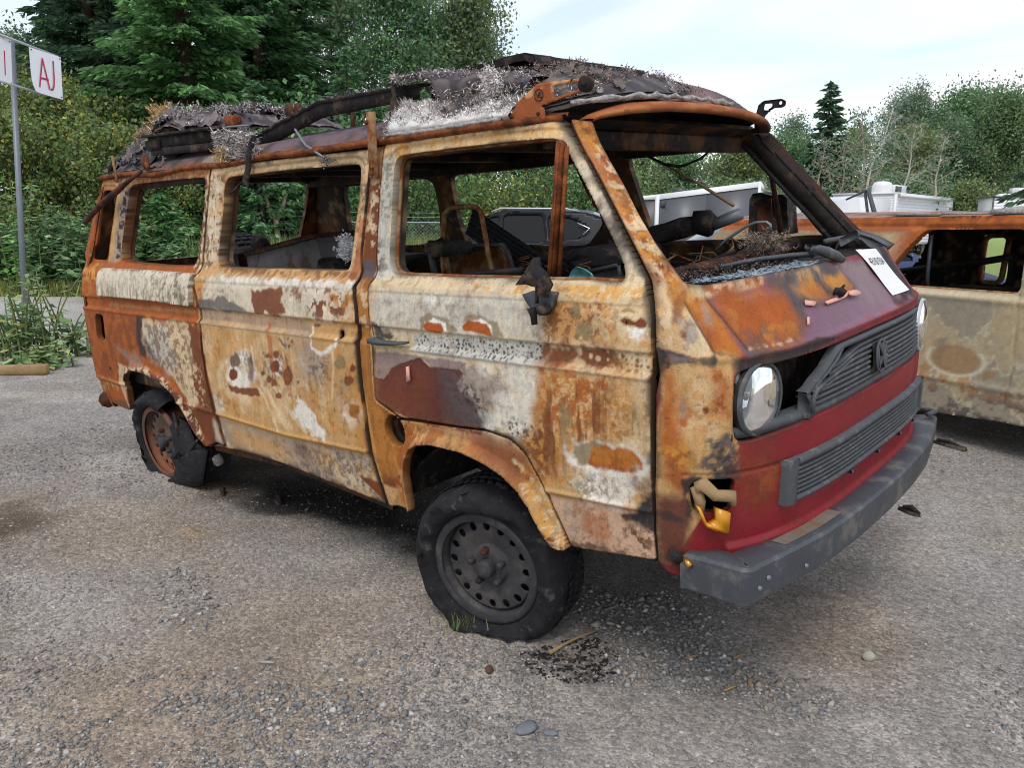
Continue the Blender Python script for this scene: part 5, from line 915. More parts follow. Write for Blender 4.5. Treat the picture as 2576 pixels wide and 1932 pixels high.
MAROON = soften([(-0.46, 0.914), (-0.404, 0.91), (-0.359, 0.956), (-0.303, 0.979), (-0.203, 1.009), (-0.162, 0.983), (-0.092, 0.983), (-0.018, 0.986), (0.021, 0.969), (-0.007, 0.942), (0.008, 0.92), (0.036, 0.905), (0.065, 0.875), (0.102, 0.866), (0.114, 0.83), (0.061, 0.779), (-0.18, 0.771), (-0.406, 0.8), (-0.471, 0.826)], .004, 1)
def side_relief(u, v, nh):
    o = .004*sstep(1.218, 1.226, v)*sstep(1.27, 1.24, v)
    s = .5+.5*np.tanh((u+.45)/.02)
    o -= .011*sstep(1.104, 1.097, v)*sstep(1.034, 1.052, v)
    o += .006*band(v, 1.035, .007)
    lc = np.interp(u, [-3.1, -1.9, -1.1, -.5, .3, .7], [.62, .597, .586, .611, .641, .662])
    o += .006*band(v, lc+.004, .006)-.006*sstep(lc, lc-.012, v)
    o -= .010*sstep(.034, .022, nh)*(v > 1.2)
    o += .004*(fbm(u*4, v*4, 61, 3)-.5)+.0022*(fbm(u*38, v*38, 63, 4)-.5)
    o += .016*sstep(.05, .012, linedist(u, v, ARCH_R))*(u < -1.7)
    sm, _ = polysd(np.stack([u, v], 1), MAROON); o -= .0035*sstep(-.002, .002, sm)
    k = np.exp(-(((u-.02)/.09)**2+((v-.93)/.10)**2)); o += k*.012*(fbm(u*30, v*30, 65, 4)-.35)
    return o
def side_col(u, v): return run_paint(u, v, SIDE_PAINT, 'tan')
def trim_u(poly, d):  # shrink along x so neighbouring panels leave a dark shut line
    p = np.array(poly, float); c = p[:, 0].mean(); return p
door = panel('front_door', van, [(-0.459, 1.726), (-0.255, 1.731), (-0.026, 1.736), (0.214, 1.726), (0.294, 1.733), (0.34, 1.68), (0.417, 1.588), (0.504, 1.477), (0.587, 1.368), (0.651, 1.283), (0.65, 1.28), (0.678, 1.239), (0.694, 1.19), (0.703, 1.118), (0.707, 0.99), (0.703, 0.767), (0.703, 0.732), (0.704, 0.606), (0.707, 0.515), (0.591, 0.498), (0.509, 0.486), (0.401, 0.473), (0.379, 0.521), (0.356, 0.568), (0.326, 0.634), (0.298, 0.68), (0.246, 0.754), (0.19, 0.788), (0.093, 0.8), (-0.053, 0.79), (-0.33, 0.779), (-0.467, 0.827), (-0.458, 0.948), (-0.458, 1.053), (-0.472, 1.164), (-0.484, 1.236), (-0.46, 1.269), (-0.473, 1.351), (-0.47, 1.496), (-0.466, 1.619), (-0.461, 1.7)], [[(-0.408, 1.631), (-0.401, 1.663), (-0.383, 1.678), (-0.348, 1.681), (-0.257, 1.682), (-0.031, 1.683), (0.227, 1.68), (0.253, 1.681), (0.29, 1.677), (0.307, 1.67), (0.335, 1.64), (0.436, 1.513), (0.515, 1.408), (0.567, 1.335), (0.581, 1.301), (0.582, 1.283), (0.571, 1.274), (0.49, 1.279), (0.325, 1.276), (0.207, 1.277), (-0.1, 1.275), (-0.341, 1.277), (-0.385, 1.284), (-0.404, 1.302), (-0.41, 1.335)], [(0.62, 1.183), (0.625, 1.178), (0.622, 1.171), (0.618, 1.176)]], side_map, .004, M['patina'], side_col, .03, side_relief, lipcol=(70, 52, 38), holelip=[.05, .004], gap=.0035, soot=.9)
door['label'] = 'front passenger door scorched cream, ochre and maroon'
slide = panel('sliding_door', van, [(-1.692, 1.707), (-1.695, 1.727), (-1.594, 1.729), (-1.273, 1.727), (-0.858, 1.722), (-0.53, 1.718), (-0.526, 1.69), (-0.545, 1.502), (-0.561, 1.333), (-0.542, 1.257), (-0.563, 1.233), (-0.564, 1.226), (-0.547, 1.156), (-0.541, 1.096), (-0.546, 1.021), (-0.544, 0.89), (-0.54, 0.696), (-0.535, 0.611), (-0.492, 0.404), (-0.747, 0.416), (-0.978, 0.425), (-1.23, 0.437), (-1.517, 0.432), (-1.745, 0.415), (-1.867, 0.403), (-1.777, 0.431), (-1.695, 0.432), (-1.708, 0.533), (-1.725, 0.632), (-1.738, 0.754), (-1.734, 0.916), (-1.726, 1.089), (-1.781, 1.233), (-1.785, 1.239), (-1.745, 1.263), (-1.727, 1.411), (-1.705, 1.581)], [[(-1.571, 1.648), (-1.561, 1.665), (-1.53, 1.676), (-1.337, 1.677), (-1.046, 1.676), (-0.785, 1.672), (-0.619, 1.668), (-0.597, 1.66), (-0.591, 1.631), (-0.598, 1.537), (-0.614, 1.436), (-0.625, 1.35), (-0.634, 1.3), (-0.652, 1.285), (-0.819, 1.286), (-1.233, 1.285), (-1.554, 1.284), (-1.574, 1.284), (-1.608, 1.294), (-1.62, 1.326), (-1.6, 1.431), (-1.584, 1.535), (-1.578, 1.618)], [(-0.66, 1.066), (-0.641, 1.073), (-0.63, 1.062), (-0.637, 1.039), (-0.656, 1.038)]], side_map, .0052, M['patina'], side_col, .03, side_relief, lipcol=(70, 50, 36), holelip=[.05, .01], gap=.0035, soot=.9)
slide['label'] = 'sliding door burnt to bare cream and tan metal'
quarter = panel('rear_quarter_panel', van, [(-2.916, 1.757), (-2.261, 1.739), (-1.705, 1.73), (-1.701, 1.708), (-1.713, 1.582), (-1.736, 1.411), (-1.755, 1.263), (-1.791, 1.239), (-1.798, 1.232), (-1.742, 1.089), (-1.75, 0.915), (-1.755, 0.752), (-1.742, 0.629), (-1.725, 0.531), (-1.713, 0.429), (-1.781, 0.439), (-1.887, 0.398), (-1.978, 0.455), (-2.049, 0.552), (-2.111, 0.641), (-2.242, 0.692), (-2.428, 0.721), (-2.575, 0.72), (-2.664, 0.691), (-2.719, 0.632), (-2.738, 0.561), (-2.761, 0.463), (-2.93, 0.47), (-3.054, 0.485), (-3.091, 0.516), (-3.105, 0.587), (-3.132, 0.646), (-3.133, 0.768), (-3.131, 0.929), (-3.138, 1.046), (-3.138, 1.143), (-3.121, 1.209), (-3.152, 1.342), (-3.082, 1.476), (-3.003, 1.606), (-2.933, 1.712)], [[(-2.578, 1.675), (-2.545, 1.695), (-2.447, 1.698), (-2.14, 1.696), (-1.801, 1.69), (-1.761, 1.684), (-1.752, 1.66), (-1.758, 1.562), (-1.779, 1.455), (-1.798, 1.368), (-1.812, 1.32), (-1.836, 1.293), (-1.865, 1.285), (-2.222, 1.286), (-2.594, 1.294), (-2.643, 1.298), (-2.675, 1.318), (-2.671, 1.369), (-2.638, 1.494), (-2.597, 1.616)], [(-2.924, 1.685), (-2.738, 1.674), (-2.778, 1.547), (-2.823, 1.42), (-2.853, 1.304), (-3.049, 1.307), (-3.072, 1.318), (-3.051, 1.377), (-3.006, 1.39), (-2.976, 1.527)], [(-2.982, 1.01), (-2.864, 1.007), (-2.879, 0.859), (-2.994, 0.856)], [(-2.899, 0.709), (-2.881, 0.706), (-2.886, 0.686), (-2.906, 0.684)]], side_map, .0065, M['patina'], side_col, .03, side_relief, lipcol=(110, 66, 34), holelip=[.05, .012, .03, .01], soot=.6)
pillar = panel('door_pillar_and_arch', van, [(-0.527, 1.718), (-0.476, 1.717), (-0.464, 1.726), (-0.466, 1.7), (-0.472, 1.619), (-0.476, 1.496), (-0.477, 1.351), (-0.465, 1.269), (-0.49, 1.236), (-0.478, 1.164), (-0.464, 1.052), (-0.465, 0.948), (-0.474, 0.824), (-0.338, 0.773), (-0.35, 0.768), (-0.054, 0.785), (0.092, 0.795), (0.19, 0.783), (0.246, 0.749), (0.298, 0.675), (0.323, 0.631), (0.353, 0.562), (0.375, 0.516), (0.398, 0.469), (0.35, 0.462), (0.323, 0.477), (0.293, 0.518), (0.26, 0.579), (0.218, 0.627), (0.16, 0.663), (0.081, 0.691), (-0.029, 0.711), (-0.169, 0.71), (-0.245, 0.695), (-0.287, 0.674), (-0.317, 0.628), (-0.336, 0.563), (-0.336, 0.495), (-0.336, 0.417), (-0.371, 0.418), (-0.419, 0.421), (-0.475, 0.405), (-0.523, 0.609), (-0.527, 0.698), (-0.532, 0.891), (-0.534, 1.022), (-0.529, 1.096), (-0.535, 1.156), (-0.551, 1.224), (-0.556, 1.233), (-0.537, 1.257), (-0.555, 1.333), (-0.54, 1.502), (-0.522, 1.69)], [[(-0.43, 0.753), (-0.396, 0.784), (-0.361, 0.782), (-0.329, 0.758), (-0.318, 0.717), (-0.332, 0.677), (-0.376, 0.663), (-0.415, 0.673), (-0.437, 0.714)]], side_map, .006, M['patina'], side_col, .035, lambda u, v, nh: .0022*(fbm(u*38, v*38, 63, 4)-.5)-.004+.022*sstep(.045, .0, linedist(u, v, ARCH_FI))*(v < .83)-.011*sstep(1.104, 1.097, v)*sstep(1.034, 1.052, v), lipcol=(96, 60, 36))
def rail_col(u, v):
    c = run_paint(u, v, [], 'pale'); w = fbm(u*50, v*14, 7, 4); c[:, :3] += (lin((138, 128, 104))-c[:, :3])*(.85*sstep(.46, .6, w)*sstep(1.26, 1.13, v))[:, None]
    d = fbm(u*50, v*50, 9, 4); c[:, :3] += (lin((96, 84, 72))-c[:, :3])*(.8*sstep(.58, .64, d)*sstep(-2.9, -1.8, u))[:, None]; c[:, :3] += (lin((120, 86, 60))-c[:, :3])*(.7*sstep(1.245, 1.262, v)*sstep(.45, .55, d))[:, None]; return c
rail = panel('door_rail_cover', van, [(-2.858, 1.117), (-2.862, 1.238), (-2.843, 1.266), (-2.345, 1.264), (-1.755, 1.257), (-1.787, 1.235), (-1.781, 1.108), (-2.122, 1.117), (-2.517, 1.118)], [], side_map, .008, M['patina'], rail_col, .03, lambda u, v, nh: np.full(len(u), .022), cut=.005); rail['label'] = 'pale burnt cover of the sliding door rail'
# inner skins so that doors have depth
def dark_col(a=(52, 46, 44), b=(98, 68, 46), s=3):
    def f(u, v):
        n = fbm(u*7, v*7, s, 5); n2 = fbm(u*22, v*22, s+4, 4); c = lin(a)+(lin(b)-lin(a))*(sstep(.50, .66, n)*.8)[:, None]; c = c+(lin((150, 124, 92))-c)*(.6*sstep(.60, .68, n2))[:, None]; return c*(.7+.6*n2)[:, None]
    return f
def grow(poly, d):
    p = np.array(poly, float); c = p.mean(0); return p+(p-c)/np.linalg.norm(p-c, axis=1)[:, None]*d
inner_out = [(-2.95, .62), (-2.1, .62), (-1.75, .45), (-.9, .45), (-.45, .62), (-.1, .80), (.2, .80), (.42, .5), (.68, .53), (.66, 1.10), (.62, 1.26), (.25, 1.71), (-2.85, 1.73), (-3.02, 1.2)]
panel('inner_side_panel', van, inner_out, [grow([(-0.408, 1.631), (-0.401, 1.663), (-0.383, 1.678), (-0.348, 1.681), (-0.257, 1.682), (-0.031, 1.683), (0.227, 1.68), (0.253, 1.681), (0.29, 1.677), (0.307, 1.67), (0.335, 1.64), (0.436, 1.513), (0.515, 1.408), (0.567, 1.335), (0.581, 1.301), (0.582, 1.283), (0.571, 1.274), (0.49, 1.279), (0.325, 1.276), (0.207, 1.277), (-0.1, 1.275), (-0.341, 1.277), (-0.385, 1.284), (-0.404, 1.302), (-0.41, 1.335)], .004), grow([(-1.571, 1.648), (-1.561, 1.665), (-1.53, 1.676), (-1.337, 1.677), (-1.046, 1.676), (-0.785, 1.672), (-0.619, 1.668), (-0.597, 1.66), (-0.591, 1.631), (-0.598, 1.537), (-0.614, 1.436), (-0.625, 1.35), (-0.634, 1.3), (-0.652, 1.285), (-0.819, 1.286), (-1.233, 1.285), (-1.554, 1.284), (-1.574, 1.284), (-1.608, 1.294), (-1.62, 1.326), (-1.6, 1.431), (-1.584, 1.535), (-1.578, 1.618)], .004), grow([(-2.578, 1.675), (-2.545, 1.695), (-2.447, 1.698), (-2.14, 1.696), (-1.801, 1.69), (-1.761, 1.684), (-1.752, 1.66), (-1.758, 1.562), (-1.779, 1.455), (-1.798, 1.368), (-1.812, 1.32), (-1.836, 1.293), (-1.865, 1.285), (-2.222, 1.286), (-2.594, 1.294), (-2.643, 1.298), (-2.675, 1.318), (-2.671, 1.369), (-2.638, 1.494), (-2.597, 1.616)], .004), [(-0.43, 0.753), (-0.396, 0.784), (-0.361, 0.782), (-0.329, 0.758), (-0.318, 0.717), (-0.332, 0.677), (-0.376, 0.663), (-0.415, 0.673), (-0.437, 0.714)]], lambda u, v, off=0: side_map(u, v, -.065+off), .03, M['patina'], dark_col(), .02)
far = [(-3.0, .46), (-2.75, .46), (-2.7, .66), (-2.5, .78), (-2.3, .72), (-2.1, .44), (-.5, .42), (-.4, .65), (-.15, .74), (.2, .72), (.42, .5), (.70, .53), (.70, 1.1), (.66, 1.28), (.29, 1.73), (-2.93, 1.75), (-3.13, 1.15)]
panel('driver_side_panel', van, far, [[(-0.39, 1.659), (-0.366, 1.679), (-0.165, 1.684), (0.074, 1.691), (0.298, 1.69), (0.317, 1.65), (0.428, 1.511), (0.49, 1.436), (0.532, 1.381), (0.56, 1.327), (0.567, 1.302), (0.55, 1.302), (0.46, 1.304), (0.345, 1.296), (0.323, 1.29), (-0.021, 1.287), (-0.212, 1.283), (-0.292, 1.282)], [(-1.614, 1.659), (-1.581, 1.671), (-0.978, 1.671), (-0.716, 1.686), (-0.644, 1.497), (-0.59, 1.418), (-0.574, 1.376), (-0.689, 1.267), (-0.907, 1.261), (-1.07, 1.269), (-1.565, 1.276), (-1.584, 1.285), (-1.613, 1.413)], [(-2.642, 1.651), (-2.606, 1.662), (-2.483, 1.661), (-2.014, 1.668), (-1.85, 1.667), (-1.78, 1.655), (-1.759, 1.619), (-1.756, 1.487), (-1.794, 1.275), (-2.235, 1.269), (-2.684, 1.275), (-2.697, 1.289), (-2.683, 1.444)]], lambda u, v, off=0: far_map(u, v, -.035+off), .02, M['patina'], dark_col((60, 50, 44), (120, 82, 50), 13), -.035, flip=True)
# rear wall with tailgate opening
ZR = np.array([.40, .467, .8, 1.143, 1.3, 1.75]); XR = np.array([-3.0, -3.02, -3.10, -3.135, -3.10, -2.93])
def rear_map(u, v, off=0):
    w = np.interp(v, ZW, WW); t = np.clip(np.abs(u)/w, 0, 1); return np.stack([np.interp(v, ZR, XR)-.07*(1-t**4)-off, u, v], -1)
vz = np.linspace(.45, 1.75, 14); rear_out = [(-np.interp(z, ZW, WW)+.003, z) for z in vz]+[(np.interp(z, ZW, WW)-.003, z) for z in vz[::-1]]
panel('tailgate', van, rear_out, [[(-.64, 1.27), (.62, 1.26), (.645, 1.5), (.65, 1.68), (.60, 1.715), (-.60, 1.715), (-.65, 1.68)]], rear_map, .025, M['patina'], dark_col((86, 56, 36), (150, 84, 36), 23), .03, flip=False)
# ---- front: one pressing wrapped round the nose, with both windscreen pillars
FE = [(-0.783, 1.731), (-0.797, 1.672), (-0.812, 1.583), (-0.833, 1.472), (-0.854, 1.365), (-0.871, 1.28), (-0.87, 1.28), (-0.876, 1.239), (-0.894, 1.19), (-0.932, 1.118), (-0.969, 0.991), (-0.971, 0.771), (-0.973, 0.733), (-0.966, 0.607), (-0.957, 0.515), (-0.921, 0.515)]; WS = [(-0.717, 1.721), (-0.742, 1.654), (-0.754, 1.59), (-0.764, 1.53), (-0.78, 1.464), (-0.793, 1.379), (-0.793, 1.323), (-0.793, 1.3), (-0.791, 1.279), (-0.772, 1.267), (-0.736, 1.262), (-0.654, 1.267), (-0.511, 1.271)]
half = [(a, z) for a, z in WS[::-1]]                     # windscreen edge from the middle outwards and up
edge = FE[:-1]
bot = [(-.93, .49), (-.80, .47), (-.5, .455), (-.2, .45)]
right = half+edge+bot
outline_f = right+[(-a, z) for a, z in right[::-1]]
hole_r = [(-.15, .885), (-.45, .883), (-.62, .876), (-.72, .868), (-.757, .870), (-.770, .9), (-.771, .985), (-.760, 1.045), (-.735, 1.058), (-.60, 1.062), (-.35, 1.064), (-.1, 1.066)]
hole = hole_r+[(-a, z) for a, z in hole_r[::-1]]
ind_hole = [(-0.881, 0.758), (-0.859, 0.774), (-0.757, 0.773), (-0.767, 0.724), (-0.769, 0.679), (-0.825, 0.682), (-0.871, 0.684)]
def front_relief(u, v, nh):
    o = .0018*(fbm(u*34, v*34, 63, 4)-.5)
    for L in (SEAM1, SEAM2): o -= .005*np.exp(-(linedist(np.abs(u)*-1, v, L)/.006)**2)
    o += .004*np.exp(-(linedist(-np.abs(u), v, SEAM1-np.array([.01, 0]))/.012)**2)
    o -= .006*np.exp(-((v-.785)/.004)**2)*(np.abs(u) > .56)*(np.abs(u) < .9)
    o += .010*band(v, 1.087, .010)*(np.abs(u) < .86)
    o += .012*sstep(.592, .575, v)*sstep(.50, .54, v)*(np.abs(u) < .78)
    o += .006*sstep(.035, .0, np.abs(v-np.interp(np.abs(u), [0, .5, .79], [1.262, 1.262, 1.255])))*(v > 1.2)*(np.abs(u) < .78)
    k = sstep(.35, .75, u)*sstep(.9, .6, u)*sstep(1.16, 1.24, v); o += k*.006*(fbm(u*16, v*16, 67, 3)-.3)
    return o
SEAM1 = np.array([(-0.802, 1.228), (-0.797, 1.189), (-0.791, 1.11)]); SEAM2 = np.array([(-0.741, 1.236), (-0.718, 1.185), (-0.695, 1.104)])
def front_col(u, v):
    c = run_paint(u, v, FRONT_PAINT, 'red', 2)
    m = (u > .45) & (v > 1.285); n = fbm(u*18, v*18, 7, 4)
    t = np.where(m, sstep(.35, .6, n), 0)[:, None]; c[:, :3] = np.where(m[:, None], lin((118, 58, 44))*(1-t)+lin((58, 42, 42))*t, c[:, :3])
    for L in (SEAM1, SEAM2): k = np.exp(-(linedist(u, v, L)/.004)**2)*.8; c[:, :3] += (lin((60, 36, 26))-c[:, :3])*k[:, None]
    return c
fp = panel('front_panel', van, outline_f, [hole, ind_hole, [(-a, z) for a, z in ind_hole]], front_map, .0047, M['patina'], front_col, .045, front_relief, lipcol=(52, 42, 40), cut=.004, hcut=.012, holelip=[.03, .02, .02], soot=.7)
fp['label'] = 'front panel, rusty at the passenger corner and still dark red by the grille'
# windscreen pillars: inner boxes
for sg in (-1, 1):
    mb = MB(); zs = np.linspace(1.27, 1.735, 9); P = []
    for z in zs:
        a = sg*np.interp(z, [1.27, 1.735], [.80, .74]); p0 = front_pt(np.array([a]), np.array([z]))[0]
        q = [p0+np.array([-.012, -sg*.010, -.006]), p0+np.array([-.085, sg*.012, -.03]), p0+np.array([-.095, -sg*.030, -.04]), p0+np.array([-.045, -sg*.036, -.02])]; P.append(q+[q[0]])
    mb.grid(np.array(P)); wp = mb.obj('windscreen_pillar', M['interior'], van); P = np.array(P)
    mb = MB(); mb.tube(P[:, 2]+np.array([-.004, 0, 0]), .011, 6, jit=.3); mb.tube((P[:, 3]+P[:, 0])/2, .006, 5, jit=.2); mb.obj('burnt_seal', M['rubber'], wp)
# ---- lower structure
mb = MB(); mb.box((-1.2, 0, .52), (1.3, 1.55, .16)); mb.box((-1.2, 0, .60), (3.5, 1.1, .10)); mb.box((.65, 0, .5), (.45, 1.45, .1)); mb.box((-2.85, 0, .55), (.4, 1.4, .2))
for x in (0, -2.46):
    for sg in (-1, 1): mb.box((x, sg*.40, .72), (.86, .08, .5)); mb.box((x, sg*.60, .93), (.9, .46, .03))
mb.tube([(0, -.62, .29), (0, .62, .29)], .045, 8); mb.tube([(-2.46, -.62, .33), (-2.46, .62, .33)], .06, 8); mb.box((-2.3, 0, .38), (.5, .5, .2))
mb.obj('underbody', M['char'], van)
mb = MB(); mb.box((-1.2, 0, .68), (3.7, 1.52, .03)); mb.box((.42, 0, .66), (.5, 1.4, .03)); mb.obj('floor', M['interior'], van)
mb = MB(); mb.prism([(-1.867, 0.403), (-1.745, 0.415), (-1.517, 0.432), (-1.23, 0.437), (-0.978, 0.425), (-0.747, 0.416), (-0.492, 0.404)]+[(-0.492, 0.374), (-1.23, 0.40700000000000003), (-1.867, 0.373)], 1, -.80, -.72); mb.obj('sill', M['rustdark'], van)
# dark wheel housings
for x, z in ((0, .30), (-2.46, .36)):
    mb = MB(); th = np.linspace(.36, math.pi-.36, 18); R0 = .43
    mb.grid(np.array([[(x+R0*math.cos(t), y, z+R0*math.sin(t)) for y in (-.80, -.42)] for t in th])); mb.grid(np.array([[(x+r_*math.cos(t), -.42, z+r_*math.sin(t)) for r_ in (.02, R0)] for t in th]))
    mb.obj('wheel_housing', M['char'], van)
# ---- roof
gut = MB()
for sg in (-1, 1):
    prof = [(-.004, 1.722), (-.018, 1.728), (-.020, 1.742), (-.006, 1.746), (.004, 1.740), (.012, 1.752)]
    xs = np.linspace(-2.95, .30, 30); G = []
    for x in xs:
        w = float(Wd(1.735)) if x < .1 else float(Yside(np.array([x]), np.array([1.735]))[0]); G.append([(x, sg*(w-d), z+.006*math.sin(x*9)*(x < -1)+np.interp(x, [-2.95, -2.3], [.022, 0])) for d, z in prof])
    gut.grid(np.array(G) if sg < 0 else np.array(G)[:, ::-1])
gut.obj('roof_gutter', M['rust'], van, smooth=True)
def roof_sheet(x0, x1, name, mt, zoff=0):
    xs = np.linspace(x0, x1, int((x1-x0)/.03)); ys = np.concatenate([np.linspace(-.70, -.5, 12), np.linspace(-.45, .45, 16), np.linspace(.5, .70, 12)]); X, Y = np.meshgrid(xs, ys, indexing='ij')
    t = np.abs(Y)/.70; Z = 1.748+.105*(1-t**5)**.8*sstep(x0-.05, x0+.25, X)+.012*(fbm(X*6, Y*6, 3, 4)-.5)+.02*(fbm(X*2, Y*2, 8, 3)-.5)*(1-t)+np.interp(X, [-2.95, -2.3], [.022, 0])+zoff
    n = fbm(X*7, Y*7, 5, 5).ravel(); n2 = fbm(X*25, Y*25, 15, 4).ravel(); c = lin((64, 60, 64))+(lin((104, 88, 96))-lin((64, 60, 64)))*sstep(.45, .6, n)[:, None]
    rr_ = sstep(1.80, 1.755, Z.ravel())*.9; c = c+(lin((112, 68, 42))-c)*(rr_*.8*sstep(.48, .6, n2))[:, None]; c = c+(lin((138, 126, 112))-c)*(.8*sstep(-2.0, -1.75, X.ravel())*sstep(-1.25, -1.5, X.ravel())*sstep(-.55, -.62, Y.ravel())*sstep(.40, .5, n))[:, None]
    mb = MB(); mb.grid(np.stack([X, Y, Z], -1)[:, ::-1]); o = mb.obj(name, mt, van, True, c.reshape(X.shape+(3,))[:, ::-1].reshape(-1, 3)); return o
roof_sheet(-2.93, .20, 'roof_skin', M['patina'])
mb = MB()
for x in (-2.9, -2.25, -1.68, -1.1, -.5, .2): mb.box((x, 0, 1.735), (.09, 1.36, .05))
for sg in (-1, 1): mb.box((-1.35, sg*.655, 1.71), (3.15, .05, .075))
mb.box((.22, 0, 1.70), (.05, 1.28, .09)); mb.obj('roof_frame', M['interior'], van)
mb = MB(); hp = [(-.05, -.55, 1.695), (.16, -.5, 1.715), (.30, -.5, 1.735)]
mb.grid(np.array([[(.31-.05*abs(y)**2, y, 1.738), (.24, y, 1.715), (.06, y, 1.70), (-.06, y, 1.72)] for y in np.linspace(-.60, .60, 9)])); mb.obj('header_lining', M['interior'], van)
# front visor: rust red rolled edge above the windscreen
mb = MB(); A = np.linspace(-.715, .715, 49); G = []
for a in A:
    zt = np.interp(abs(a), [0, .3, .55, .68, .735], [1.768, 1.765, 1.752, 1.738, 1.722]); p = front_pt(np.array([a]), np.array([1.735]))[0]; k = np.interp(abs(a), [0, .5, .62, .715], [1, .85, .55, .15])
    bx = p[0]-.0; G.append([(bx-.03, p[1]*.985, zt-.004), (bx+.006, p[1], zt-.008), (bx+.014, p[1]*1.003, zt+.002*k), (bx+.010, p[1], zt+.014*k), (bx-.004, p[1]*.995, zt+.025*k), (bx-.05, p[1]*.98, zt+.035*k)])
G = np.array(G); mb.grid(G)
vcol = np.tile(lin((142, 76, 42)), (G.shape[0]*6, 1)); n = fbm(G[..., 1].ravel()*12, G[..., 2].ravel()*60, 4, 5); vcol += (lin((190, 128, 72))-vcol)*(.45*sstep(.5, .62, n))[:, None]; dk = sstep(.30, .55, G[..., 1].ravel()); vcol += (lin((66, 48, 44))-vcol)*(.85*dk)[:, None]
mb.obj('roof_visor', M['patina'], van, True, vcol)
VISZ = lambda y: np.interp(np.abs(y), [0, .3, .55, .68, .75], [1.802, 1.798, 1.780, 1.755, 1.735])
VISX = lambda y: front_pt(np.interp(np.abs(y)/np.interp(1.735, ZW, WW), _yh, _s)*np.sign(y), np.full(np.shape(y), 1.735))[..., 0]-.05
# burnt front cap: domed sheet of charred fibreglass rising behind the visor
ys = np.linspace(-.69, .69, 64); ss = np.linspace(0, .62, 44); Yg, Sg = np.meshgrid(ys, ss, indexing='ij')
x0 = VISX(Yg); Xg = x0-Sg; edge_ = (1-np.abs(Yg/.72)**4); Zg = VISZ(Yg)+(.108*(1-np.exp(-Sg/.11))+.03*np.sqrt(Sg/.62))*edge_+.03*(fbm(Xg*9, Yg*9, 3, 4)-.5)*sstep(.0, .1, Sg)*sstep(.45, -.05, Yg)+.008*(fbm(Xg*30, Yg*30, 8, 3)-.5)
hole_n = fbm(Xg*5, Yg*5, 19, 3); Zg -= .06*sstep(.58, .68, hole_n)*sstep(.12, .3, Sg)*sstep(.1, -.2, Yg)
n = fbm(Xg*10, Yg*10, 25, 5).ravel(); dcol = lin((72, 66, 66))+(lin((112, 98, 92))-lin((72, 66, 66)))*sstep(.42, .6, n)[:, None]
sm = sstep(.05, .3, Yg.ravel()); dcol += (lin((78, 70, 70))-dcol)*(sm*.8)[:, None]; mk = np.exp(-((Yg.ravel()-.06)/.14)**2)*sstep(.45, .56, n)*sstep(.35, .1, Sg.ravel()); dcol += (lin((142, 104, 106))-dcol)*(mk*.55)[:, None]
mb = MB(); mb.grid(np.stack([Xg, Yg, Zg], -1)); mb.obj('roof_front_cap', M['patina'], van, True, dcol)
def fibres(name, P, Nrm, n, L, seed, cols, w=.0035, parent=van, spread=.7, label=None):
    n = int(n*2.1); L = L*.5; w = w*.46
    "frayed glass fibre: thin curved blades standing on sampled points"
    g = np.random.default_rng(seed); k = g.integers(0, len(P), n); p = P[k]+g.normal(0, .006, (n, 3)); d = Nrm[k]+g.normal(0, spread, (n, 3)); d /= np.linalg.norm(d, axis=1)[:, None]
    ln = L*g.uniform(.35, 1.25, n)[:, None]; s = np.cross(d, g.normal(0, 1, (n, 3))); s /= np.linalg.norm(s, axis=1)[:, None]; bend = g.normal(0, .3, (n, 3))*ln
    ww = w*g.uniform(.5, 1.4, n)[:, None]; V = np.stack([p-s*ww, p+s*ww, p+d*ln*.55+s*ww*.8+bend*.25, p+d*ln*.55-s*ww*.8+bend*.25, p+d*ln+bend*.6], 1)
    F4 = (np.array([[0, 1, 2, 3]])[None]+(np.arange(n)*5)[:, None, None]).reshape(-1, 4); F3 = (np.array([[3, 2, 4]])[None]+(np.arange(n)*5)[:, None, None]).reshape(-1, 3)
    o = meshobj(name, V.reshape(-1, 3), [F4, F3], M['fibre'], parent, col=np.repeat(tinted(cols, n, g, .22), 5, 0)); o['kind'] = 'stuff'
    if label: o['label'] = label
    return o
GREYF = [(92, 85, 85), (112, 104, 102), (76, 70, 72), (132, 123, 119)]; WHITEF = [(186, 182, 180), (164, 158, 156), (202, 198, 196), (138, 130, 128)]; STRAW = [(176, 150, 108), (146, 120, 84), (196, 178, 140), (110, 92, 72)]; BRN = [(112, 96, 82), (134, 116, 98), (86, 74, 66)]
def grid_pts(X, Y, Z, mask):
    gxx = np.gradient(Z, axis=0); P = np.stack([X, Y, Z], -1); du = np.gradient(P, axis=0); dv = np.gradient(P, axis=1); nn = np.cross(du, dv); nn /= np.linalg.norm(nn, axis=-1)[..., None]+1e-9; nn *= np.sign(nn[..., 2:3]+1e-9); return P[mask], nn[mask]
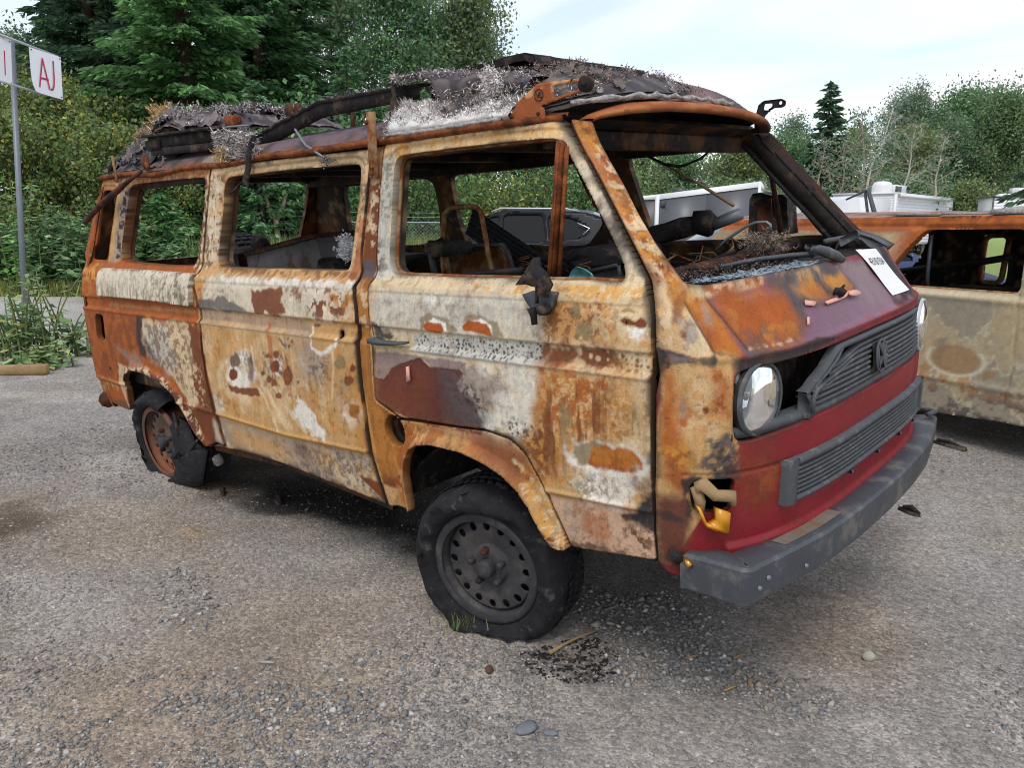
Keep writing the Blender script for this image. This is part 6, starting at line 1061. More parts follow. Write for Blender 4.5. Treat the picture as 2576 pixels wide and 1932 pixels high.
def torn(name, X, Y, Z, noise, thr, lift, cols, seed, fib=None, nf=600, L=.03, parent=van):
    "a torn layer: the sheet keeps only where the noise is high, its ragged edge curls up and frays"
    keep = noise > thr; n1 = fbm(X*16, Y*16+Z*9, seed, 5); curl = np.exp(-(noise-thr)/.035)*keep; Z2 = Z+lift*curl+.006*(n1-.5)+.004
    a, b = X.shape; idx = np.arange(a*b).reshape(a, b); q = np.stack([idx[:-1, :-1].ravel(), idx[1:, :-1].ravel(), idx[1:, 1:].ravel(), idx[:-1, 1:].ravel()], 1); q = q[keep.ravel()[q].all(1)]
    us = np.unique(q); rm = -np.ones(a*b, int); rm[us] = np.arange(len(us)); P = np.stack([X, Y, Z2], -1).reshape(-1, 3)
    c = np.tile(lin(cols[0]), (a*b, 1)); c += (lin(cols[1])-c)*sstep(.44, .62, n1.ravel())[:, None]; c += (lin(cols[2])-c)*(.8*sstep(.5, 1, curl.ravel()))[:, None]; c *= (.75+.5*fbm(X*60, Y*60, seed+2, 3)).ravel()[:, None]
    meshobj(name, P[us], rm[q], M['patina'], parent, col=c[us], smooth=True)['kind'] = 'stuff'
    e = (curl > .55).ravel()
    if fib and e.any(): Pe = P[e]; gx_, gy_ = np.gradient(noise); d = -np.stack([gx_.ravel()[e]*np.sign(np.gradient(X, axis=0).mean()+1e-9)+0*gx_.ravel()[e], gy_.ravel()[e], np.zeros(e.sum())], 1); d /= np.linalg.norm(d, axis=1)[:, None]+1e-9; d[:, 2] = .45; fibres(name+'_fray', Pe, d, nf, L, seed+1, fib, spread=.45)
def dense(ys, ss):
    Yd, Sd = np.meshgrid(ys, ss, indexing='ij'); return Yd, Sd
ysd = np.linspace(-.70, .24, 120); ssd = np.linspace(.015, .60, 90); Yd, Sd = np.meshgrid(ysd, ssd, indexing='ij'); Xd = VISX(Yd)-Sd; ed = (1-np.abs(Yd/.72)**4); Zd = VISZ(Yd)+(.108*(1-np.exp(-Sd/.11))+.03*np.sqrt(Sd/.62))*ed+.03*(fbm(Xd*9, Yd*9, 3, 4)-.5)*sstep(.0, .1, Sd)
fade = sstep(.26, .0, Yd)*.0+(Yd < .2)*.0
nA = fbm(Xd*5.5, Yd*5.5, 201, 5)-.34*sstep(-.30, -.02, Yd); nB = fbm(Xd*7+3, Yd*7, 203, 5)-.34*sstep(-.34, -.08, Yd)
torn('torn_roof_felt', Xd, Yd, Zd+.004, nA, .42, .016, ((70, 66, 68), (98, 92, 94), (150, 142, 138)), 205, GREYF+BRN, 900, .020)
torn('torn_roof_felt', Xd, Yd, Zd+.012, nB, .50, .024, ((58, 54, 56), (108, 98, 92), (138, 122, 108)), 215, BRN+GREYF, 900, .024)
torn('torn_roof_felt', Xd, Yd, Zd+.007, fbm(Xd*9+7, Yd*9, 207, 4)-.25*sstep(.04, .14, Sd)-.3*sstep(-.2, .05, Yd), .46, .02, ((120, 112, 110), (150, 144, 142), (176, 170, 166)), 225, GREYF+WHITEF[:2], 600, .020)
mb = MB(); yy = np.linspace(-.62, .22, 40); mb.tube([(VISX(np.array([y]))[0]+.012, y, VISZ(np.array([y]))[0]+.010+.003*math.sin(y*60)) for y in yy], [.0055+.004*random.random() for _ in yy], 6, jit=.45); mb.obj('ash_seal', M['ash'], van, True)
# brackets of the lifting roof
BR = [(.105, 1.735), (.255, 1.731), (.252, 1.768), (.236, 1.772), (.284, 1.779), (.388, 1.793), (.412, 1.790), (.426, 1.800), (.424, 1.822), (.412, 1.831), (.386, 1.829), (.236, 1.836), (.150, 1.792), (.140, 1.770), (.106, 1.769)]
for sg in (-1, 1):
    def bmap(u, v, off=0, sg=sg): return np.stack([u, np.full(len(u), sg*.70)+sg*off, v], -1)
    def bcol(u, v): n = fbm(u*30, v*30, 5, 4); return (lin((150, 82, 44))+(lin((196, 150, 104))-lin((150, 82, 44)))*(.8*sstep(.55, .62, n)*(v > 1.80))[:, None])*(.8+.4*n)[:, None] if sg < 0 else np.tile(lin((46, 40, 44)), (len(u), 1))
    if sg < 0:
        b = panel('roof_bracket', van, BR, [[(.288, 1.824), (.387, 1.818), (.386, 1.800), (.290, 1.789)]], bmap, .006, M['patina'], bcol, .006, cut=.004, hcut=.004)
        mb = MB(); mb.lathe([(-.012, .0001), (-.012, .022), (.006, .022), (.006, .0001)], (.410, -.70, 1.811), 20); mb.lathe([(-.018, .0001), (-.018, .008), (-.010, .010)], (.410, -.70, 1.811), 12); mb.obj('pivot', M['rustdark'], b)
        mb = MB(); t = np.linspace(0, 2*math.pi, 25)
        mb.tube([(.238+.016*math.cos(q), -.7025, 1.803+.016*math.sin(q)) for q in t], .0013, 4)
        for pts in ([(.228, 1.811), (.235, 1.796), (.240, 1.811)], [(.243, 1.811), (.243, 1.796), (.250, 1.796)]): mb.tube([(a, -.7025, c) for a, c in pts], .0016, 4)
        mb.obj('stamped_mark', M['char'], b)
        for q in (.13, .232): mb = MB(); mb.lathe([(-.006, .0001), (-.006, .004), (0, .006)], (q, -.70, 1.752), 10); mb.obj('rivet', M['rustdark'], b)
    else:
        arm = [(.24, 1.77), (.262, 1.845), (.285, 1.858), (.360, 1.857), (.378, 1.846), (.376, 1.828), (.362, 1.822), (.328, 1.824), (.300, 1.806), (.27, 1.77)]
        b = panel('roof_bracket', van, arm, [[(.283, 1.822), (.288, 1.845), (.322, 1.843), (.322, 1.832), (.300, 1.818)], [(.356+.0075*math.cos(q), 1.841+.0075*math.sin(q)) for q in np.linspace(0, 6.283, 14)[:-1]]], bmap, .004, M['patina'], bcol, .006, cut=.003, hcut=.002, flip=True); b['label'] = 'black roof bracket on the driver side'
# dark torn panels of the lifting roof
def slab(name, pts, th, mt, jag=.0, seed=0, ax=1):
    mb = MB(); mb.prism(pts, ax, *th); return mb.obj(name, mt, van)
g = np.random.default_rng(4)
mb = MB(); xs = np.linspace(-1.50, -.38, 46); G = []
for x in xs:
    zt = np.interp(x, [-1.5, -1.47, -.98, -.44, -.38], [1.838, 1.852, 1.934, 1.925, 1.922]); j = .006*(g.random()-.5); hgt = np.interp(x, [-1.5, -1.3, -.9, -.38], [.055, .06, .055, .045])
    G.append([(x, -.50, zt+.004+j), (x, -.575, zt+.006+j), (x, -.612, zt+j), (x, -.612, zt-.010+j), (x, -.604, zt-.012), (x, -.606, zt-hgt+.8*j), (x, -.585, zt-hgt-.003)])
G_ = np.array(G)[::-1]; mb.grid(G_[:, 0:3]); mb.grid(G_[:, 2:5]); mb.grid(G_[:, 4:7]); mb.grid(np.array([[(xs[0], -.52, 1.826), (xs[0], -.56, 1.78)], [(xs[0], -.605, 1.838), (xs[0], -.603, 1.783)]])); mb.obj('roof_beam', M['char'], van)
P_ = np.array(G)[:, 1]; fibres('beam_fibre', P_, np.tile([0, -.2, 1.], (len(P_), 1)), 500, .02, 3, GREYF)
mb = MB(); G = []
for y in np.linspace(-.36, .34, 15):
    jj = .01*math.sin(y*40); G.append([(-.62, y, 1.965), (-.42, y, 1.990+.004*jj), (-.20, y, 2.004), (-.10, y, 2.004), (-.065, y, 1.994+.3*jj), (-.055, y, 1.960+jj)])
mb.grid(np.array(G)); mb.grid(np.array([[(x, -.36, z+.0), (x, -.355, z-.022-.006*random.random())] for x, z in zip(np.linspace(-.62, -.055, 24), np.interp(np.linspace(-.62, -.055, 24), [-.62, -.42, -.2, -.1, -.055], [1.965, 1.99, 2.004, 2.003, 1.985]))]))
for y in (-.3, 0, .3): mb.box((-.1, y, 1.93), (.02, .02, .13)); mb.box((-.55, y, 1.90), (.02, .02, .12))
mb.tube([(-.24, -.33, 1.985), (-.10, -.40, 1.945)], .006, 6); mb.obj('raised_roof_panel', M['char'], van)
# fibre mat rolled over the near edge
xs = np.linspace(-.44, .13, 44)
def mat_sheet(name, prof_fn, colr, ny=18, seed=3):
    G = np.array([[prof_fn(x, t) for t in np.linspace(0, 1, ny)] for x in xs]); n1 = fbm(G[..., 0]*22, G[..., 2]*22+G[..., 1]*22, seed, 4); G[..., 2] += .012*(n1-.5); G[..., 1] += .010*(fbm(G[..., 0]*15, G[..., 2]*15, seed+3, 4)-.5)
    mb = MB(); mb.grid(G); c = np.tile(lin(colr[0]), (G.shape[0]*G.shape[1], 1)); c += (lin(colr[1])-c)*sstep(.42, .6, n1.ravel())[:, None]; mb.obj(name, M['patina'], van, True, c); return G
def pf_low(x, t):
    up = np.interp(x, [-.44, -.3, -.2, -.1, 0, .13], [.102, .088, .060, .062, .078, .05])+.008*math.sin(x*55); return (x, np.interp(t, [0, .15, .6, 1], [-.712, -.722, -.690, -.625]), 1.748+up*np.interp(t, [0, .15, .6, 1], [0, .22, .70, 1]))
Glo = mat_sheet('lower_fibre_mat', pf_low, ((176, 174, 172), (214, 212, 210)))
def pf_up(x, t):
    zt = np.interp(x, [-.44, -.36, -.2, 0, .13], [1.945, 1.957, 1.935, 1.905, 1.875]); hang = np.interp(x, [-.44, -.31, -.285, -.18, -.12, -.06, .0, .03, .13], [.010, .022, .105, .118, .07, .034, .04, .075, .04]); s = np.interp(t, [0, .45, .7, 1], [0, .0, .35, 1]); yb = np.interp(x, [-.44, -.36, .13], [-.66, -.63, -.62])
    return (x, np.interp(t, [0, .45, .7, 1], [-.30, yb+.02, yb, yb+.015]), zt+.02*np.interp(t, [0, .45], [1, 0])-hang*s)
Gup = mat_sheet('upper_fibre_mat', pf_up, ((66, 62, 66), (104, 94, 96)), 22, 6)
mb = MB(); mb.grid(np.array([[(x, -.52, 1.80), (x, -.50, np.interp(x, [-.44, 0, .13], [1.93, 1.89, 1.86]))] for x in np.linspace(-.43, .12, 8)])); mb.grid(np.array([[(-.44, -.715+.1*t, 1.755+.05*t), (-.445, -.67+.08*t, 1.94-.02*t)] for t in np.linspace(0, 1, 5)])); mb.obj('mat_lining', M['char'], van)
nlo = np.tile([0, -.75, .65], (Glo[:, 10:].reshape(-1, 3).shape[0], 1)); fibres('white_fibre', Glo[:, 15:].reshape(-1, 3), np.tile([0, -.15, .95], (Glo[:, 15:].reshape(-1, 3).shape[0], 1)), 2300, .034, 4, WHITEF, .0036, spread=.35, label='white frayed fibre fringe over the front door')
fibres('ash_nap', Glo[:, 5:16].reshape(-1, 3), np.tile([0, -.5, .8], (Glo[:, 5:16].reshape(-1, 3).shape[0], 1)), 1500, .016, 44, WHITEF, .004, spread=.5)
fibres('edge_fibre', Gup[:, 17:].reshape(-1, 3), np.tile([0, -.6, -.3], (Gup[:, 17:].reshape(-1, 3).shape[0], 1)), 620, .032, 5, WHITEF+GREYF, .003, spread=.7)
fibres('mat_fibre', Gup[:, 6:12].reshape(-1, 3), np.tile([-.3, -.5, .2], (Gup[:, 6:12].reshape(-1, 3).shape[0], 1)), 700, .022, 6, GREYF+WHITEF[:2], .003, spread=.9)
fibres('mat_end_fibre', np.concatenate([Gup[0], Glo[0]]), np.tile([-.8, -.3, .2], (len(Gup[0])+len(Glo[0]), 1)), 500, .04, 7, WHITEF+GREYF, .0035)
g = np.random.default_rng(8); cp = np.array([.012, -.66, 1.862])+g.normal(0, 1, (300, 3))*np.array([.016, .008, .022]); fibres('white_tuft', cp, np.tile([0, -.8, -.1], (300, 1)), 700, .03, 8, WHITEF, .003, spread=.8)
mb = MB(); mb.tube([(x, -.722, z) for x, z in zip(np.linspace(-.44, .10, 30), np.interp(np.linspace(-.44, .10, 30), [-.44, -.2, .1], [1.752, 1.747, 1.750]))], [.006+.003*random.random() for _ in range(30)], 6, jit=.45); mb.obj('ash_seal', M['ash'], van, True)
# rear heap of charred roof
def blob_mat(name, xs, ys, zf, colr, seed, fib=None, L=.035, nfib=1500, cut=None):
    X, Y = np.meshgrid(xs, ys, indexing='ij'); Z = zf(X, Y); n1 = fbm(X*11, Y*11, seed, 5); Z = Z+.05*(n1-.5); mb = MB(); G = np.stack([X, Y, Z], -1); mb.grid(G)
    c = np.tile(lin(colr[0]), (X.size, 1)); c += (lin(colr[1])-c)*sstep(.42, .6, n1.ravel())[:, None]; mb.obj(name, M['patina'], van, True, c)
    Xf_, Yf_ = np.meshgrid(np.linspace(xs[0], xs[-1], len(xs)*3), np.linspace(ys[0], ys[-1], len(ys)*3), indexing='ij'); Zf_ = zf(Xf_, Yf_)+.05*(fbm(Xf_*11, Yf_*11, seed, 5)-.5)
    for k in range(2): torn(name+'_layer', Xf_, Yf_, Zf_+.008+.014*k, fbm(Xf_*6+k*3, Yf_*6, seed+60+k, 5), .45+.04*k, .04, (colr[0], colr[1], (156, 150, 148) if k else (120, 112, 110)), seed+70+k*10, fib, nfib//3, L)
    return G
blob_mat('rear_roof_heap', np.linspace(-2.97, -2.25, 34), np.linspace(-.69, .1, 30), lambda X, Y: 1.765+.15*sstep(-2.99, -2.8, X)*sstep(-.70, -.52, Y)*(1-.35*sstep(-2.65, -2.3, X)), ((58, 56, 60), (98, 92, 94)), 31, GREYF, .03, 1800)
def tube_sheet(name, cx, cz, y, r0, x0, x1, seed, colr, fib, ang=(0, 1.35*math.pi), L=.04, nf=800):
    th = np.linspace(ang[0], ang[1], 16); xs = np.linspace(x0, x1, 16); G = np.array([[(x, y+r0*1.5*math.cos(t)*(1+.2*math.sin(x*30)), cz+r0*math.sin(t)+.012*math.sin(x*23+t)) for t in th] for x in xs]); mb = MB(); mb.grid(G); n1 = fbm(G[..., 0]*20, G[..., 2]*20, seed, 4).ravel(); c = np.tile(lin(colr[0]), (len(n1), 1)); c += (lin(colr[1])-c)*sstep(.42, .6, n1)[:, None]; mb.obj(name, M['patina'], van, True, c)
    P_ = G.reshape(-1, 3); ctr = np.stack([P_[:, 0], np.full(len(P_), y), np.full(len(P_), cz)], 1); fibres(name+'_fibre', P_, P_-ctr+np.array([0, 0, .02]), nf, L, seed+1, fib, spread=.03)
tube_sheet('straw_roll', 0, 1.985, -.42, .035, -2.98, -2.62, 41, ((70, 60, 52), (120, 104, 80)), STRAW+GREYF, (.2, 1.1*math.pi), .045, 700)
g = np.random.default_rng(9); cp = np.array([-2.71, -.42, 2.07])+g.normal(0, 1, (260, 3))*np.array([.035, .03, .028]); mb = MB(); mb.lathe([(-.05, .001), (-.04, .035), (.0, .05), (.035, .035), (.05, .001)], (-2.71, -.42, 2.06), 12, axis=2); mb.obj('straw_lump', M['timber'], van, True); fibres('straw_tuft', cp, (cp-np.array([-2.71, -.42, 2.05]))*20, 900, .05, 10, STRAW, .004, spread=.3)
blob_mat('rear_fibre_mat', np.linspace(-2.48, -1.58, 46), np.linspace(-.62, -.05, 20), lambda X, Y: np.interp(X, [-2.48, -2.40, -2.30, -2.1, -1.8, -1.66, -1.58], [1.93, 2.00, 2.015, 1.975, 1.965, 1.95, 1.91])-.06*sstep(-.55, -.64, Y)-.02*(X+2), ((72, 66, 70), (120, 110, 112)), 51, GREYF+WHITEF[:1], .035, 3200)
mb = MB(); mb.grid(np.array([[(x, -.55, 1.86), (x, -.53, 1.945)] for x in np.linspace(-2.5, -1.62, 12)])); mb.obj('heap_lining', M['char'], van)
g = np.random.default_rng(12); cp = np.stack([g.uniform(-2.5, -2.3, 200), g.uniform(-.64, -.55, 200), g.uniform(1.86, 1.97, 200)], 1); fibres('straw_fringe', cp, np.tile([-.1, -.8, .1], (200, 1)), 500, .04, 13, STRAW+GREYF, .0035)
mb = MB(); R = roty(math.radians(2.2)); mb.box((-2.05, -.64, 1.885), (.74, .035, .055), R); mb.box((-2.05, -.655, 1.915), (.76, .06, .012), R); mb.box((-2.36, -.66, 1.882), (.16, .01, .05), R); mb.box((-2.0, -.645, 1.835), (.8, .03, .035), R); mb.obj('charred_rail', M['char'], van)
mb = MB(); mb.bbox((-1.66, -.60, 1.925), (.075, .05, .055), .006); mb.obj('rust_block', M['rust'], van)
mb = MB(); mb.tube([(-1.62, -.70, 1.875), (-1.5, -.72, 1.884), (-1.36, -.70, 1.878)], .004, 5); mb.obj('bent_strip', M['galv'], van)
g = np.random.default_rng(15); cp = np.stack([g.uniform(-1.62, -1.31, 500), g.uniform(-.735, -.68, 500), np.zeros(500)], 1); cp[:, 2] = np.interp(cp[:, 0], [-1.62, -1.45, -1.31], [1.83, 1.80, 1.79])+g.uniform(-.055, .055, 500); fibres('side_tuft', cp, np.tile([-.1, -.9, .15], (500, 1)), 1700, .045, 16, WHITEF+GREYF, .0035, spread=.8, label='white and grey fibre tuft hanging over the gutter')
cp = np.stack([g.uniform(-1.60, -1.50, 120), g.uniform(-.75, -.71, 120), g.uniform(1.75, 1.80, 120)], 1); fibres('straw_side_tuft', cp, np.tile([0, -.6, -.4], (120, 1)), 350, .035, 17, STRAW, .0035)
mb = MB(); mb.tube([(-1.33, -.70, 1.83), (-1.325, -.735, 1.76), (-1.335, -.745, 1.70), (-1.355, -.75, 1.65), (-1.335, -.75, 1.62)], [.012, .014, .013, .012, .007], 7, jit=.3); mb.tube([(-1.355, -.75, 1.655), (-1.41, -.76, 1.628), (-1.475, -.765, 1.60)], [.007, .005, .003], 6, jit=.3); mb.obj('melted_drip', M['char'], van)
mb = MB(); mb.tube([(-1.08, -.66, 1.835), (-.93, -.72, 1.76), (-.787, -.735, 1.698)], .0055, 6); mb.obj('loose_rod', M['galv'], van)
cp = np.array([-.775, -.74, 1.692])+np.random.default_rng(5).normal(0, 1, (60, 3))*np.array([.02, .005, .006]); fibres('rod_end_fluff', cp, np.tile([.2, -.6, 0], (60, 1)), 130, .025, 18, GREYF)
mb = MB(); mb.bbox((-.483, -.752, 1.722), (.046, .008, .222), .002, roty(math.radians(3.5)))
strap = mb.obj('roof_strap', M['rustbeige'], van)
mb = MB()
for x, z in ((-.497, 1.80), (-.487, 1.648), (-.491, 1.628)): mb.lathe([(-.012, .0001), (-.012, .007), (-.004, .009)], (x, -.752, z), 10)
mb.obj('strap_bolt', M['rust'], strap)
mb = MB(); mb.lathe([(-.012, .014), (-.012, .042), (.0, .046), (.012, .042), (.012, .014)], (0, 0, 0), 24); mb.lathe([(.03, .014), (.03, .042), (.042, .046), (.054, .042), (.054, .014)], (0, 0, 0), 24); mb.tube([(0, -.012, 0), (0, .09, 0)], .02, 10)
o = mb.obj('roof_roller', M['rustdark'], van, True); o.location = (-1.565, -.36, 1.965); o.rotation_euler = (0, 0, math.radians(-20))
mb = MB(); mb.tube([(-1.54, -.33, 1.955), (-1.35, -.28, 1.957), (-1.15, -.24, 1.968)], .014, 8); mb.obj('roller_tube', M['rustbeige'], van, True)
mb = MB(); mb.tube([(-1.75, -.35, 1.85), (-1.565, -.36, 1.93)], .012, 6); mb.tube([(-1.2, -.28, 1.86), (-1.2, -.27, 1.95)], .01, 6); mb.obj('roller_mount', M['rustdark'], van)
mb = MB(); R = roty(math.radians(-4)); mb.bbox((-2.69, -.735, 1.785), (.022, .008, .14), .002, R); mb.obj('rear_strap', M['rustbeige'], van)
mb = MB(); mb.tube([(-2.38, -.73, 1.755), (-2.50, -.755, 1.712), (-2.61, -.775, 1.668), (-2.75, -.80, 1.615), (-2.84, -.815, 1.575), (-2.965, -.83, 1.515)], [.008, .011, .017, .017, .016, .014], 8); o = mb.obj('fallen_tube', M['rustdark'], van, True)
mb = MB(); mb.box((-2.36, -.715, 1.80), (.05, .012, .06), roty(.3)); mb.box((-2.33, -.72, 1.775), (.022, .016, .04)); mb.obj('bent_clip', M['rust'], van)
# ---- bumper
def bump_curve(y):
    return np.interp(np.abs(y), [0, .1, .28, .5, .67, .80, .845], [1.068, 1.067, 1.062, 1.046, 1.016, .988, .982])
fy_ = np.linspace(-.80, .80, 33); path = [(x_, -.852) for x_ in (.785, .80, .86, .92, .952)]+[(.972, -.846), (.984, -.832)]+[(bump_curve(y), y) for y in fy_]+[(.984, .832), (.972, .846)]+[(x_, .852) for x_ in (.952, .92, .86, .80, .785)]
path = np.array(path, float); tg = np.gradient(path, axis=0); tg /= np.linalg.norm(tg, axis=1)[:, None]; nr_ = np.stack([tg[:, 1], -tg[:, 0]], 1)
secs = ([(-.100, .556), (-.092, .571), (-.03, .5745), (-.007, .572)], [(-.007, .572), (.0, .563)], [(.0, .563), (-.003, .50), (-.010, .466)], [(-.010, .466), (-.022, .456), (-.10, .455)])
kk = [.3]+[.8]*4+[.9]*2+[1]*33+[.9]*2+[.8]*4+[.3]; zd = [.018, .004]+[0]*41+[.004, .018]; mb = MB()
for sec in secs: mb.grid(np.array([[(p[0]+n_[0]*d*k, p[1]+n_[1]*d*k, z-zz*(z > .5)) for d, z in sec] for p, n_, k, zz in zip(path, nr_, kk, zd)]))
full = [q for sec in secs for q in sec]
for e_ in (0, -1): mb.add([(path[e_][0]+nr_[e_][0]*d*.3, path[e_][1]+nr_[e_][1]*d*.3, z-.018*(z > .5)) for d, z in full], [tuple(range(len(full)))])
bp = mb.obj('front_bumper', M['bumper'], van, True)
for y, z, r_ in ((-.80, .505, .0075), (-.765, .522, .0085), (-.60, .500, .007), (.52, .508, .005)):
    mb = MB(); mb.lathe([(.005, .0001), (.004, r_*.7), (-.002, r_)], (bump_curve(y)-.001, y, z), 10, axis=0); mb.obj('bumper_bolt', M['galv'], bp)
mb = MB(); G2 = []
for y in np.linspace(-.66, -.36, 12): x = bump_curve(y); G2.append([(x-.066, y, .5755), (x-.024, y, .5755)])
mb.grid(np.array(G2)); mb.obj('rust_stain_plate', mat('rust_film', (112, 104, 96), .7, var=.2, vscale=20, dirt=((128, 92, 58), .5, 16)), bp)
mb = MB()
for y in (-.5, .5): mb.box((.93, y, .51), (.14, .06, .08))
mb.grid(np.array([[(bump_curve(y)-.10, y, .566), (bump_curve(y)-.20, y, .566)] for y in np.linspace(-.75, .75, 20)])); mb.obj('bumper_mount', M['rustdark'], bp)
mb = MB(); mb.tube([(.97, .74, .60), (.98, .80, .598), (.95, .842, .592), (.86, .852, .588), (.78, .85, .585)], .010, 7); mb.obj('bumper_end_trim', M['blackplastic'], bp, True)
# ---- grilles (curved like the nose)
def nose(y, z, off=0.0): 
    a = np.interp(np.abs(y)/np.interp(z, ZW, WW), _yh, _s)*np.sign(y); p = front_pt(np.atleast_1d(a).astype(float), np.full(np.size(y), z))[0]; return (p[0]+off, float(y), z)
upper = thing('grille', None, None); upper.parent = van
def slat(y0, y1, z, name, parent, h=.0088, dep=.02, off=-.004, melt=None, n=22):
    mb = MB(); G = []
    for y in np.linspace(y0, y1, n):
        dz = melt(y) if melt else 0; x, _, zz = nose(y, z, off); zz += dz; G.append([(x-dep, y, zz+.004), (x-.003, y, zz+.0045), (x, y, zz), (x-.004, y, zz-h*.75), (x-dep, y, zz-h)])
    G = np.array(G); mb.grid(G); return mb.obj(name, M['blackplastic'], parent, False)
mb = MB()
zt = 1.052
meltf = lambda y: -.0 if y > -.30 else -.098*min(1, (-.30-y)/.18)**.95-.003*math.sin(y*60)
# frame: top bar, bottom bar, side uprights
G = []
for y in np.linspace(-.50, .50, 36):
    m_ = meltf(y); x, _, z = nose(y, zt, .002); G.append([(x-.03, y, z+.006+m_), (x+.000, y, z+.006+m_), (x+.003, y, z-.002+m_), (x-.003, y, z-.010+m_), (x-.03, y, z-.010+m_)])
mb.grid(np.array(G))
G = []
for y in np.linspace(-.78, .74, 30):
    x, _, z = nose(y, .893, -.012); G.append([(x-.05, y, z+.012), (x, y, z+.012), (x+.004, y, z+.002), (x+.002, y, z-.016), (x-.03, y, z-.018)])
mb.grid(np.array(G))
x, _, z = nose(-.49, .93, 0); mb.prism([(x-.03, .885), (x+.004, .885), (x+.004, .93), (x-.006, .95), (x-.03, .955)], 1, -.505, -.478)
mb.tube([nose(-.49, .90, .006), nose(-.488, .935, .006), nose(-.470, .962, .006), nose(-.43, .968, .006)], .007, 6)
mb.obj('grille_frame', M['blackplastic'], upper)
for i, z in enumerate(np.linspace(1.028, .915, 8)):
    y0 = np.interp(z, [.955, .97, .99, 1.03], [-.47, -.44, -.41, -.335]); 
    if z < .955: y0 = -.47
    y1 = np.interp(z, [.91, .97, 1.03], [.575, .545, .50])
    if 3 <= i <= 5:
        slat(y0, -.052, z, 'slat', upper, melt=lambda y, y0=y0, z=z: -.016*sstep(y0+.15, y0, y)*(z > .95)); slat(.052, y1, z, 'slat', upper)
    else: slat(y0, y1, z, 'slat', upper, melt=lambda y, y0=y0, z=z: -.03*sstep(y0+.22, y0, y)*(z > .955))
mb = MB(); mb.tube([nose(-.40, .99, -.01), nose(-.43, .972, -.004), nose(-.46, .962, .002)], .0045, 6, jit=.2); mb.tube([nose(-.36, 1.01, -.006), nose(-.40, .985, -.006), nose(-.44, .975, -.004), nose(-.48, .955, 0)], .005, 6, jit=.2); mb.tube([nose(-.29, 1.045, 0), nose(-.34, 1.02, .002), nose(-.39, .998, .001), nose(-.43, .978, -.004)], .005, 6, jit=.15); mb.obj('melted_edge', M['blackplastic'], upper)
bd = thing('badge', None, None); bd.parent = upper
mb = MB(); t = np.linspace(0, 2*math.pi, 33); cz_ = .974; mb.tube([(nose(.047*math.cos(q), cz_+.050*math.sin(q), .010)) for q in t], .0045, 6); mb.obj('ring', M['blackplastic'], bd, True)
mb = MB()
for pts in ([(-.017, .044), (0, .004), (.017, .044)], [(-.036, .032), (-.018, -.040), (0, -.004), (.018, -.040), (.036, .032)]): mb.tube([nose(a, cz_+b, .010) for a, b in pts], .0052, 6)
mb.obj('letters', M['blackplastic'], bd); mb = MB(); mb.grid(np.array([[nose(y, z, .0) for z in (cz_-.045, cz_, cz_+.045)] for y in (-.05, -.025, 0, .025, .05)])); mb.obj('badge_back', M['char'], bd)
mb = MB(); mb.grid(np.array([[nose(y, z, -.16) for z in (.86, .97, 1.08)] for y in np.linspace(-.76, .76, 14)])); mb.grid(np.array([[nose(y, 1.064, o_) for o_ in (-.02, -.17)] for y in np.linspace(-.76, .76, 14)])); mb.obj('radiator_wall', M['char'], van)
# lower grille
low = thing('lower_grille', None, None); low.parent = van
def lp(y, z, o=0): return nose(y, z, .012+o)
mb = MB()
for (z0, z1) in ((.768, .790), (.662, .678)):
    mb.grid(np.array([[lp(y, z1, -.03), lp(y, z1, .004), lp(y, (z0+z1)/2, .010), lp(y, z0, .004), lp(y, z0, -.03)] for y in np.linspace(-.61, .57, 30)]))
for y0, y1 in ((-.612, -.568), (.552, .575)):
    mb.grid(np.array([[lp(y, .79, o_), lp(y, .662, o_)] for y, o_ in ((y0, -.03), (y0, .010), ((y0+y1)/2, .014), (y1, .010), (y1, -.02))]))
mb.obj('grille_frame', M['blackplastic'], low)
for z in np.linspace(.756, .688, 6): slat(-.568, .553, z, 'slat', low, h=.0068, dep=.022, off=.016, n=26)
mb = MB(); mb.grid(np.array([[lp(y, .78, -.010), lp(y, .67, -.010)] for y in np.linspace(-.6, .56, 20)])); mb.obj('grille_back', M['char'], low)
mb = MB()
for y in (-.22, .02, .25, .45): x, _, z = lp(y, .655, 0); mb.prism([(y-.016, .664), (y+.016, .664), (y+.004, .645)], 0, x-.012, x+.008)
mb.obj('clip', M['blackplastic'], low)
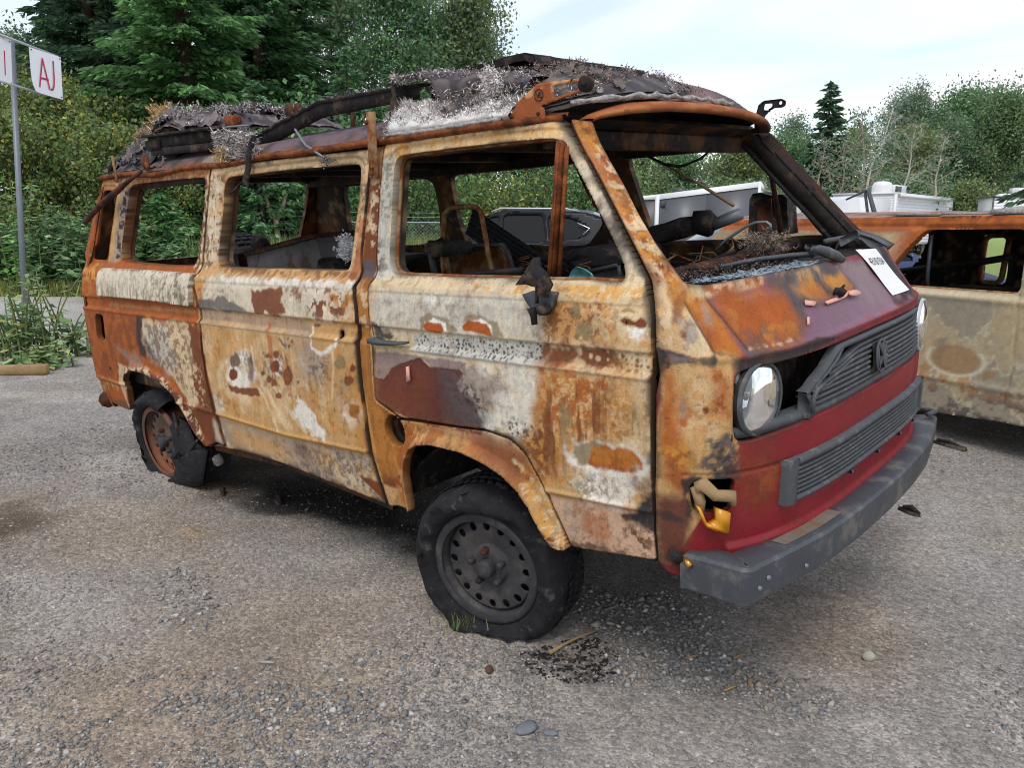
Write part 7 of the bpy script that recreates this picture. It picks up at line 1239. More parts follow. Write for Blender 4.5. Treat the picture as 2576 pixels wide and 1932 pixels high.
# ---- headlamps
M['groundreflection'] = mat('ground_reflection_half', (44, 45, 48), .45, var=.3, vscale=25, spec=.6, dirt=((50, 50, 52), .5, 20))  # dark tone for the upper bowl, painted in place of the mirrored ground
def headlamp(sg):
    h = thing('headlamp', None, None); h.parent = van; h.location = (.905 if sg < 0 else .932, sg*.665, .968); h.rotation_euler = (0, 0, sg*math.radians(7))
    mb = MB(); mb.lathe([(-.085, .0001), (-.08, .05), (-.06, .085), (-.015, .100), (.012, .100), (.018, .094), (.014, .088)], (0, 0, 0), 40, axis=0); mb.obj('lamp_bowl', M['char'] if sg < 0 else M['blackplastic'], h, True)
    for nm, t0, t1, mt in (('reflector', math.pi*1.02, math.pi*2-.02, M['reflector']), ('ground_reflection_half', -.02, math.pi*1.02, M['groundreflection'])):
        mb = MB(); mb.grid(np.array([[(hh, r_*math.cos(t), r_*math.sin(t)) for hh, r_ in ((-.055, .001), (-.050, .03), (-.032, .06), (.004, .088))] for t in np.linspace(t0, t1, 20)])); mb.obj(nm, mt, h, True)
    mb = MB(); mb.lathe([(.034, .0001), (.032, .04), (.026, .07), (.014, .090)], (0, 0, 0), 40, axis=0); mb.obj('lens', M['headglass'], h, True)
    mb = MB(); mb.lathe([(.010, .088), (.018, .092), (.018, .099), (.008, .102)], (0, 0, 0), 40, axis=0); mb.obj('lamp_ring', M['blackplastic'] if sg < 0 else M['alu'], h, True)
    mb = MB(); mb.lathe([(-.02, .0001), (-.0, .014), (.012, .010), (.014, .0001)], (0, 0, 0), 16, axis=0); mb.obj('bulb', M['char'], h, True)
    if sg < 0:
        mb = MB(); mb.box((-.02, -.075, .06), (.03, .02, .05), rotx(.3)); mb.box((-.03, -.085, -.06), (.012, .014, .09), rotx(-.2)); mb.tube([(-.03, -.09, .07), (-.02, -.105, .02), (-.02, -.1, -.05), (-.01, -.09, -.10)], .006, 6, jit=.3); mb.obj('lamp_bracket', M['galv'], h)
    return h
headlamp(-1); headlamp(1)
mb = MB(); mb.grid(np.array([[nose(y, z, -.045) for z in (.872, .97, 1.06)] for y in np.linspace(-.775, -.74, 3)])); mb.box((.85, -.72, .885), (.08, .1, .02)); mb.obj('lamp_pocket', M['char'], van)
# ---- turn signals
ind = thing('turn_signal', None, None); ind.parent = van; ind['label'] = 'melted amber turn signal hanging out of its opening'
def ip(y, z, o): return nose(y, z, o)
A_ = [(0.809, -0.829, 0.709), (0.83, -0.812, 0.649), (0.845, -0.801, 0.639), (0.871, -0.773, 0.628), (0.876, -0.773, 0.686), (0.85, -0.802, 0.704), (0.851, -0.798, 0.669), (0.836, -0.809, 0.657), (0.829, -0.815, 0.664), (0.818, -0.824, 0.705)]
mb = MB(); q = np.array(A_); c0 = q.mean(0); nrm = np.array([.75, -.65, .1]); nrm /= np.linalg.norm(nrm)
mb.add(np.concatenate([q+nrm*.012, q+nrm*.034]), [tuple(range(9, -1, -1)), tuple(range(10, 20))]+[(i, (i+1) % 10, 10+(i+1) % 10, 10+i) for i in range(10)]); mb.obj('amber_lens', M['amber'], ind)
B_ = [(0.814, -0.829, 0.759), (0.825, -0.822, 0.769), (0.85, -0.803, 0.739), (0.882, -0.769, 0.733), (0.882, -0.768, 0.71), (0.867, -0.786, 0.708), (0.847, -0.805, 0.724), (0.821, -0.824, 0.749)]
q = np.array(B_); mb = MB(); mb.tube([q[0]+nrm*.02, q[1]+nrm*.024, q[2]+nrm*.03, q[3]+nrm*.03, q[4]+nrm*.03], [.016, .02, .017, .016, .012], 8, jit=.3); mb.tube([q[0]+nrm*.015, q[7]+nrm*.02-np.array([0, 0, .03]), q[7]+nrm*.02-np.array([0, 0, .06])], [.015, .012, .008], 7, jit=.4); mb.obj('burnt_housing', M['timber'], ind)
mb = MB(); mb.prism([(a, z) for a, z in [(-.82, .66), (-.74, .66), (-.74, .79), (-.82, .79)]], 0, .76, .80); mb.obj('lamp_socket', M['char'], ind)
C_ = [(0.769, -0.835, 0.561), (0.746, -0.841, 0.572), (0.735, -0.841, 0.543), (0.753, -0.835, 0.525), (0.779, -0.831, 0.552)]
q = np.array(C_); mb = MB(); mb.add(np.concatenate([q+nrm*.004, q+nrm*.03]), [tuple(range(4, -1, -1)), tuple(range(5, 10))]+[(i, (i+1) % 5, 5+(i+1) % 5, 5+i) for i in range(5)]); mb.obj('bulb_holder', M['char'], ind)
mb = MB(); p_ = q[4]+nrm*.03; mb.tube([p_, p_+np.array([.02, -.012, -.012])], .009, 8); mb.obj('brass_bulb', mat('brass', (196, 150, 80), .3, metal=.8), ind)
i2 = thing('turn_signal', None, None); i2.parent = van
mb = MB(); mb.bbox(nose(.765, .735, -.004), (.05, .12, .085), .012, rotz(.55)); mb.obj('amber_lens', M['amber'], i2)
# ---- wheels
def wheel(loc, front):
    w_ = thing('wheel', None, None); w_.parent = van; w_.location = loc; w_.rotation_euler = (math.radians(1.5 if front else 3), 0, math.radians(12 if front else 2))
    mt = M['steelwheel'] if front else M['rustwheel']
    mb = MB(); mb.lathe([(.0, .178), (-.004, .193), (.000, .205), (.010, .209), (.018, .206), (.02, .19), (.05, .176), (.08, .172), (.19, .180), (.20, .205)], (0, 0, 0), 48); mb.obj('rim', mt, w_, True)
    # disc with a ring of real openings
    nh = 16; circ = lambda cx_, cz_, r1, r2, a, n=14: [(cx_+r1*math.cos(q)*math.cos(a)-r2*math.sin(q)*math.sin(a), cz_+r1*math.cos(q)*math.sin(a)+r2*math.sin(q)*math.cos(a)) for q in np.linspace(0, 2*math.pi, n, endpoint=False)]
    holes_ = [circ(.148*math.cos(a), .148*math.sin(a), .0165, .0135, a) for a in np.linspace(0, 2*math.pi, nh, endpoint=False)]
    def dmap(u, v, off=0):
        r_ = np.hypot(u, v); return np.stack([u, np.interp(r_, [0, .04, .055, .066, .075, .112, .125, .165, .178], [.026, .026, .026, .03, .046, .036, .034, .036, .052])-off, v], -1)
    rc = lin((62, 61, 64)) if front else lin((96, 80, 70)); rc2 = lin((88, 83, 80)) if front else lin((140, 92, 66))
    def dcolf(u, v):
        n_ = fbm(u*14, v*14, 5, 5); c = rc+(rc2-rc)*(sstep(.46, .64, n_)*(.6 if front else .9*sstep(.05, -.08, v)))[:, None]; return c*(.85+.3*fbm(u*60, v*60, 9, 3))[:, None]
    panel('wheel_disc', w_, circ(0, 0, .176, .176, 0, 60), holes_, dmap, .0042, M['patina'], dcolf, .006, cut=.001, hcut=.002)
    mb = MB(); mb.lathe([(.024, .034), (-.004, .032), (-.010, .026), (-.012, .0001)], (0, 0, 0), 24); mb.obj('hub_cap', M['steelwheel'], w_, True)
    for k in range(5):
        t = 2*math.pi*(k+.3)/5; mb = MB(); mb.lathe([(.03, .013), (.004, .0125), (.001, .009), (.0, .0001)], (.062*math.cos(t), 0, .062*math.sin(t)), 6); mb.obj('wheel_nut', M['rustdark'] if k % 2 else M['steelwheel'], w_)
    mb = MB(); mb.lathe([(.07, .0001), (.07, .165)], (0, 0, 0), 24); mb.obj('brake_drum', M['char'], w_)
    zg = (.045-.025*loc[0]+.0) - loc[2] + .004
    def lump(t, i, h, r_):
        n_ = float(vnoise(np.array([math.cos(t)*3+i*.7]), np.array([math.sin(t)*3+i*.4]), 5)[0])-.5; n2 = float(vnoise(np.array([math.cos(t)*9+i*1.7]), np.array([math.sin(t)*9]), 8)[0])-.5
        r2 = r_*(1+.055*n_+.03*n2) if r_ > .22 else r_; h2 = h+.05*n_+.026*n2 if r_ > .215 else h
        z = r2*math.sin(t); lim = zg
        if z < lim and r_ > .2: 
            r2 = max(min(r2, abs(lim/math.sin(t))), .19); h2 += -.03*(1-abs(r2-.26)/.1) if .2 < r_ < .29 and h < .09 else 0
        return h2, r2
    R = .300 if front else .295
    prof = [(.020, .203), (-.004, .212), (-.018, .232), (-.020, .255), (-.010, R-.02), (.012, R-.004), (.05, R), (.10, R+.002), (.15, R), (.185, R-.006), (.205, R-.022), (.212, .25), (.20, .205)]
    mb = MB()
    if front: mb.lathe(prof, (0, 0, 0), 72, fn=lump)
    else:
        V = []; F = []; ns = 52
        for j in range(ns):
            t = math.radians(62)+math.radians(238)*j/(ns-1); rag = 1 if 2 < j < ns-3 else .93
            for i, (h, r_) in enumerate(prof): h2, r2 = lump(t, i, h, r_); V.append((r2*rag*math.cos(t), h2, r2*rag*math.sin(t)))
        m_ = len(prof)
        for j in range(ns-1):
            for i in range(m_-1):
                if 24 < j < 33 and i in (2, 3) and (j*7+i) % 3: continue
                F.append((j*m_+i, (j+1)*m_+i, (j+1)*m_+i+1, j*m_+i+1))
        mb.add(V, F)
    ty = mb.obj('tyre', M['rubber'], w_, True); ty['label'] = 'flat charred tyre' if front else 'burnt through tyre, half missing'
    if front:   # tread blocks
        for ring in range(1, 4):
            mb = MB()
            for k in range(60):
                t = 2*math.pi*(k+.5*(ring % 2))/60
                if R*math.sin(t) < zg+.03: continue
                y = .022+ring*.04; c = (R+.004)*np.array([math.cos(t), 0, math.sin(t)])+np.array([0, y, 0]); Rm = np.array([[math.sin(t), 0, math.cos(t)], [0, 1, 0], [-math.cos(t), 0, math.sin(t)]]); mb.box(c, (.0235, .035, .003), Rm@rotz(.35 if ring % 2 else -.35))
            o = mb.obj('tread_blocks', M['rubber'], ty); o['kind'] = 'stuff'
    return w_
wheel((.0, -.815, .275), True); wheel((-2.46, -.815, .318), False)
for x, z, f in ((0, .31, True), (-2.46, .36, False)):
    mb = MB(); mb.lathe([(0, .2), (-.02, .24), (0, .29), (.19, .29), (.2, .2)], (x, .60, z), 32); mb.lathe([(.19, .0001), (.19, .2)], (x, .6, z), 24); mb.obj('far_wheel', M['rubber'], van, True)
# collapsed strips of the rear tyre
mb = MB(); fl = [(-2.243, -0.8, 0.492), (-2.13, -0.8, 0.477), (-2.075, -0.8, 0.383), (-1.95, -0.8, 0.358), (-2.059, -0.8, 0.155), (-2.153, -0.8, 0.119), (-2.336, -0.8, 0.092), (-2.336, -0.8, 0.164), (-2.315, -0.8, 0.266), (-2.268, -0.8, 0.307), (-2.307, -0.8, 0.429)]
q = np.array(fl); c0 = q.mean(0); G = []
for k, (s_, dy) in enumerate(((1, 0), (1.0, -.012), (.8, -.035), (.45, -.05), (.05, -.055))):
    ring = c0+(q-c0)*s_; ring[:, 1] = -.80+dy-.02*np.sin(np.arange(len(q))*2.1+k)*(s_ < 1); G.append(np.vstack([ring, ring[:1]]))
mb.grid(np.array(G)); mb.prism([(p[0], p[2]) for p in q], 1, -.79, -.66); rag = mb.obj('tyre_rag', M['rubber'], van); rag['label'] = 'melted rag of rear tyre hanging to the ground'
mb = MB(); mb.tube([(-2.211, -0.83, 0.529), (-2.194, -0.83, 0.48), (-2.194, -0.83, 0.412), (-2.227, -0.83, 0.344), (-2.233, -0.83, 0.289)], [.008, .012, .012, .01, .014], 6, jit=.5); mb.tube([(-1.963, -0.84, 0.422), (-2.031, -0.84, 0.365), (-2.092, -0.84, 0.333), (-2.161, -0.84, 0.316)], [.006, .01, .008, .006], 6, jit=.4); mb.obj('tyre_cord', M['char'], van)
mb = MB(); c_ = np.array([(-1.995, -0.74, 0.287)][0]); mb.bbox(c_, (.06, .05, .07), .012, rotx(.4)); mb.obj('seized_caliper', M['ash'], van)
# ---- handle, window bar, mirror stump
h_ = MB(); hp = [(-0.449, -0.853, 1.059), (-0.412, -0.853, 1.068), (-0.373, -0.853, 1.057), (-0.311, -0.853, 1.058), (-0.246, -0.853, 1.063), (-0.245, -0.853, 1.055), (-0.312, -0.854, 1.046), (-0.382, -0.854, 1.041), (-0.447, -0.854, 1.043)]
q = np.array(hp); h_.add(np.concatenate([q+np.array([0, -.006, 0]), q+np.array([0, -.03, 0])]), [tuple(range(8, -1, -1)), tuple(range(9, 18))]+[(i, (i+1) % 9, 9+(i+1) % 9, 9+i) for i in range(9)]); h_.obj('handle', M['blackplastic'], door)
wb = [(0.334, -0.745, 1.668), (0.361, -0.745, 1.643), (0.309, -0.745, 1.27), (0.279, -0.745, 1.271)]; q = np.array(wb); mb = MB()
q0, q1, q2, q3 = q; mb.add([q0, q0+(q1-q0)*.45, q3+(q2-q3)*.55, q3, q0+[0, .03, 0], q0+(q1-q0)*.45+[0, .03, 0], q3+(q2-q3)*.55+[0, .03, 0], q3+[0, .03, 0]], [(3, 2, 1, 0), (4, 5, 6, 7), (0, 1, 5, 4), (1, 2, 6, 5), (2, 3, 7, 6), (3, 0, 4, 7)])
mb.tube([q0+(q1-q0)*.72+np.array([0, .02, 0]), q3+(q2-q3)*.86+np.array([0, .02, 0])], .007, 6)
for s_ in (.12, .3): mb.tube([q0+(q1-q0)*s_+np.array([0, -.003, 0]), q3+(q2-q3)*s_+np.array([0, -.003, 0])], .004, 5)
mb.obj('window_bar', M['rust'], door)
mb = MB(); e = np.array([(-0.408, 1.631), (-0.401, 1.663), (-0.383, 1.678), (-0.348, 1.681), (-0.257, 1.682), (-0.031, 1.683), (0.227, 1.68), (0.253, 1.681), (0.29, 1.677), (0.307, 1.67), (0.335, 1.64), (0.436, 1.513), (0.515, 1.408), (0.567, 1.335), (0.581, 1.301), (0.582, 1.283), (0.571, 1.274), (0.49, 1.279), (0.325, 1.276), (0.207, 1.277), (-0.1, 1.275), (-0.341, 1.277), (-0.385, 1.284), (-0.404, 1.302), (-0.41, 1.335)]); ee = soften(e, .02, 2); pts = side_map(ee[:, 0], ee[:, 1], -.045); mb.tube(np.vstack([pts, pts[:2]]), .008, 5, cap=False); mb.obj('window_channel', M['rustbeige'], door, True)
mr = thing('mirror_stump', None, None); mr.parent = door; mr['label'] = 'melted stump of the passenger mirror'
mb = MB(); q = np.array([(0.272, -0.826, 1.241), (0.307, -0.821, 1.252), (0.35, -0.821, 1.251), (0.388, -0.823, 1.248), (0.386, -0.828, 1.237), (0.384, -0.837, 1.21), (0.363, -0.841, 1.189), (0.337, -0.841, 1.189), (0.314, -0.839, 1.202), (0.287, -0.832, 1.225)]); mb.add(np.concatenate([q+np.array([0, -.004, 0]), q+np.array([0, -.03, 0])]), [tuple(range(9, -1, -1)), tuple(range(10, 20))]+[(i, (i+1) % 10, 10+(i+1) % 10, 10+i) for i in range(10)]); mb.obj('base_plate', M['blackplastic'], mr)
q = np.array([(0.358, -0.9, 1.352), (0.324, -0.9, 1.312), (0.286, -0.9, 1.273), (0.327, -0.9, 1.276), (0.348, -0.9, 1.271), (0.366, -0.9, 1.269), (0.365, -0.9, 1.293), (0.363, -0.9, 1.325)]); mb = MB(); mb.add(np.concatenate([q, q+np.array([.012, .016, 0])]), [tuple(range(7, -1, -1)), tuple(range(8, 16))]+[(i, (i+1) % 8, 8+(i+1) % 8, 8+i) for i in range(8)]); mb.obj('melted_fin', M['char'], mr)
q = np.array([(0.359, -0.89, 1.328), (0.373, -0.89, 1.296), (0.387, -0.89, 1.273), (0.38, -0.89, 1.248), (0.355, -0.89, 1.223), (0.348, -0.89, 1.19), (0.345, -0.89, 1.161)]); mb = MB(); mb.tube(q[:4], [.010, .02, .026, .022], 8, jit=.35); mb.tube(q[[0, 4]], .005, 5, jit=.3); mb.tube(np.array([(0.334, -0.885, 1.209), (0.337, -0.885, 1.185), (0.342, -0.885, 1.161)]), [.014, .011, .010], 7, jit=.3); mb.lathe([(-.03, .0001), (-.03, .014), (0, .018)], np.array([(0.374, -0.87, 1.205)][0]), 12); mb.obj('melted_arm', M['char'], mr)
# loose strip of pale sealant on the door and the tear in its paint
mb = MB(); q = np.array([(-0.266, -0.856, 0.973), (-0.256, -0.856, 0.976), (-0.253, -0.857, 0.926), (-0.27, -0.857, 0.921)]); mb.add(np.concatenate([q+[0, -.002, 0], q+[0, -.010, 0]]), [(3, 2, 1, 0), (4, 5, 6, 7), (0, 1, 5, 4), (1, 2, 6, 5), (2, 3, 7, 6), (3, 0, 4, 7)]); mb.obj('paint_strip', M['pinkpeel'], door)
# fuel pipe hole, tail lamp socket
mb = MB(); mb.bbox((-2.93, -.80, .99), (.10, .03, .20), .005); mb.obj('tail_lamp_socket', M['rustdark'], van)
mb = MB(); mb.tube([(-3.06, -.84, .485), (-3.13, -.78, .50), (-3.17, -.5, .51), (-3.18, 0, .51), (-3.17, .5, .51), (-3.1, .8, .5)], .05, 8); mb.obj('rear_bumper', M['rustdark'], van, True)
# ---- cowl, wipers, glass
mb = MB(); G = []
for a in np.linspace(-.76, .76, 30):
    p = front_pt(np.array([a]), np.array([np.interp(abs(a), [0, .6, .76], [1.268, 1.266, 1.272])]))[0]; G.append([(p[0]-.004, p[1], p[2]-.004), (p[0]-.05, p[1]*.985, p[2]-.012), (p[0]-.12, p[1]*.95, p[2]-.02), (p[0]-.24, p[1]*.93, p[2]-.03), (p[0]-.36, p[1]*.93, p[2]-.06), (p[0]-.38, p[1]*.93, p[2]-.30)])
mb.grid(np.array(G)); mb.obj('cowl', M['char'], van)
mb = MB(); mb.tube([(.40, .74, 1.25), (.36, .2, 1.23), (.36, -.3, 1.22), (.40, -.72, 1.24)], .03, 8); mb.obj('dash_beam', M['rustdark'], van)
mb = MB(); q = np.array([(.58, -.36, 1.285), (.63, -.1, 1.293), (.70, .06, 1.300), (.76, .08, 1.302), (.84, -.02, 1.296), (.90, -.14, 1.283), (.945, -.25, 1.262)]); 
def on_cowl(a, z, o): return front_map(np.array([a]), np.array([z]), np.array([o]))[0]
w1 = [(-0.194, 1.31), (-0.14, 1.3), (-0.092, 1.287), (-0.04, 1.272), (-0.016, 1.259)]; P = [on_cowl(a, z, .022) for a, z in w1]; mb.tube([(.60, -.28, 1.272), (.66, -.16, 1.284), (.74, -.06, 1.290), (.80, -.05, 1.292)]+P, [.006, .008, .009, .010]+[.011, .014, .017, .016, .011], 6)
wi = mb.obj('wiper_arm', M['blackplastic'], van)
mb = MB(); q = np.array([on_cowl(a, z, o_) for a, z, o_ in [(b, c, .03) for b, c in [(0.12, 1.311), (0.132, 1.303), (0.305, 1.309), (0.255, 1.3)]]]); r0 = q[0]
P0 = on_cowl(.30, 1.278, .035); P1 = on_cowl(.52, 1.270, .03); u_ = P1-P0
q = np.array([(0.711, 0.42, 1.307), (0.716, 0.42, 1.313), (0.768, 0.42, 1.341), (0.776, 0.42, 1.339), (0.78, 0.42, 1.321), (0.778, 0.42, 1.314), (0.722, 0.42, 1.281), (0.716, 0.42, 1.285)]); mb.prism([(p[0], p[2]) for p in q], 1, .42, .435)
q = np.array([(0.697, 0.66, 1.307), (0.696, 0.66, 1.324), (0.768, 0.66, 1.301), (0.824, 0.66, 1.27), (0.8, 0.66, 1.246), (0.761, 0.66, 1.267), (0.733, 0.66, 1.293)]); mb.prism([(p[0], p[2]) for p in q], 1, .60, .70)
mb.tube([(.66, .43, 1.30), (.66, .62, 1.30)], .012, 5); mb.obj('wiper_cover', M['blackplastic'], van)
# shards of the windscreen lying on the cowl
g = np.random.default_rng(21); mb = MB(); n = 0
A0 = np.array([(-0.776, 1.274), (-0.721, 1.28), (-0.596, 1.285), (-0.453, 1.285), (-0.277, 1.28), (-0.177, 1.286)])
for i in range(230):
    t = g.uniform(-.69, -.08); z0 = 1.266; p = front_pt(np.array([t]), np.array([z0]))[0]; o_ = abs(g.normal(0, .05)); c = np.array([p[0]-.02-o_, p[1]*.99, z0-.004-.08*o_+.004+g.uniform(0, .004)]); k = g.integers(4, 6); ang = np.sort(g.uniform(0, 6.283, k)); r_ = g.uniform(.006, .022); tl = g.normal(0, .25, 2)
    ring = [(c[0]+r_*math.cos(q_), c[1]+1.4*r_*math.sin(q_), c[2]+r_*(tl[0]*math.cos(q_)+tl[1]*math.sin(q_))+.003) for q_ in ang]; top = [(a, b, z+.003) for a, b, z in ring]
    mb.add(ring+top, [tuple(range(k-1, -1, -1)), tuple(range(k, 2*k))]+[(q_, (q_+1) % k, k+(q_+1) % k, k+q_) for q_ in range(k)])
o = loose('broken_glass', mb, mat('sooty_glass', (128, 142, 152), .12, var=.5, vscale=30, spec=.6), 'broken windscreen glass scattered on the charred cowl', None); o['kind'] = 'stuff'
cp = np.stack([g.uniform(.50, .74, 300), g.uniform(-.68, -.0, 300), np.full(300, 1.262)], 1); fibres('cowl_ash', cp, np.tile([0, 0, .6], (300, 1)), 500, .016, 23, [(60, 56, 54), (90, 84, 80)], .006, spread=1.5)
# ---- interior
mb = MB(); mb.tube([(-.12, .30, 1.30), (-.02, .33, 1.335), (.10, .36, 1.365), (.17, .38, 1.375)], [.035, .042, .04, .036], 9, jit=.18); mb.tube([(.15, .38, 1.372), (.20, .385, 1.38), (.222, .39, 1.375)], [.05, .058, .045], 9, jit=.25); st = mb.obj('steering_column', M['char'], van)
mb = MB(); mb.tube([(.22, .39, 1.372), (.335, .40, 1.412)], .024, 10); mb.tube([(.23, .375, 1.392), (.33, .385, 1.43)], .006, 5); mb.obj('steering_shaft', M['galv'], st); mb = MB(); mb.tube([(-.12, .3, 1.28), (.05, .34, 1.18), (.2, .36, 1.05)], .03, 8); mb.obj('column_support', M['char'], st)
mb = MB(); q = np.array([(-0.045, 0.3, 1.665), (0.045, 0.3, 1.621), (0.201, 0.3, 1.538), (0.354, 0.3, 1.446)]); mb.tube(q[1:], [.003, .006, .007], 4); mb.tube(q[:2], .003, 4); mb.obj('hanging_strip', M['timber'], van)
mb = MB(); q = np.array([(-0.048, 0.2, 1.681), (0.019, 0.2, 1.661), (0.106, 0.2, 1.619), (0.169, 0.2, 1.605), (0.2, 0.2, 1.607), (0.271, 0.2, 1.627), (0.316, 0.2, 1.663)]); mb.tube(q, [.004, .006, .006, .007, .006, .005, .004], 6, jit=.25); mb.obj('hanging_cable', M['char'], van)
mb = MB(); q = np.array([(0.28, 0.3, 1.279), (0.321, 0.3, 1.316), (0.371, 0.3, 1.347), (0.405, 0.3, 1.367), (0.443, 0.3, 1.381), (0.485, 0.3, 1.382), (0.5, 0.3, 1.372), (0.502, 0.3, 1.35)]); mb.tube(q, .006, 6); mb.obj('bent_rod', M['galv'], van)
cp = np.array([(0.459, 0.34, 1.308)][0])+g.normal(0, 1, (300, 3))*np.array([.04, .03, .018]); fibres('dash_straw', cp, (cp-cp.mean(0))*15, 1100, .032, 24, BRN+GREYF+STRAW[3:], .003, spread=1.4)
mb = MB(); mb.tube([(.30, .30, 1.21), (.36, .42, 1.26), (.42, .5, 1.27)], .02, 6, jit=.3); mb.tube([(.22, .25, 1.20), (.33, .36, 1.27)], .012, 6, jit=.3); mb.obj('burnt_heater_duct', M['char'], van)
# seat frames
mb = MB(); q = np.array([(-0.586, -0.36, 1.34), (-0.572, -0.36, 1.412), (-0.558, -0.36, 1.472), (-0.522, -0.36, 1.494), (-0.454, -0.36, 1.496), (-0.382, -0.36, 1.494), (-0.355, -0.36, 1.473), (-0.34, -0.36, 1.385), (-0.328, -0.36, 1.304), (-0.309, -0.36, 1.226)]); mb.tube(q, .010, 7); mb.tube([q[0], q[0]+np.array([-.0, 0, -.3])], .010, 7); mb.tube([q[-1], q[-1]+np.array([.03, 0, -.3])], .010, 7)
mb.tube([(-0.591, -0.36, 1.258), (-0.569, -0.36, 1.297), (-0.549, -0.36, 1.225)], .012, 7); seat = mb.obj('seat_frame', M['rustbeige'], van, True)
mb = MB(); q = np.array([(-0.588, -0.42, 1.316), (-0.55, -0.42, 1.342), (-0.502, -0.42, 1.34), (-0.434, -0.42, 1.347), (-0.368, -0.42, 1.349), (-0.371, -0.42, 1.322), (-0.444, -0.42, 1.313), (-0.506, -0.42, 1.298), (-0.563, -0.42, 1.283)]); mb.tube(q[:5], [.03, .045, .03, .03, .026], 8, jit=.35); mb.obj('burnt_headrest_foam', M['char'], seat)
mb = MB(); q = np.array([(-0.656, -0.3, 1.217), (-0.652, -0.3, 1.252), (-0.457, -0.3, 1.317), (-0.324, -0.3, 1.34), (-0.282, -0.3, 1.312), (-0.245, -0.3, 1.217)]); mb.prism([(p[0], p[2]) for p in q]+[(q[-1][0]-.1, .9), (q[0][0], .9)], 1, -.31, -.29); mb.obj('seat_back_plate', M['rustbeige'], seat)
mb = MB(); mb.tube([(-0.458, -0.33, 1.343), (-0.277, -0.33, 1.347), (-0.255, -0.33, 1.319), (-0.219, -0.33, 1.218)], .009, 6); mb.tube([(-0.554, -0.45, 1.324), (-0.547, -0.45, 1.263), (-0.536, -0.45, 1.235)], .014, 6); mb.box(np.array([(-0.276, -0.4, 1.249)][0]), (.30, .02, .02), roty(-.08)); mb.obj('seat_side_frame', M['steelwheel'], seat)
# folded bellows strip leaning across the cab
a0, a1 = np.array([(-0.626, -0.1, 1.46), (-0.327, -0.1, 1.303)]); d_ = (a1-a0)/np.linalg.norm(a1-a0); n_ = np.array([-d_[2], 0, d_[0]]); 
mb = MB(); w_ = .10
for k in range(6):
    o_ = -w_*(k/5.0); mb.tube([a0+n_*o_-d_*.03+np.array([0, .0, 0]), a1+n_*o_+d_*.22], .0105, 6)
mb.add([a0-d_*.02+[0, .02, 0], a1+d_*.22+[0, .02, 0], a1+d_*.22-n_*w_+[0, .02, 0], a0-d_*.02-n_*w_+[0, .02, 0]], [(0, 1, 2, 3)]); mb.obj('folded_bellows', M['rubber'], van)
mb = MB(); q = np.array([(-0.102, -0.22, 1.307), (-0.033, -0.22, 1.322), (0.045, -0.22, 1.331), (0.109, -0.22, 1.339), (0.15, -0.22, 1.316), (0.169, -0.22, 1.269), (0.096, -0.22, 1.256), (0.042, -0.22, 1.246), (-0.025, -0.22, 1.231), (-0.092, -0.22, 1.271)]); c0 = q.mean(0)
G = [np.vstack([q, q[:1]])]
for s_, dy in ((.85, -.05), (.5, -.08), (.03, -.09)): ring = c0+(q-c0)*s_; ring[:, 1] += dy+.02*np.sin(np.arange(len(q))*1.7); G.append(np.vstack([ring, ring[:1]]))
mb.grid(np.array(G)); mb.prism([(p[0], p[2]) for p in q]+[], 1, -.22, .1); mb.obj('charred_dashboard', M['char'], van)
q = np.array([(0.193, -0.45, 1.275), (0.232, -0.45, 1.27), (0.332, -0.45, 1.289), (0.34, -0.45, 1.239), (0.211, -0.45, 1.228)]); mb = MB(); mb.prism([(p[0], p[2]) for p in q[[0, 1, 2, 3, 4]]], 1, -.46, -.44); mb.tube(q[[1, 2]]+np.array([0, -.012, 0]), .008, 6); mb.obj('instrument_panel', M['steelwheel'], van)
q = np.array([(0.325, -0.7, 1.266), (0.331, -0.7, 1.283), (0.34, -0.7, 1.298), (0.355, -0.7, 1.308), (0.381, -0.7, 1.302), (0.406, -0.7, 1.289), (0.419, -0.7, 1.268)]); mb = MB(); mb.prism([(p[0], p[2]) for p in q], 1, -.705, -.695); loose('glass_remnant', mb, mat('crazed_teal_glass', (92, 150, 152), .35, var=.35, vscale=90, bump=.4, bscale=150), 'teal crazed piece of window glass standing in the front door window sill', 'glass')
# driver side mirror and quarter bar
mb = MB(); q = np.array([(0.113, 0.97, 1.299), (0.116, 0.97, 1.458), (0.131, 0.97, 1.484), (0.162, 0.97, 1.488), (0.22, 0.97, 1.472), (0.27, 0.97, 1.475), (0.293, 0.97, 1.458), (0.301, 0.97, 1.345), (0.308, 0.97, 1.299)]); mb.prism([(p[0], p[2]) for p in q], 1, .93, 1.03); mb.tube([(q[4][0], .95, q[0][2]+.03), (q[4][0]-.02, .85, 1.27)], .02, 6); dm = mb.obj('driver_mirror', M['char'], van)
mb = MB(); q = np.array([(0.158, 0.925, 1.301), (0.161, 0.925, 1.457), (0.223, 0.925, 1.46), (0.233, 0.925, 1.3)]); mb.prism([(p[0], p[2]) for p in q], 1, .922, .930); mb.obj('burnt_mirror_foam', M['rustdark'], dm)
mb = MB(); q = np.array([(0.272, 0.76, 1.677), (0.349, 0.76, 1.299)]); mb.tube(q, .012, 5); mb.obj('quarter_window_bar', M['rustdark'], van)
g = np.random.default_rng(91)
for k in range(9):
    p0 = np.array([g.uniform(.15, .60), g.uniform(-.6, .55), 1.22]); mb = MB(); P = [p0+np.array([t*g.uniform(-.12, .12), (t-.5)*g.uniform(.1, .35), .07*math.sin(math.pi*t)*g.uniform(.2, 1.4)])+g.normal(0, .008, 3) for t in np.linspace(0, 1, 8)]; mb.tube(P, g.uniform(.002, .005), 5, jit=.3); mb.obj('burnt_wire', M['char'] if k % 3 else M['rustbeige'], van)
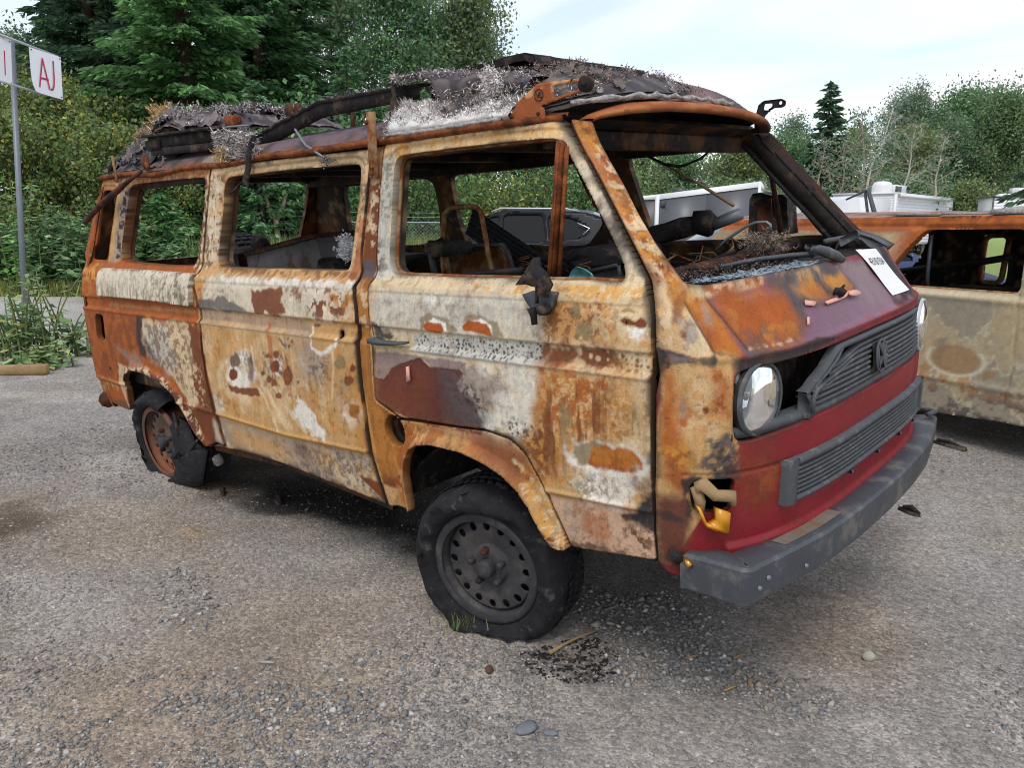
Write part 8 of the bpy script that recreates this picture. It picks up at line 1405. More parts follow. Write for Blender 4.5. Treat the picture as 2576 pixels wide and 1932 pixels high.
for k, (x, y) in enumerate(((-.45, -.2), (-.38, -.12), (-.30, -.22), (-.24, -.1), (.0, -.42), (.1, -.36))):
    t = np.linspace(0, 1, 40); mb = MB(); mb.tube(np.stack([x+.022*np.cos(t*38)+.03*t, y+.022*np.sin(t*38), 1.14+.15*t], 1), .0022, 4); mb.obj('seat_spring', M['rustbeige'], seat)
mb = MB()
for k in range(60): c = np.array([g.uniform(-.5, .55), g.uniform(-.62, .3), g.uniform(1.12, 1.2)]); mb.box(c, g.uniform(.015, .06, 3), rotz(g.uniform(0, 3))@rotx(g.uniform(-.6, .6)))
mb.grid(np.array([[(x, y, 1.13+.05*vnoise(np.array([x*6.]), np.array([y*6.]), 4)[0]) for y in np.linspace(-.66, .4, 14)] for x in np.linspace(-.55, .5, 14)])); mb.obj('cab_rubble', M['char'], van)['kind'] = 'stuff'
# ---- load in the back
cg = 'burnt load inside the van'
q = np.array([(-2.277, -0.3, 1.305), (-1.553, -0.3, 1.405), (-1.532, -0.3, 1.384), (-2.251, -0.3, 1.284)]); q2 = np.array([(-2.251, -0.3, 1.284), (-1.533, -0.3, 1.382), (-1.485, -0.3, 1.224), (-2.257, -0.3, 1.221)])
mb = MB(); mb.prism([(p[0], p[2]) for p in q], 1, -.32, .15); ld = loose('steel_cabinet', mb, M['rustdark'], 'scorched grey cabinet with a brown lid leaning inside the sliding door', 'cabinet')
mb = MB(); mb.prism([(p[0], p[2]) for p in q2]+[(q2[2][0], .70), (q2[3][0], .70)] if False else [(p[0], p[2]) for p in q2[[3, 2, 1, 0]]], 1, -.31, .14); o = mb.obj('cabinet_side', M['greymetal'], ld)
mb = MB(); mb.box((q2[:, 0].mean(), -.08, .95), (.70, .38, .54)); mb.obj('cabinet_base', M['rustdark'], ld)
q = np.array([(-2.649, -0.34, 1.218), (-2.632, -0.34, 1.279), (-2.205, -0.34, 1.308), (-2.2, -0.34, 1.226)]); mb = MB(); mb.prism([(p[0], p[2]) for p in q]+[], 1, -.36, -.1); mb.box((q[:, 0].mean(), -.2, .95), (.5, .3, .5)); loose('charred_box', mb, M['interior'], 'dark charred box standing left of the cabinet', 'box', group=None)
sp_ = np.array([(-3.426, 0.25, 1.276)][0]); mb = MB(); mb.lathe([(-.1, .19), (-.11, .25), (-.09, .315), (0, .325), (.09, .315), (.11, .25), (.1, .19)], (0, 0, 0), 40)
for k in range(40):
    t = 2*math.pi*k/40
    for y in (-.06, 0, .06): mb.box((.328*math.cos(t), y, .328*math.sin(t)), (.03, .045, .014), np.array([[math.sin(t), 0, math.cos(t)], [0, 1, 0], [-math.cos(t), 0, math.sin(t)]]))
o = mb.obj('spare_tyre', M['rubber'], None, True); o.matrix_world = van.matrix_world@Matrix.Translation((sp_[0], .3, 1.06)); tag(o, 'knobbly black spare tyre lying in the rear of the van', 'tyre')
mb = MB(); mb.tube([(sp_[0]+.3, .3, 1.30), (sp_[0]+.42, .25, 1.335), (sp_[0]+.55, .22, 1.30)], [.04, .06, .03], 8, jit=.3); mb.box((sp_[0]+.42, .24, 1.0), (.3, .2, .6)); loose('charred_bundle', mb, M['char'], 'charred bundle between the spare tyre and the cabinet', 'bundle')
cp = np.array([(-1.304, -0.3, 1.317)][0])+g.normal(0, 1, (300, 3))*np.array([.016, .02, .032]); o = fibres('ash_fluff', cp, (cp-cp.mean(0))*10, 1800, .022, 25, [(226, 224, 226), (190, 188, 190)], .006, parent=van, spread=.9)
mb = MB(); q = np.array([(-1.421, -0.35, 1.23), (-1.403, -0.35, 1.285), (-1.375, -0.35, 1.294), (-1.307, -0.35, 1.29), (-1.278, -0.35, 1.264), (-1.258, -0.35, 1.231)]); mb.prism([(p[0], p[2]) for p in q], 1, -.40, -.2); mb.box((q[:, 0].mean(), -.3, .95), (.2, .2, .55)); loose('burnt_seat_base', mb, M['char'], 'black burnt seat base right of the cabinet', 'seat')
mb = MB(); mb.box((-2.35, 0, 1.215), (1.05, 1.35, .03)); mb.box((-2.4, -.3, 1.235), (.7, .05, .02), rotz(.2)); mb.box((-2.2, -.45, 1.24), (.5, .03, .015), rotz(-.15)); mb.obj('rear_shelf', M['interior'], van)
# ---- paper notice and peeled strips on the nose
pa = np.array([(0.191, 1.283), (0.393, 1.271), (0.478, 1.119), (0.267, 1.127)]); nu, nv = 10, 16; G = []
for i in range(nu):
    row = []
    for j in range(nv):
        s_, t_ = i/(nu-1), j/(nv-1); q_ = (pa[0]*(1-s_)+pa[1]*s_)*(1-t_)+(pa[3]*(1-s_)+pa[2]*s_)*t_; row.append(front_map(np.array([q_[0]]), np.array([q_[1]]), np.array([.006+.0025*math.sin(t_*5+s_*2)+.003*(1-t_)**3]))[0])
    G.append(row)
G = np.array(G); mb = MB(); mb.grid(G[::-1]); notice = loose('paper_notice', mb, M['paper'], 'white paper notice with black number lying on the dark red nose', 'paper', True)
def text_mesh(txt, size=1.0):
    cu = bpy.data.curves.new('text', 'FONT'); cu.body = txt; cu.size = size; cu.align_x = 'LEFT'; to = bpy.data.objects.new('text', cu); COL.objects.link(to)
    bpy.context.view_layer.update(); dg = bpy.context.evaluated_depsgraph_get(); me = bpy.data.meshes.new_from_object(to.evaluated_get(dg)); bpy.data.objects.remove(to)
    V = np.zeros(len(me.vertices)*3); me.vertices.foreach_get('co', V); V = V.reshape(-1, 3); F = [tuple(p.vertices) for p in me.polygons]; return V, F
def place_text(name, txt, P00, Pu, Pv, mt, parent, h0=0, lift=.0015):
    "writes a line on the parallelogram P00 + u*Pu + v*Pv, u, v in 0..1"
    V, F = text_mesh(txt); V[:, 0] = (V[:, 0]-V[:, 0].min())/(np.ptp(V[:, 0])); V[:, 1] = (V[:, 1]-V[:, 1].min())/(np.ptp(V[:, 1])); n_ = np.cross(Pu, Pv); n_ /= np.linalg.norm(n_)
    return meshobj(name, P00+V[:, :1]*Pu+V[:, 1:2]*Pv+n_*lift, F, mt, parent)
def sheet_text(name, txt, s0, s1, t0, t1, mt, parent, lift=.002):
    V, F = text_mesh(txt); u_ = (V[:, 0]-V[:, 0].min())/np.ptp(V[:, 0]); v_ = (V[:, 1]-V[:, 1].min())/np.ptp(V[:, 1]); s_ = s0+(s1-s0)*u_; t_ = t0+(t1-t0)*v_; ii = np.clip(s_*(nu-1), 0, nu-1.001); jj = np.clip(t_*(nv-1), 0, nv-1.001); i0 = ii.astype(int); j0 = jj.astype(int); a = (ii-i0)[:, None]; b = (jj-j0)[:, None]
    P = G[i0, j0]*(1-a)*(1-b)+G[i0+1, j0]*a*(1-b)+G[i0, j0+1]*(1-a)*b+G[i0+1, j0+1]*a*b; nn = np.array([.5, 0, .87]); return meshobj(name, P+nn*lift, F, mt, parent)
o = sheet_text('number', '43101504', .12, .88, .36, .20, M['ink'], notice)
mb = MB(); q = np.array([on_cowl(a, z, .006) for a, z in [(0.143, 1.291), (0.218, 1.298), (0.221, 1.279), (0.171, 1.278)]]) if False else None
P1 = [on_cowl(a, z, .006) for a, z in [(-0.375, 1.186), (-0.318, 1.175), (-0.338, 1.168), (-0.384, 1.176)]]; mb.add(P1+[np.array(p)+np.array([.002, 0, .003]) for p in P1], [(0, 1, 2, 3), (4, 5, 6, 7), (0, 1, 5, 4), (1, 2, 6, 5), (2, 3, 7, 6), (3, 0, 4, 7)])
P2 = [on_cowl(a, z, .006) for a, z in [(-0.269, 1.169), (-0.169, 1.172), (-0.112, 1.171), (-0.085, 1.177), (-0.064, 1.179), (-0.063, 1.172), (-0.124, 1.164), (-0.174, 1.162), (-0.261, 1.161)]]; k = len(P2); mb.add(P2+[np.array(p)+np.array([.002, 0, .003]) for p in P2], [tuple(range(k-1, -1, -1)), tuple(range(k, 2*k))]+[(i, (i+1) % k, k+(i+1) % k, k+i) for i in range(k)])
P3 = [on_cowl(a, z, .012) for a, z in [(-0.01, 1.161), (-0.026, 1.158), (-0.053, 1.158), (-0.079, 1.161), (-0.096, 1.166), (-0.096, 1.172), (-0.081, 1.175), (-0.055, 1.175), (-0.028, 1.172), (-0.011, 1.167)]]; k = len(P3); mb.add(P3+[np.array(p)+np.array([.002, 0, .003]) for p in P3], [tuple(range(k-1, -1, -1)), tuple(range(k, 2*k))]+[(i, (i+1) % k, k+(i+1) % k, k+i) for i in range(k)])
P4 = [on_cowl(a, z, .004) for a, z in [(-0.408, 1.146), (-0.396, 1.145), (-0.418, 1.128), (-0.427, 1.129)]]; mb.add(P4+[np.array(p)+np.array([.002, 0, .002]) for p in P4], [(0, 1, 2, 3), (4, 5, 6, 7), (0, 1, 5, 4), (1, 2, 6, 5), (2, 3, 7, 6), (3, 0, 4, 7)])
mb.obj('peeled_paint', M['pinkpeel'], van)
P5 = [on_cowl(a, z, .014) for a, z in [(-0.202, 1.186), (-0.177, 1.181), (-0.138, 1.187), (-0.127, 1.184), (-0.151, 1.176), (-0.141, 1.168), (-0.178, 1.167), (-0.185, 1.176), (-0.214, 1.178)]]; k = len(P5); mb = MB(); mb.add(P5+[np.array(p)+np.array([.008, 0, .016]) for p in P5], [tuple(range(k-1, -1, -1)), tuple(range(k, 2*k))]+[(i, (i+1) % k, k+(i+1) % k, k+i) for i in range(k)]); mb.obj('melted_washer_jet', M['char'], van)

# ================================================================== sign post
pb = (-9.297, 0.563, 0.022)
PB = np.array([pb[0], pb[1], 0]); PTp = np.array((-10.007, 1.0, 3.645))
sign = thing('sign_post', 'grey steel pole carrying two white lettered boards at the left edge', 'sign post', tuple(PB)); sign.location = (0, 0, 0)
mb = MB(); mb.tube([PB-np.array([0, 0, .05]), PB*.5+PTp*.5, PTp], .034, 14); mb.obj('pole', M['galv'], sign, True)
Bc = [np.array(q) for q in ((-9.95, 1.167, 3.57), (-10.316, 1.66, 3.566), (-10.214, 1.599, 3.004), (-9.843, 1.113, 3.02))]
Lc = [np.array(q) for q in ((-9.455, 0.468, 3.649), (-9.897, 0.951, 3.607), (-9.802, 0.882, 3.045), (-9.353, 0.401, 3.069))]
dirB = (Bc[1]-Bc[0])/np.linalg.norm(Bc[1]-Bc[0]); nB = np.cross(dirB, [0, 0, 1.]); nB /= np.linalg.norm(nB); nB = nB if nB@(SV_C-Bc[0]) > 0 else -nB
mb = MB()
for k, (a, b) in enumerate((((-9.453, 0.467, 3.64), (-10.319, 1.659, 3.571)), ((-9.354, 0.402, 3.078), (-10.029, 1.357, 3.019)))): 
    a = np.array(a)-nB*.03; b = np.array(b)-nB*.03; mb.tube([a, b], .016, 6)
mb.obj('crossbars', M['alu'], sign)
def board(name, C, th=.004, curl=0.0):
    n = 9; G = []
    for i in range(n):
        row = []
        for j in range(n):
            s_, t_ = i/(n-1), j/(n-1); p = (C[0]*(1-s_)+C[1]*s_)*(1-t_)+(C[3]*(1-s_)+C[2]*s_)*t_; row.append(p+nB*(.005+curl*((1-s_)*t_)**6))
        G.append(row)
    mb = MB(); mb.grid(np.array(G)); mb.grid(np.array(G)[::-1]-nB*th); return mb.obj(name, M['signwhite'], sign, True)
bA = board('sign_board', Bc, curl=.05); bA['label'] = 'white board lettered AJ in red'; bL = board('sign_board', Lc); bL['label'] = 'white board cut by the left edge'
def stroke(mb, pts, w_, lift=.012):
    for a, b in zip(pts[:-1], pts[1:]):
        a, b = np.array(a), np.array(b); d = (b-a)/np.linalg.norm(b-a); s_ = np.cross(d, nB)*w_; o_ = nB*lift; mb.add([a-s_-d*w_*.5+o_, a+s_-d*w_*.5+o_, b+s_+d*w_*.5+o_, b-s_+d*w_*.5+o_], [(0, 1, 2, 3)])
BPL = ((-9.95, 1.167, 3.57), (-10.316, 1.66, 3.566), (-9.843, 1.113, 3.02))
A1 = [(-9.944, 1.236, 3.097), (-10.07, 1.345, 3.471), (-10.06, 1.393, 3.098)]; A2 = [(-9.982, 1.268, 3.214), (-10.073, 1.391, 3.215)]; J1 = [(-10.2, 1.518, 3.48), (-10.151, 1.49, 3.245), (-10.125, 1.471, 3.156), (-10.098, 1.442, 3.103), (-10.076, 1.414, 3.098)]
mb = MB(); stroke(mb, A1, .012); stroke(mb, A2, .012); mb.obj('letter_a', M['signred'], bA); mb = MB(); stroke(mb, J1, .012); mb.obj('letter_j', M['signred'], bA)
L0 = Lc[0]*.13+Lc[1]*.87; L3 = Lc[3]*.13+Lc[2]*.87; mb = MB(); stroke(mb, [L0*.70+L3*.30-dirB*.055, L0*.20+L3*.80-dirB*.055], .012); mb.obj('letter_i', M['signred'], bL)
mb = MB(); la = Lc[0]*.72+Lc[1]*.28; lb_ = Lc[3]*.72+Lc[2]*.28; stroke(mb, [la*.2+lb_*.8, (la*.7+lb_*.3)+dirB*.09, la*.2+lb_*.8+dirB*.18], .012); stroke(mb, [la*.4+lb_*.6+dirB*.03, la*.4+lb_*.6+dirB*.15], .012); mb.obj('letter_a', M['signred'], bL)
for bo, Cc in ((bA, Bc), (bL, Lc)):
    for s_, t_ in ((.05, .05), (.95, .05), (.95, .95), (.05, .95)):
        p = (Cc[0]*(1-s_)+Cc[1]*s_)*(1-t_)+(Cc[3]*(1-s_)+Cc[2]*s_)*t_; mb = MB(); mb.box(p+nB*.012, (.012, .012, .012)); mb.obj('screw', M['ink'], bo)
# timber baulk, stones and litter on the ground
tq = [-6.493, -0.457, 0.0]; mb = MB(); mb.bbox((0, 0, .05), (.46, .09, .09), .01); o = mb.obj('timber_baulk', M['timber']); o.location = (tq[0]+.10, tq[1]+.10, 0); o.rotation_euler = (0, 0, math.radians(52)); tag(o, 'weathered timber baulk lying at the foot of the weeds', 'timber')
def stone(name, p, r_, label, mt, cat='stone', sc=(1, .8, .7)):
    g = np.random.default_rng(int(p[0]*100) % 97); mb = MB(); mb.lathe([(-.9, .001), (-.8, .5), (-.35, .9), (.2, .95), (.7, .62), (.95, .001)], (0, 0, 0), 14, axis=2, fn=lambda t, i, h, q: (h, q*(1+.12*math.sin(2*t+i)+.08*math.sin(3*t)))); V = np.concatenate(mb.V)*np.array(sc)*r_; o = meshobj(name, V, mb.F, mt, smooth=True); o.location = (p[0], p[1], float(ground_z(p[0], p[1]))+r_*sc[2]*.75); o.rotation_euler = (0, 0, g.uniform(0, 3)); return tag(o, label, cat)
M['pebble'] = mat('pale_pebble', (164, 160, 152), .8, var=.12, vscale=40, bump=.2); M['slate'] = mat('slate', (112, 116, 122), .8, var=.15, vscale=30, bump=.3)
q = [[1.057, -0.118, 0.0], [0.459, -1.141, 0.0], [0.52, -1.109, 0.0], [0.587, 2.846, 0.0], [0.759, 1.416, 0.0], [0.178, -1.0, 0.0], [-1.688, -0.599, 0.0], [-1.98, -0.746, 0.0]]
stone('pale_stone', q[0], .021, 'single pale rounded stone on the brown dirt in front of the bumper', M['pebble'], sc=(1, .85, .95)); stone('slate_piece', q[1], .034, 'flat grey slate flake at the bottom centre of the yard', M['slate'], sc=(1.1, .8, .28)); stone('slate_piece', q[2], .022, 'smaller grey slate flake right of the larger flake', M['slate'], sc=(.7, 1.1, .25)); stone('brown_stone', q[5], .018, 'small dark brown stone left of the soot patch', mat('brown_stone', (90, 66, 52), .85))
def scrap(name, p, L, label, seed):
    g = np.random.default_rng(seed); mb = MB(); n = 9; a = np.linspace(0, 2*math.pi, n, endpoint=False); ring = [(L*math.cos(t)*g.uniform(.6, 1.1), L*.32*math.sin(t)*g.uniform(.5, 1.2), .012+.012*g.random()) for t in a]; low = [(x*1.08, y*1.1, .0) for x, y, z in ring]; mb.add(low+ring, [tuple(range(n, 2*n))]+[(i, (i+1) % n, n+(i+1) % n, n+i) for i in range(n)]); mb.tube([(-L*.6, 0, .02), (0, .02*L, .03), (L*.7, 0, .018)], [.01, .014, .006], 6, jit=.4); o = mb.obj(name, M['char']); o.location = (p[0], p[1], float(ground_z(p[0], p[1]))); o.rotation_euler = (0, 0, math.radians(-20)); return tag(o, label, 'debris')
scrap('charred_scrap', q[3], .13, 'black charred scrap on the gravel beside the burnt tan truck', 1); scrap('charred_scrap', q[4], .07, 'thin black scrap right of the front bumper', 2); scrap('charred_scrap', q[6], .07, 'black scrap at the edge of the oily ground under the sliding door', 3); scrap('charred_scrap', q[7], .04, 'small black scrap near the rear tyre rag', 4)
q = [[0.261, -0.795, 0.0], [0.262, -0.727, 0.0], [0.272, -0.66, 0.0], [0.292, -0.57, 0.0]]; mb = MB(); mb.tube([(a[0], a[1], .012+float(ground_z(a[0], a[1]))) for a in q], [.007, .006, .005, .003], 6, jit=.2); tag(mb.obj('dead_twig', M['timber'], smooth=True), 'dead twig lying on the soot by the front tyre', 'twig')
qs = [[0.613, -0.524, 0.0], [0.636, -0.486, 0.0], [0.729, -0.418, 0.0], [0.744, -0.364, 0.0], [0.794, -0.614, 0.0], [0.811, -0.57, 0.0], [0.807, -0.487, 0.0], [0.852, -0.547, 0.0], [-0.394, -1.47, 0.0], [-0.352, -1.444, 0.0], [-0.188, -0.489, 0.0], [0.062, -0.671, 0.0]]
for k, lb in enumerate(('thin pale splinter on the gravel below the bumper corner', 'pale splinter right of the first splinter below the bumper', 'short splinter among the coarse stones in front', 'splinter leaning across the coarse stones', 'white plastic splinter on the gravel left of the front wheel')):
    a, b = qs[2*k], qs[2*k+1]; mb = MB(); mb.tube([(a[0], a[1], .008+float(ground_z(a[0], a[1]))), (b[0], b[1], .010+float(ground_z(b[0], b[1])))], .004, 5); tag(mb.obj('wood_splinter', M['timber'] if k < 4 else M['pebble']), lb, 'splinter')
# soot crumbs by the front tyre
g = np.random.default_rng(77); cq = np.array([(0.18, -0.85), (0.24, -0.73), (0.32, -0.61), (0.44, -0.65), (0.49, -0.76), (0.42, -0.87), (0.3, -0.91)]); lo, hi = cq.min(0), cq.max(0); pp = g.uniform(lo, hi, (2600, 2)); sd, _ = polysd(pp, cq); pp = pp[sd > -.02*g.random(len(pp))][:380]
sv = M['stone']; M['stone'] = M['char']; scatter_stones('soot_crumbs', pp, np.clip(np.exp(g.normal(math.log(.0055), .4, len(pp))), .002, .016), 8, 'black soot crumbs on the gravel by the front tyre'); M['stone'] = sv
# ================================================================== generic cars
def interp_path(P, n):
    P = np.array(P, float); s = np.concatenate([[0], np.cumsum(np.linalg.norm(np.diff(P, axis=0), axis=1))]); t = np.linspace(0, s[-1], n); return np.stack([np.interp(t, s, P[:, k]) for k in range(2)], 1)
def make_car(name, label, loc, rz, paint, top, belt, W, wins, wheels, wr=.34, group=None, glass='darkglass', bottom=.24, roofcol=None, cat='car', lights=True):
    "top: profile from front bumper over bonnet and roof to rear bumper (x forward); wins: window polygons (x,z)"
    root = thing(name, label, cat, loc, rz, group); zb = belt
    def half(z): return W/2-.02*np.exp(-((z-.35)/.15)**2)-np.interp(z, [bottom, .5, zb, zb+.05, 1.9], [.05, .0, .015, .03, .03+.40*(1.9-zb-.05)])
    top = np.array(top, float); prof = [tuple(p) for p in top]
    low = []; 
    xs0, xs1 = top[-1][0], top[0][0]
    for wx in sorted(wheels): 
        th = np.linspace(math.pi, 0, 14); low += [(wx+(wr+.05)*math.cos(t), max(bottom, wr+(wr+.05)*math.sin(t))) for t in th]
    outl = prof+[(a, b) for a, b in low][::-1]
    for sg in (-1, 1):
        mp = (lambda u, v, off=0, sg=sg: np.stack([u, sg*(half(v)-.10*np.clip((np.abs(u-(xs0+xs1)/2)/((xs1-xs0)/2)), 0, 1)**6+off), v], -1))
        panel('body_side', root, outl, wins, mp, .05, paint, lambda u, v: np.zeros((len(u), 4)), .06, lambda u, v, nh: .012*band(v, zb-.04, .03), flip=(sg > 0), cut=.03, hcut=.05)
        for k, wv in enumerate(wins):
            wv = soften(wv, .05, 2); p = mp(wv[:, 0], wv[:, 1], -.02); meshobj('window', p, [tuple(range(len(p)))], M[glass], root)
    P = interp_path(top, 60); mb = MB(); G = []
    for x, z in P:
        h = float(half(np.array(z)))-.10*min(1, abs(x-(xs0+xs1)/2)/((xs1-xs0)/2))**6; G.append([(x, y*h, z+.05*(1-y*y)*(1 if z > zb else .5)) for y in (-1, -.9, -.6, 0, .6, .9, 1)])
    mb.grid(np.array(G)); mb.obj('body_top', paint, root, True)
    # windscreen and rear window on the slopes between belt and roof
    for nm, sel in (('windscreen', P[:, 0] > (xs0+xs1)/2), ('rear_window', P[:, 0] < (xs0+xs1)/2)):
        q = P[sel & (P[:, 1] > zb+.06) & (P[:, 1] < top[:, 1].max()-.07)]
        if len(q) > 1:
            mb = MB(); mb.grid(np.array([[(x+(.008 if nm == 'windscreen' else -.008), y*(float(half(np.array(z)))-.07), z+.012+.05*(1-y*y)) for y in (-1, -.5, 0, .5, 1)] for x, z in q])); mb.obj(nm, M[glass], root, True)
    for wx in wheels:
        for sg in (-1, 1):
            w_ = thing('wheel', None, None); w_.parent = root; w_.location = (wx, sg*(W/2-.06), wr)
            mb = MB(); mb.lathe([(-.1, .2), (-.11, wr-.03), (-.07, wr), (.05, wr), (.09, wr-.03), (.09, .2)], (0, 0, 0), 28); mb.obj('tyre', M['rubber'], w_, True); mb = MB(); mb.lathe([(sg*.06, .0001), (sg*.05, .1), (sg*.07, .2), (sg*.02, .22)], (0, 0, 0), 24); mb.obj('rim', M['steelwheel'], w_, True)
    mb = MB(); mb.box(((xs0+xs1)/2, 0, .32), (xs1-xs0-.5, W-.25, .2)); mb.obj('underbody', M['char'], root)
    if lights:
        for sg in (-1, 1):
            mb = MB(); mb.bbox((xs1-.12, sg*(W/2-.24), .70), (.12, .30, .12), .03); mb.obj('headlight', M['headglass'], root)
            mb = MB(); mb.bbox((xs0+.10, sg*(W/2-.18), .98), (.14, .16, .22), .03); mb.obj('tail_light', M['redlens'], root)
    return root
suv_top = [(2.22, .30), (2.27, .55), (2.18, .82), (1.75, .98), (1.20, 1.06), (.95, 1.16), (.35, 1.56), (.0, 1.655), (-.8, 1.67), (-1.6, 1.62), (-1.95, 1.50), (-2.15, 1.20), (-2.25, .95), (-2.28, .5), (-2.22, .28)]
suv_w = [[(.98, 1.08), (.40, 1.47), (.12, 1.55), (.06, 1.06)], [(-.02, 1.06), (.04, 1.56), (-.75, 1.57), (-.86, 1.06)], [(-.95, 1.08), (-.86, 1.55), (-1.35, 1.50), (-1.68, 1.28), (-1.50, 1.14)]]
p = PT(1292, 600, 16.2); a_car = math.atan2(FW[1], FW[0])+math.pi/2
suv = make_car('black_suv', 'dark blue black crossover car seen through the burnt van front door', (p[0], p[1], 0), a_car-math.radians(14), M['blackpaint'], suv_top, 1.02, 1.86, suv_w, (1.38, -1.35), .36)
for sg in (-1, 1):
    mb = MB(); mb.tube([(.3, sg*.62, 1.63), (.1, sg*.63, 1.70), (-1.2, sg*.63, 1.69), (-1.45, sg*.62, 1.64)], .018, 6); mb.obj('roof_rail', M['alu'], suv, True)
    mb = MB(); mb.tube([(-1.46, sg*.83, 1.42), (-1.70, sg*.86, 1.32), (-1.58, sg*.89, 1.20)], .014, 6); mb.obj('chrome_trim', M['chrome'], suv, True)
    mb = MB(); mb.bbox((.75, sg*.98, 1.10), (.14, .20, .13), .04); mb.obj('wing_mirror', M['blackpaint'], suv)
p = PT(2040, 600, 9.6)
sed_top = [(2.15, .3), (2.20, .6), (2.1, .78), (1.4, .95), (1.0, 1.0), (.3, 1.38), (-.1, 1.44), (-.9, 1.42), (-1.6, 1.05), (-2.1, .98), (-2.2, .6), (-2.15, .3)]; sed_w = [[(.88, 1.01), (.25, 1.33), (-.1, 1.36), (-.12, .98)], [(-.2, .98), (-.18, 1.36), (-.85, 1.35), (-1.3, 1.06), (-1.1, .99)]]
make_car('blue_car', 'blue saloon car seen through the window of the burnt tan truck', (p[0], p[1], 0), a_car+math.pi+.12, M['navypaint'], sed_top, .96, 1.76, sed_w, (1.35, -1.3), .32)
p = PT(2850, 600, 12.0)
van_top = [(2.15, .3), (2.2, .7), (2.1, 1.02), (1.4, 1.12), (.8, 1.62), (.2, 1.72), (-1.2, 1.72), (-1.9, 1.62), (-2.15, 1.2), (-2.2, .6), (-2.15, .3)]
lime = make_car('lime_car', 'pale lime green car seen at the right through the truck window', (p[0], p[1], 0), a_car+math.pi, M['limepaint'], van_top, 1.2, 1.78, [[(1.1, 1.22), (.75, 1.52), (.2, 1.6), (.2, 1.22)], [(.1, 1.22), (.1, 1.6), (-.7, 1.6), (-.7, 1.22)]], (1.4, -1.45), .34)
mb = MB(); t = np.linspace(0, 2*math.pi, 21); mb.tube([(-1.72+.11*math.cos(q_), -.90, .98+.11*math.sin(q_)) for q_ in t], .006, 4); mb.tube([(-1.72+.11*math.cos(q_), .90, .98+.11*math.sin(q_)) for q_ in t], .006, 4); mb.obj('fuel_flap', M['char'], lime)
# ================================================================== burnt tan truck at the right
TA, TX, TI = np.array([0.295, 3.04, 0.0]), np.array([0.92982, -0.36802, 0.0]), np.array([0.36802, 0.92982, 0.0])
tr = thing('burnt_truck', 'burnt out tan and rust orange truck with empty windows at the right', 'truck'); tm = np.eye(4); tm[:3, 0] = TX; tm[:3, 1] = TI; tm[:3, 3] = TA; tr.matrix_world = Matrix(tm)
def tcol(u, v):
    n = fbm(u*3.2, v*3.2, 3, 5); n2 = fbm(u*14, v*14, 5, 5); n3 = fbm(u*60, v*60, 7, 3); c = np.tile(lin((178, 160, 128)), (len(u), 1))
    c += (lin((150, 142, 124))-c)*(sstep(.42, .56, n)*.95)[:, None]; c += (lin((196, 184, 158))-c)*(.8*sstep(.03, .0, np.abs(n-.52)))[:, None]; c += (lin((150, 104, 62))-c)*(.7*sstep(.52, .64, n2)*sstep(.75, .4, v))[:, None]
    ell_ = ((u-.27)/.19)**2+((v-.56)/.10)**2; c += (lin((206, 196, 172))-c)*(.85*np.exp(-((ell_-1)/.25)**2)*(v < .62))[:, None]; c += (lin((142, 108, 70))-c)*(.6*sstep(1, .7, ell_))[:, None]
    k = sstep(.40, .30, v)*sstep(.45, .6, n2); c += (lin((78, 78, 78))-c)*(k*.85)[:, None]; sm = np.exp(-(((u-.16)/.05)**2+((v-.72)/.12)**2))*sstep(.4, .6, n2); c += (lin((96, 96, 96))-c)*(.7*sm)[:, None]
    c += (lin((206, 190, 158))-c)*(.8*sstep(.945, .955, v)*sstep(1.0, .985, v))[:, None]
    r_ = np.maximum(sstep(1.33, 1.37, v+.02*(n2-.5)), .0); r_ = np.maximum(r_, sstep(-.42, -.20, u+.15*(n-.5))*sstep(1.0, 1.06, v)*sstep(.58, .45, u)); c += (lin((164, 86, 44))-c)*(r_*.95)[:, None]; c += (lin((196, 110, 50))-c)*(r_*sstep(.5, .6, n2)*.6)[:, None]
    c += (lin((150, 128, 96))-c)*(.85*sstep(-.35, -.5, u)*sstep(1.36, 1.33, v))[:, None]
    return c*(.82+.36*n3)[:, None]*(.88+.24*n2)[:, None]
t_out = [(-2.2, .22), (-2.28, .9), (-2.2, 1.30), (-2.0, 1.44), (.6, 1.465), (1.45, 1.46), (1.9, 1.40), (2.35, 1.02), (3.6, .95), (3.7, .4), (3.6, .22), (.75, .228), (.605, .224), (0, .176), (-.6, .17), (-.75, .25), (-1.0, .52), (-1.3, .52), (-1.6, .25), (-1.7, .2)]
t_win = [(-.118, 1.372), (.555, 1.383), (.60, 1.15), (.620, 1.003), (0, .997), (-.36, .995), (-.30, 1.10), (-.232, 1.22)]
t_win2 = [(.74, 1.385), (1.40, 1.37), (1.95, 1.05), (1.9, 1.0), (.80, 1.0)]
def tmap(u, v, off=0): return np.stack([u, -(off)+.10*sstep(1.0, 1.45, v)-.02*sstep(1.0, .8, v)*0, v], -1)
def trel(u, v, nh): return -.012*np.exp(-((u-np.interp(v, [.22, .59, 1.0], [.605, .633, .615]))/.006)**2)*(v < 1.0)+.008*band(v, .955, .02)-.010*sstep(.02, .0, np.abs(v-1.392))+.012*band(v, .42, .02)+.006*(fbm(u*5, v*5, 9, 4)-.5)-.012*sstep(.03, .015, nh)
panel('truck_side', tr, t_out, [t_win, t_win2], tmap, .012, M['patina'], tcol, .05, trel, cut=.02, hcut=.03, holelip=[.06, .06], lipcol=(150, 84, 40))
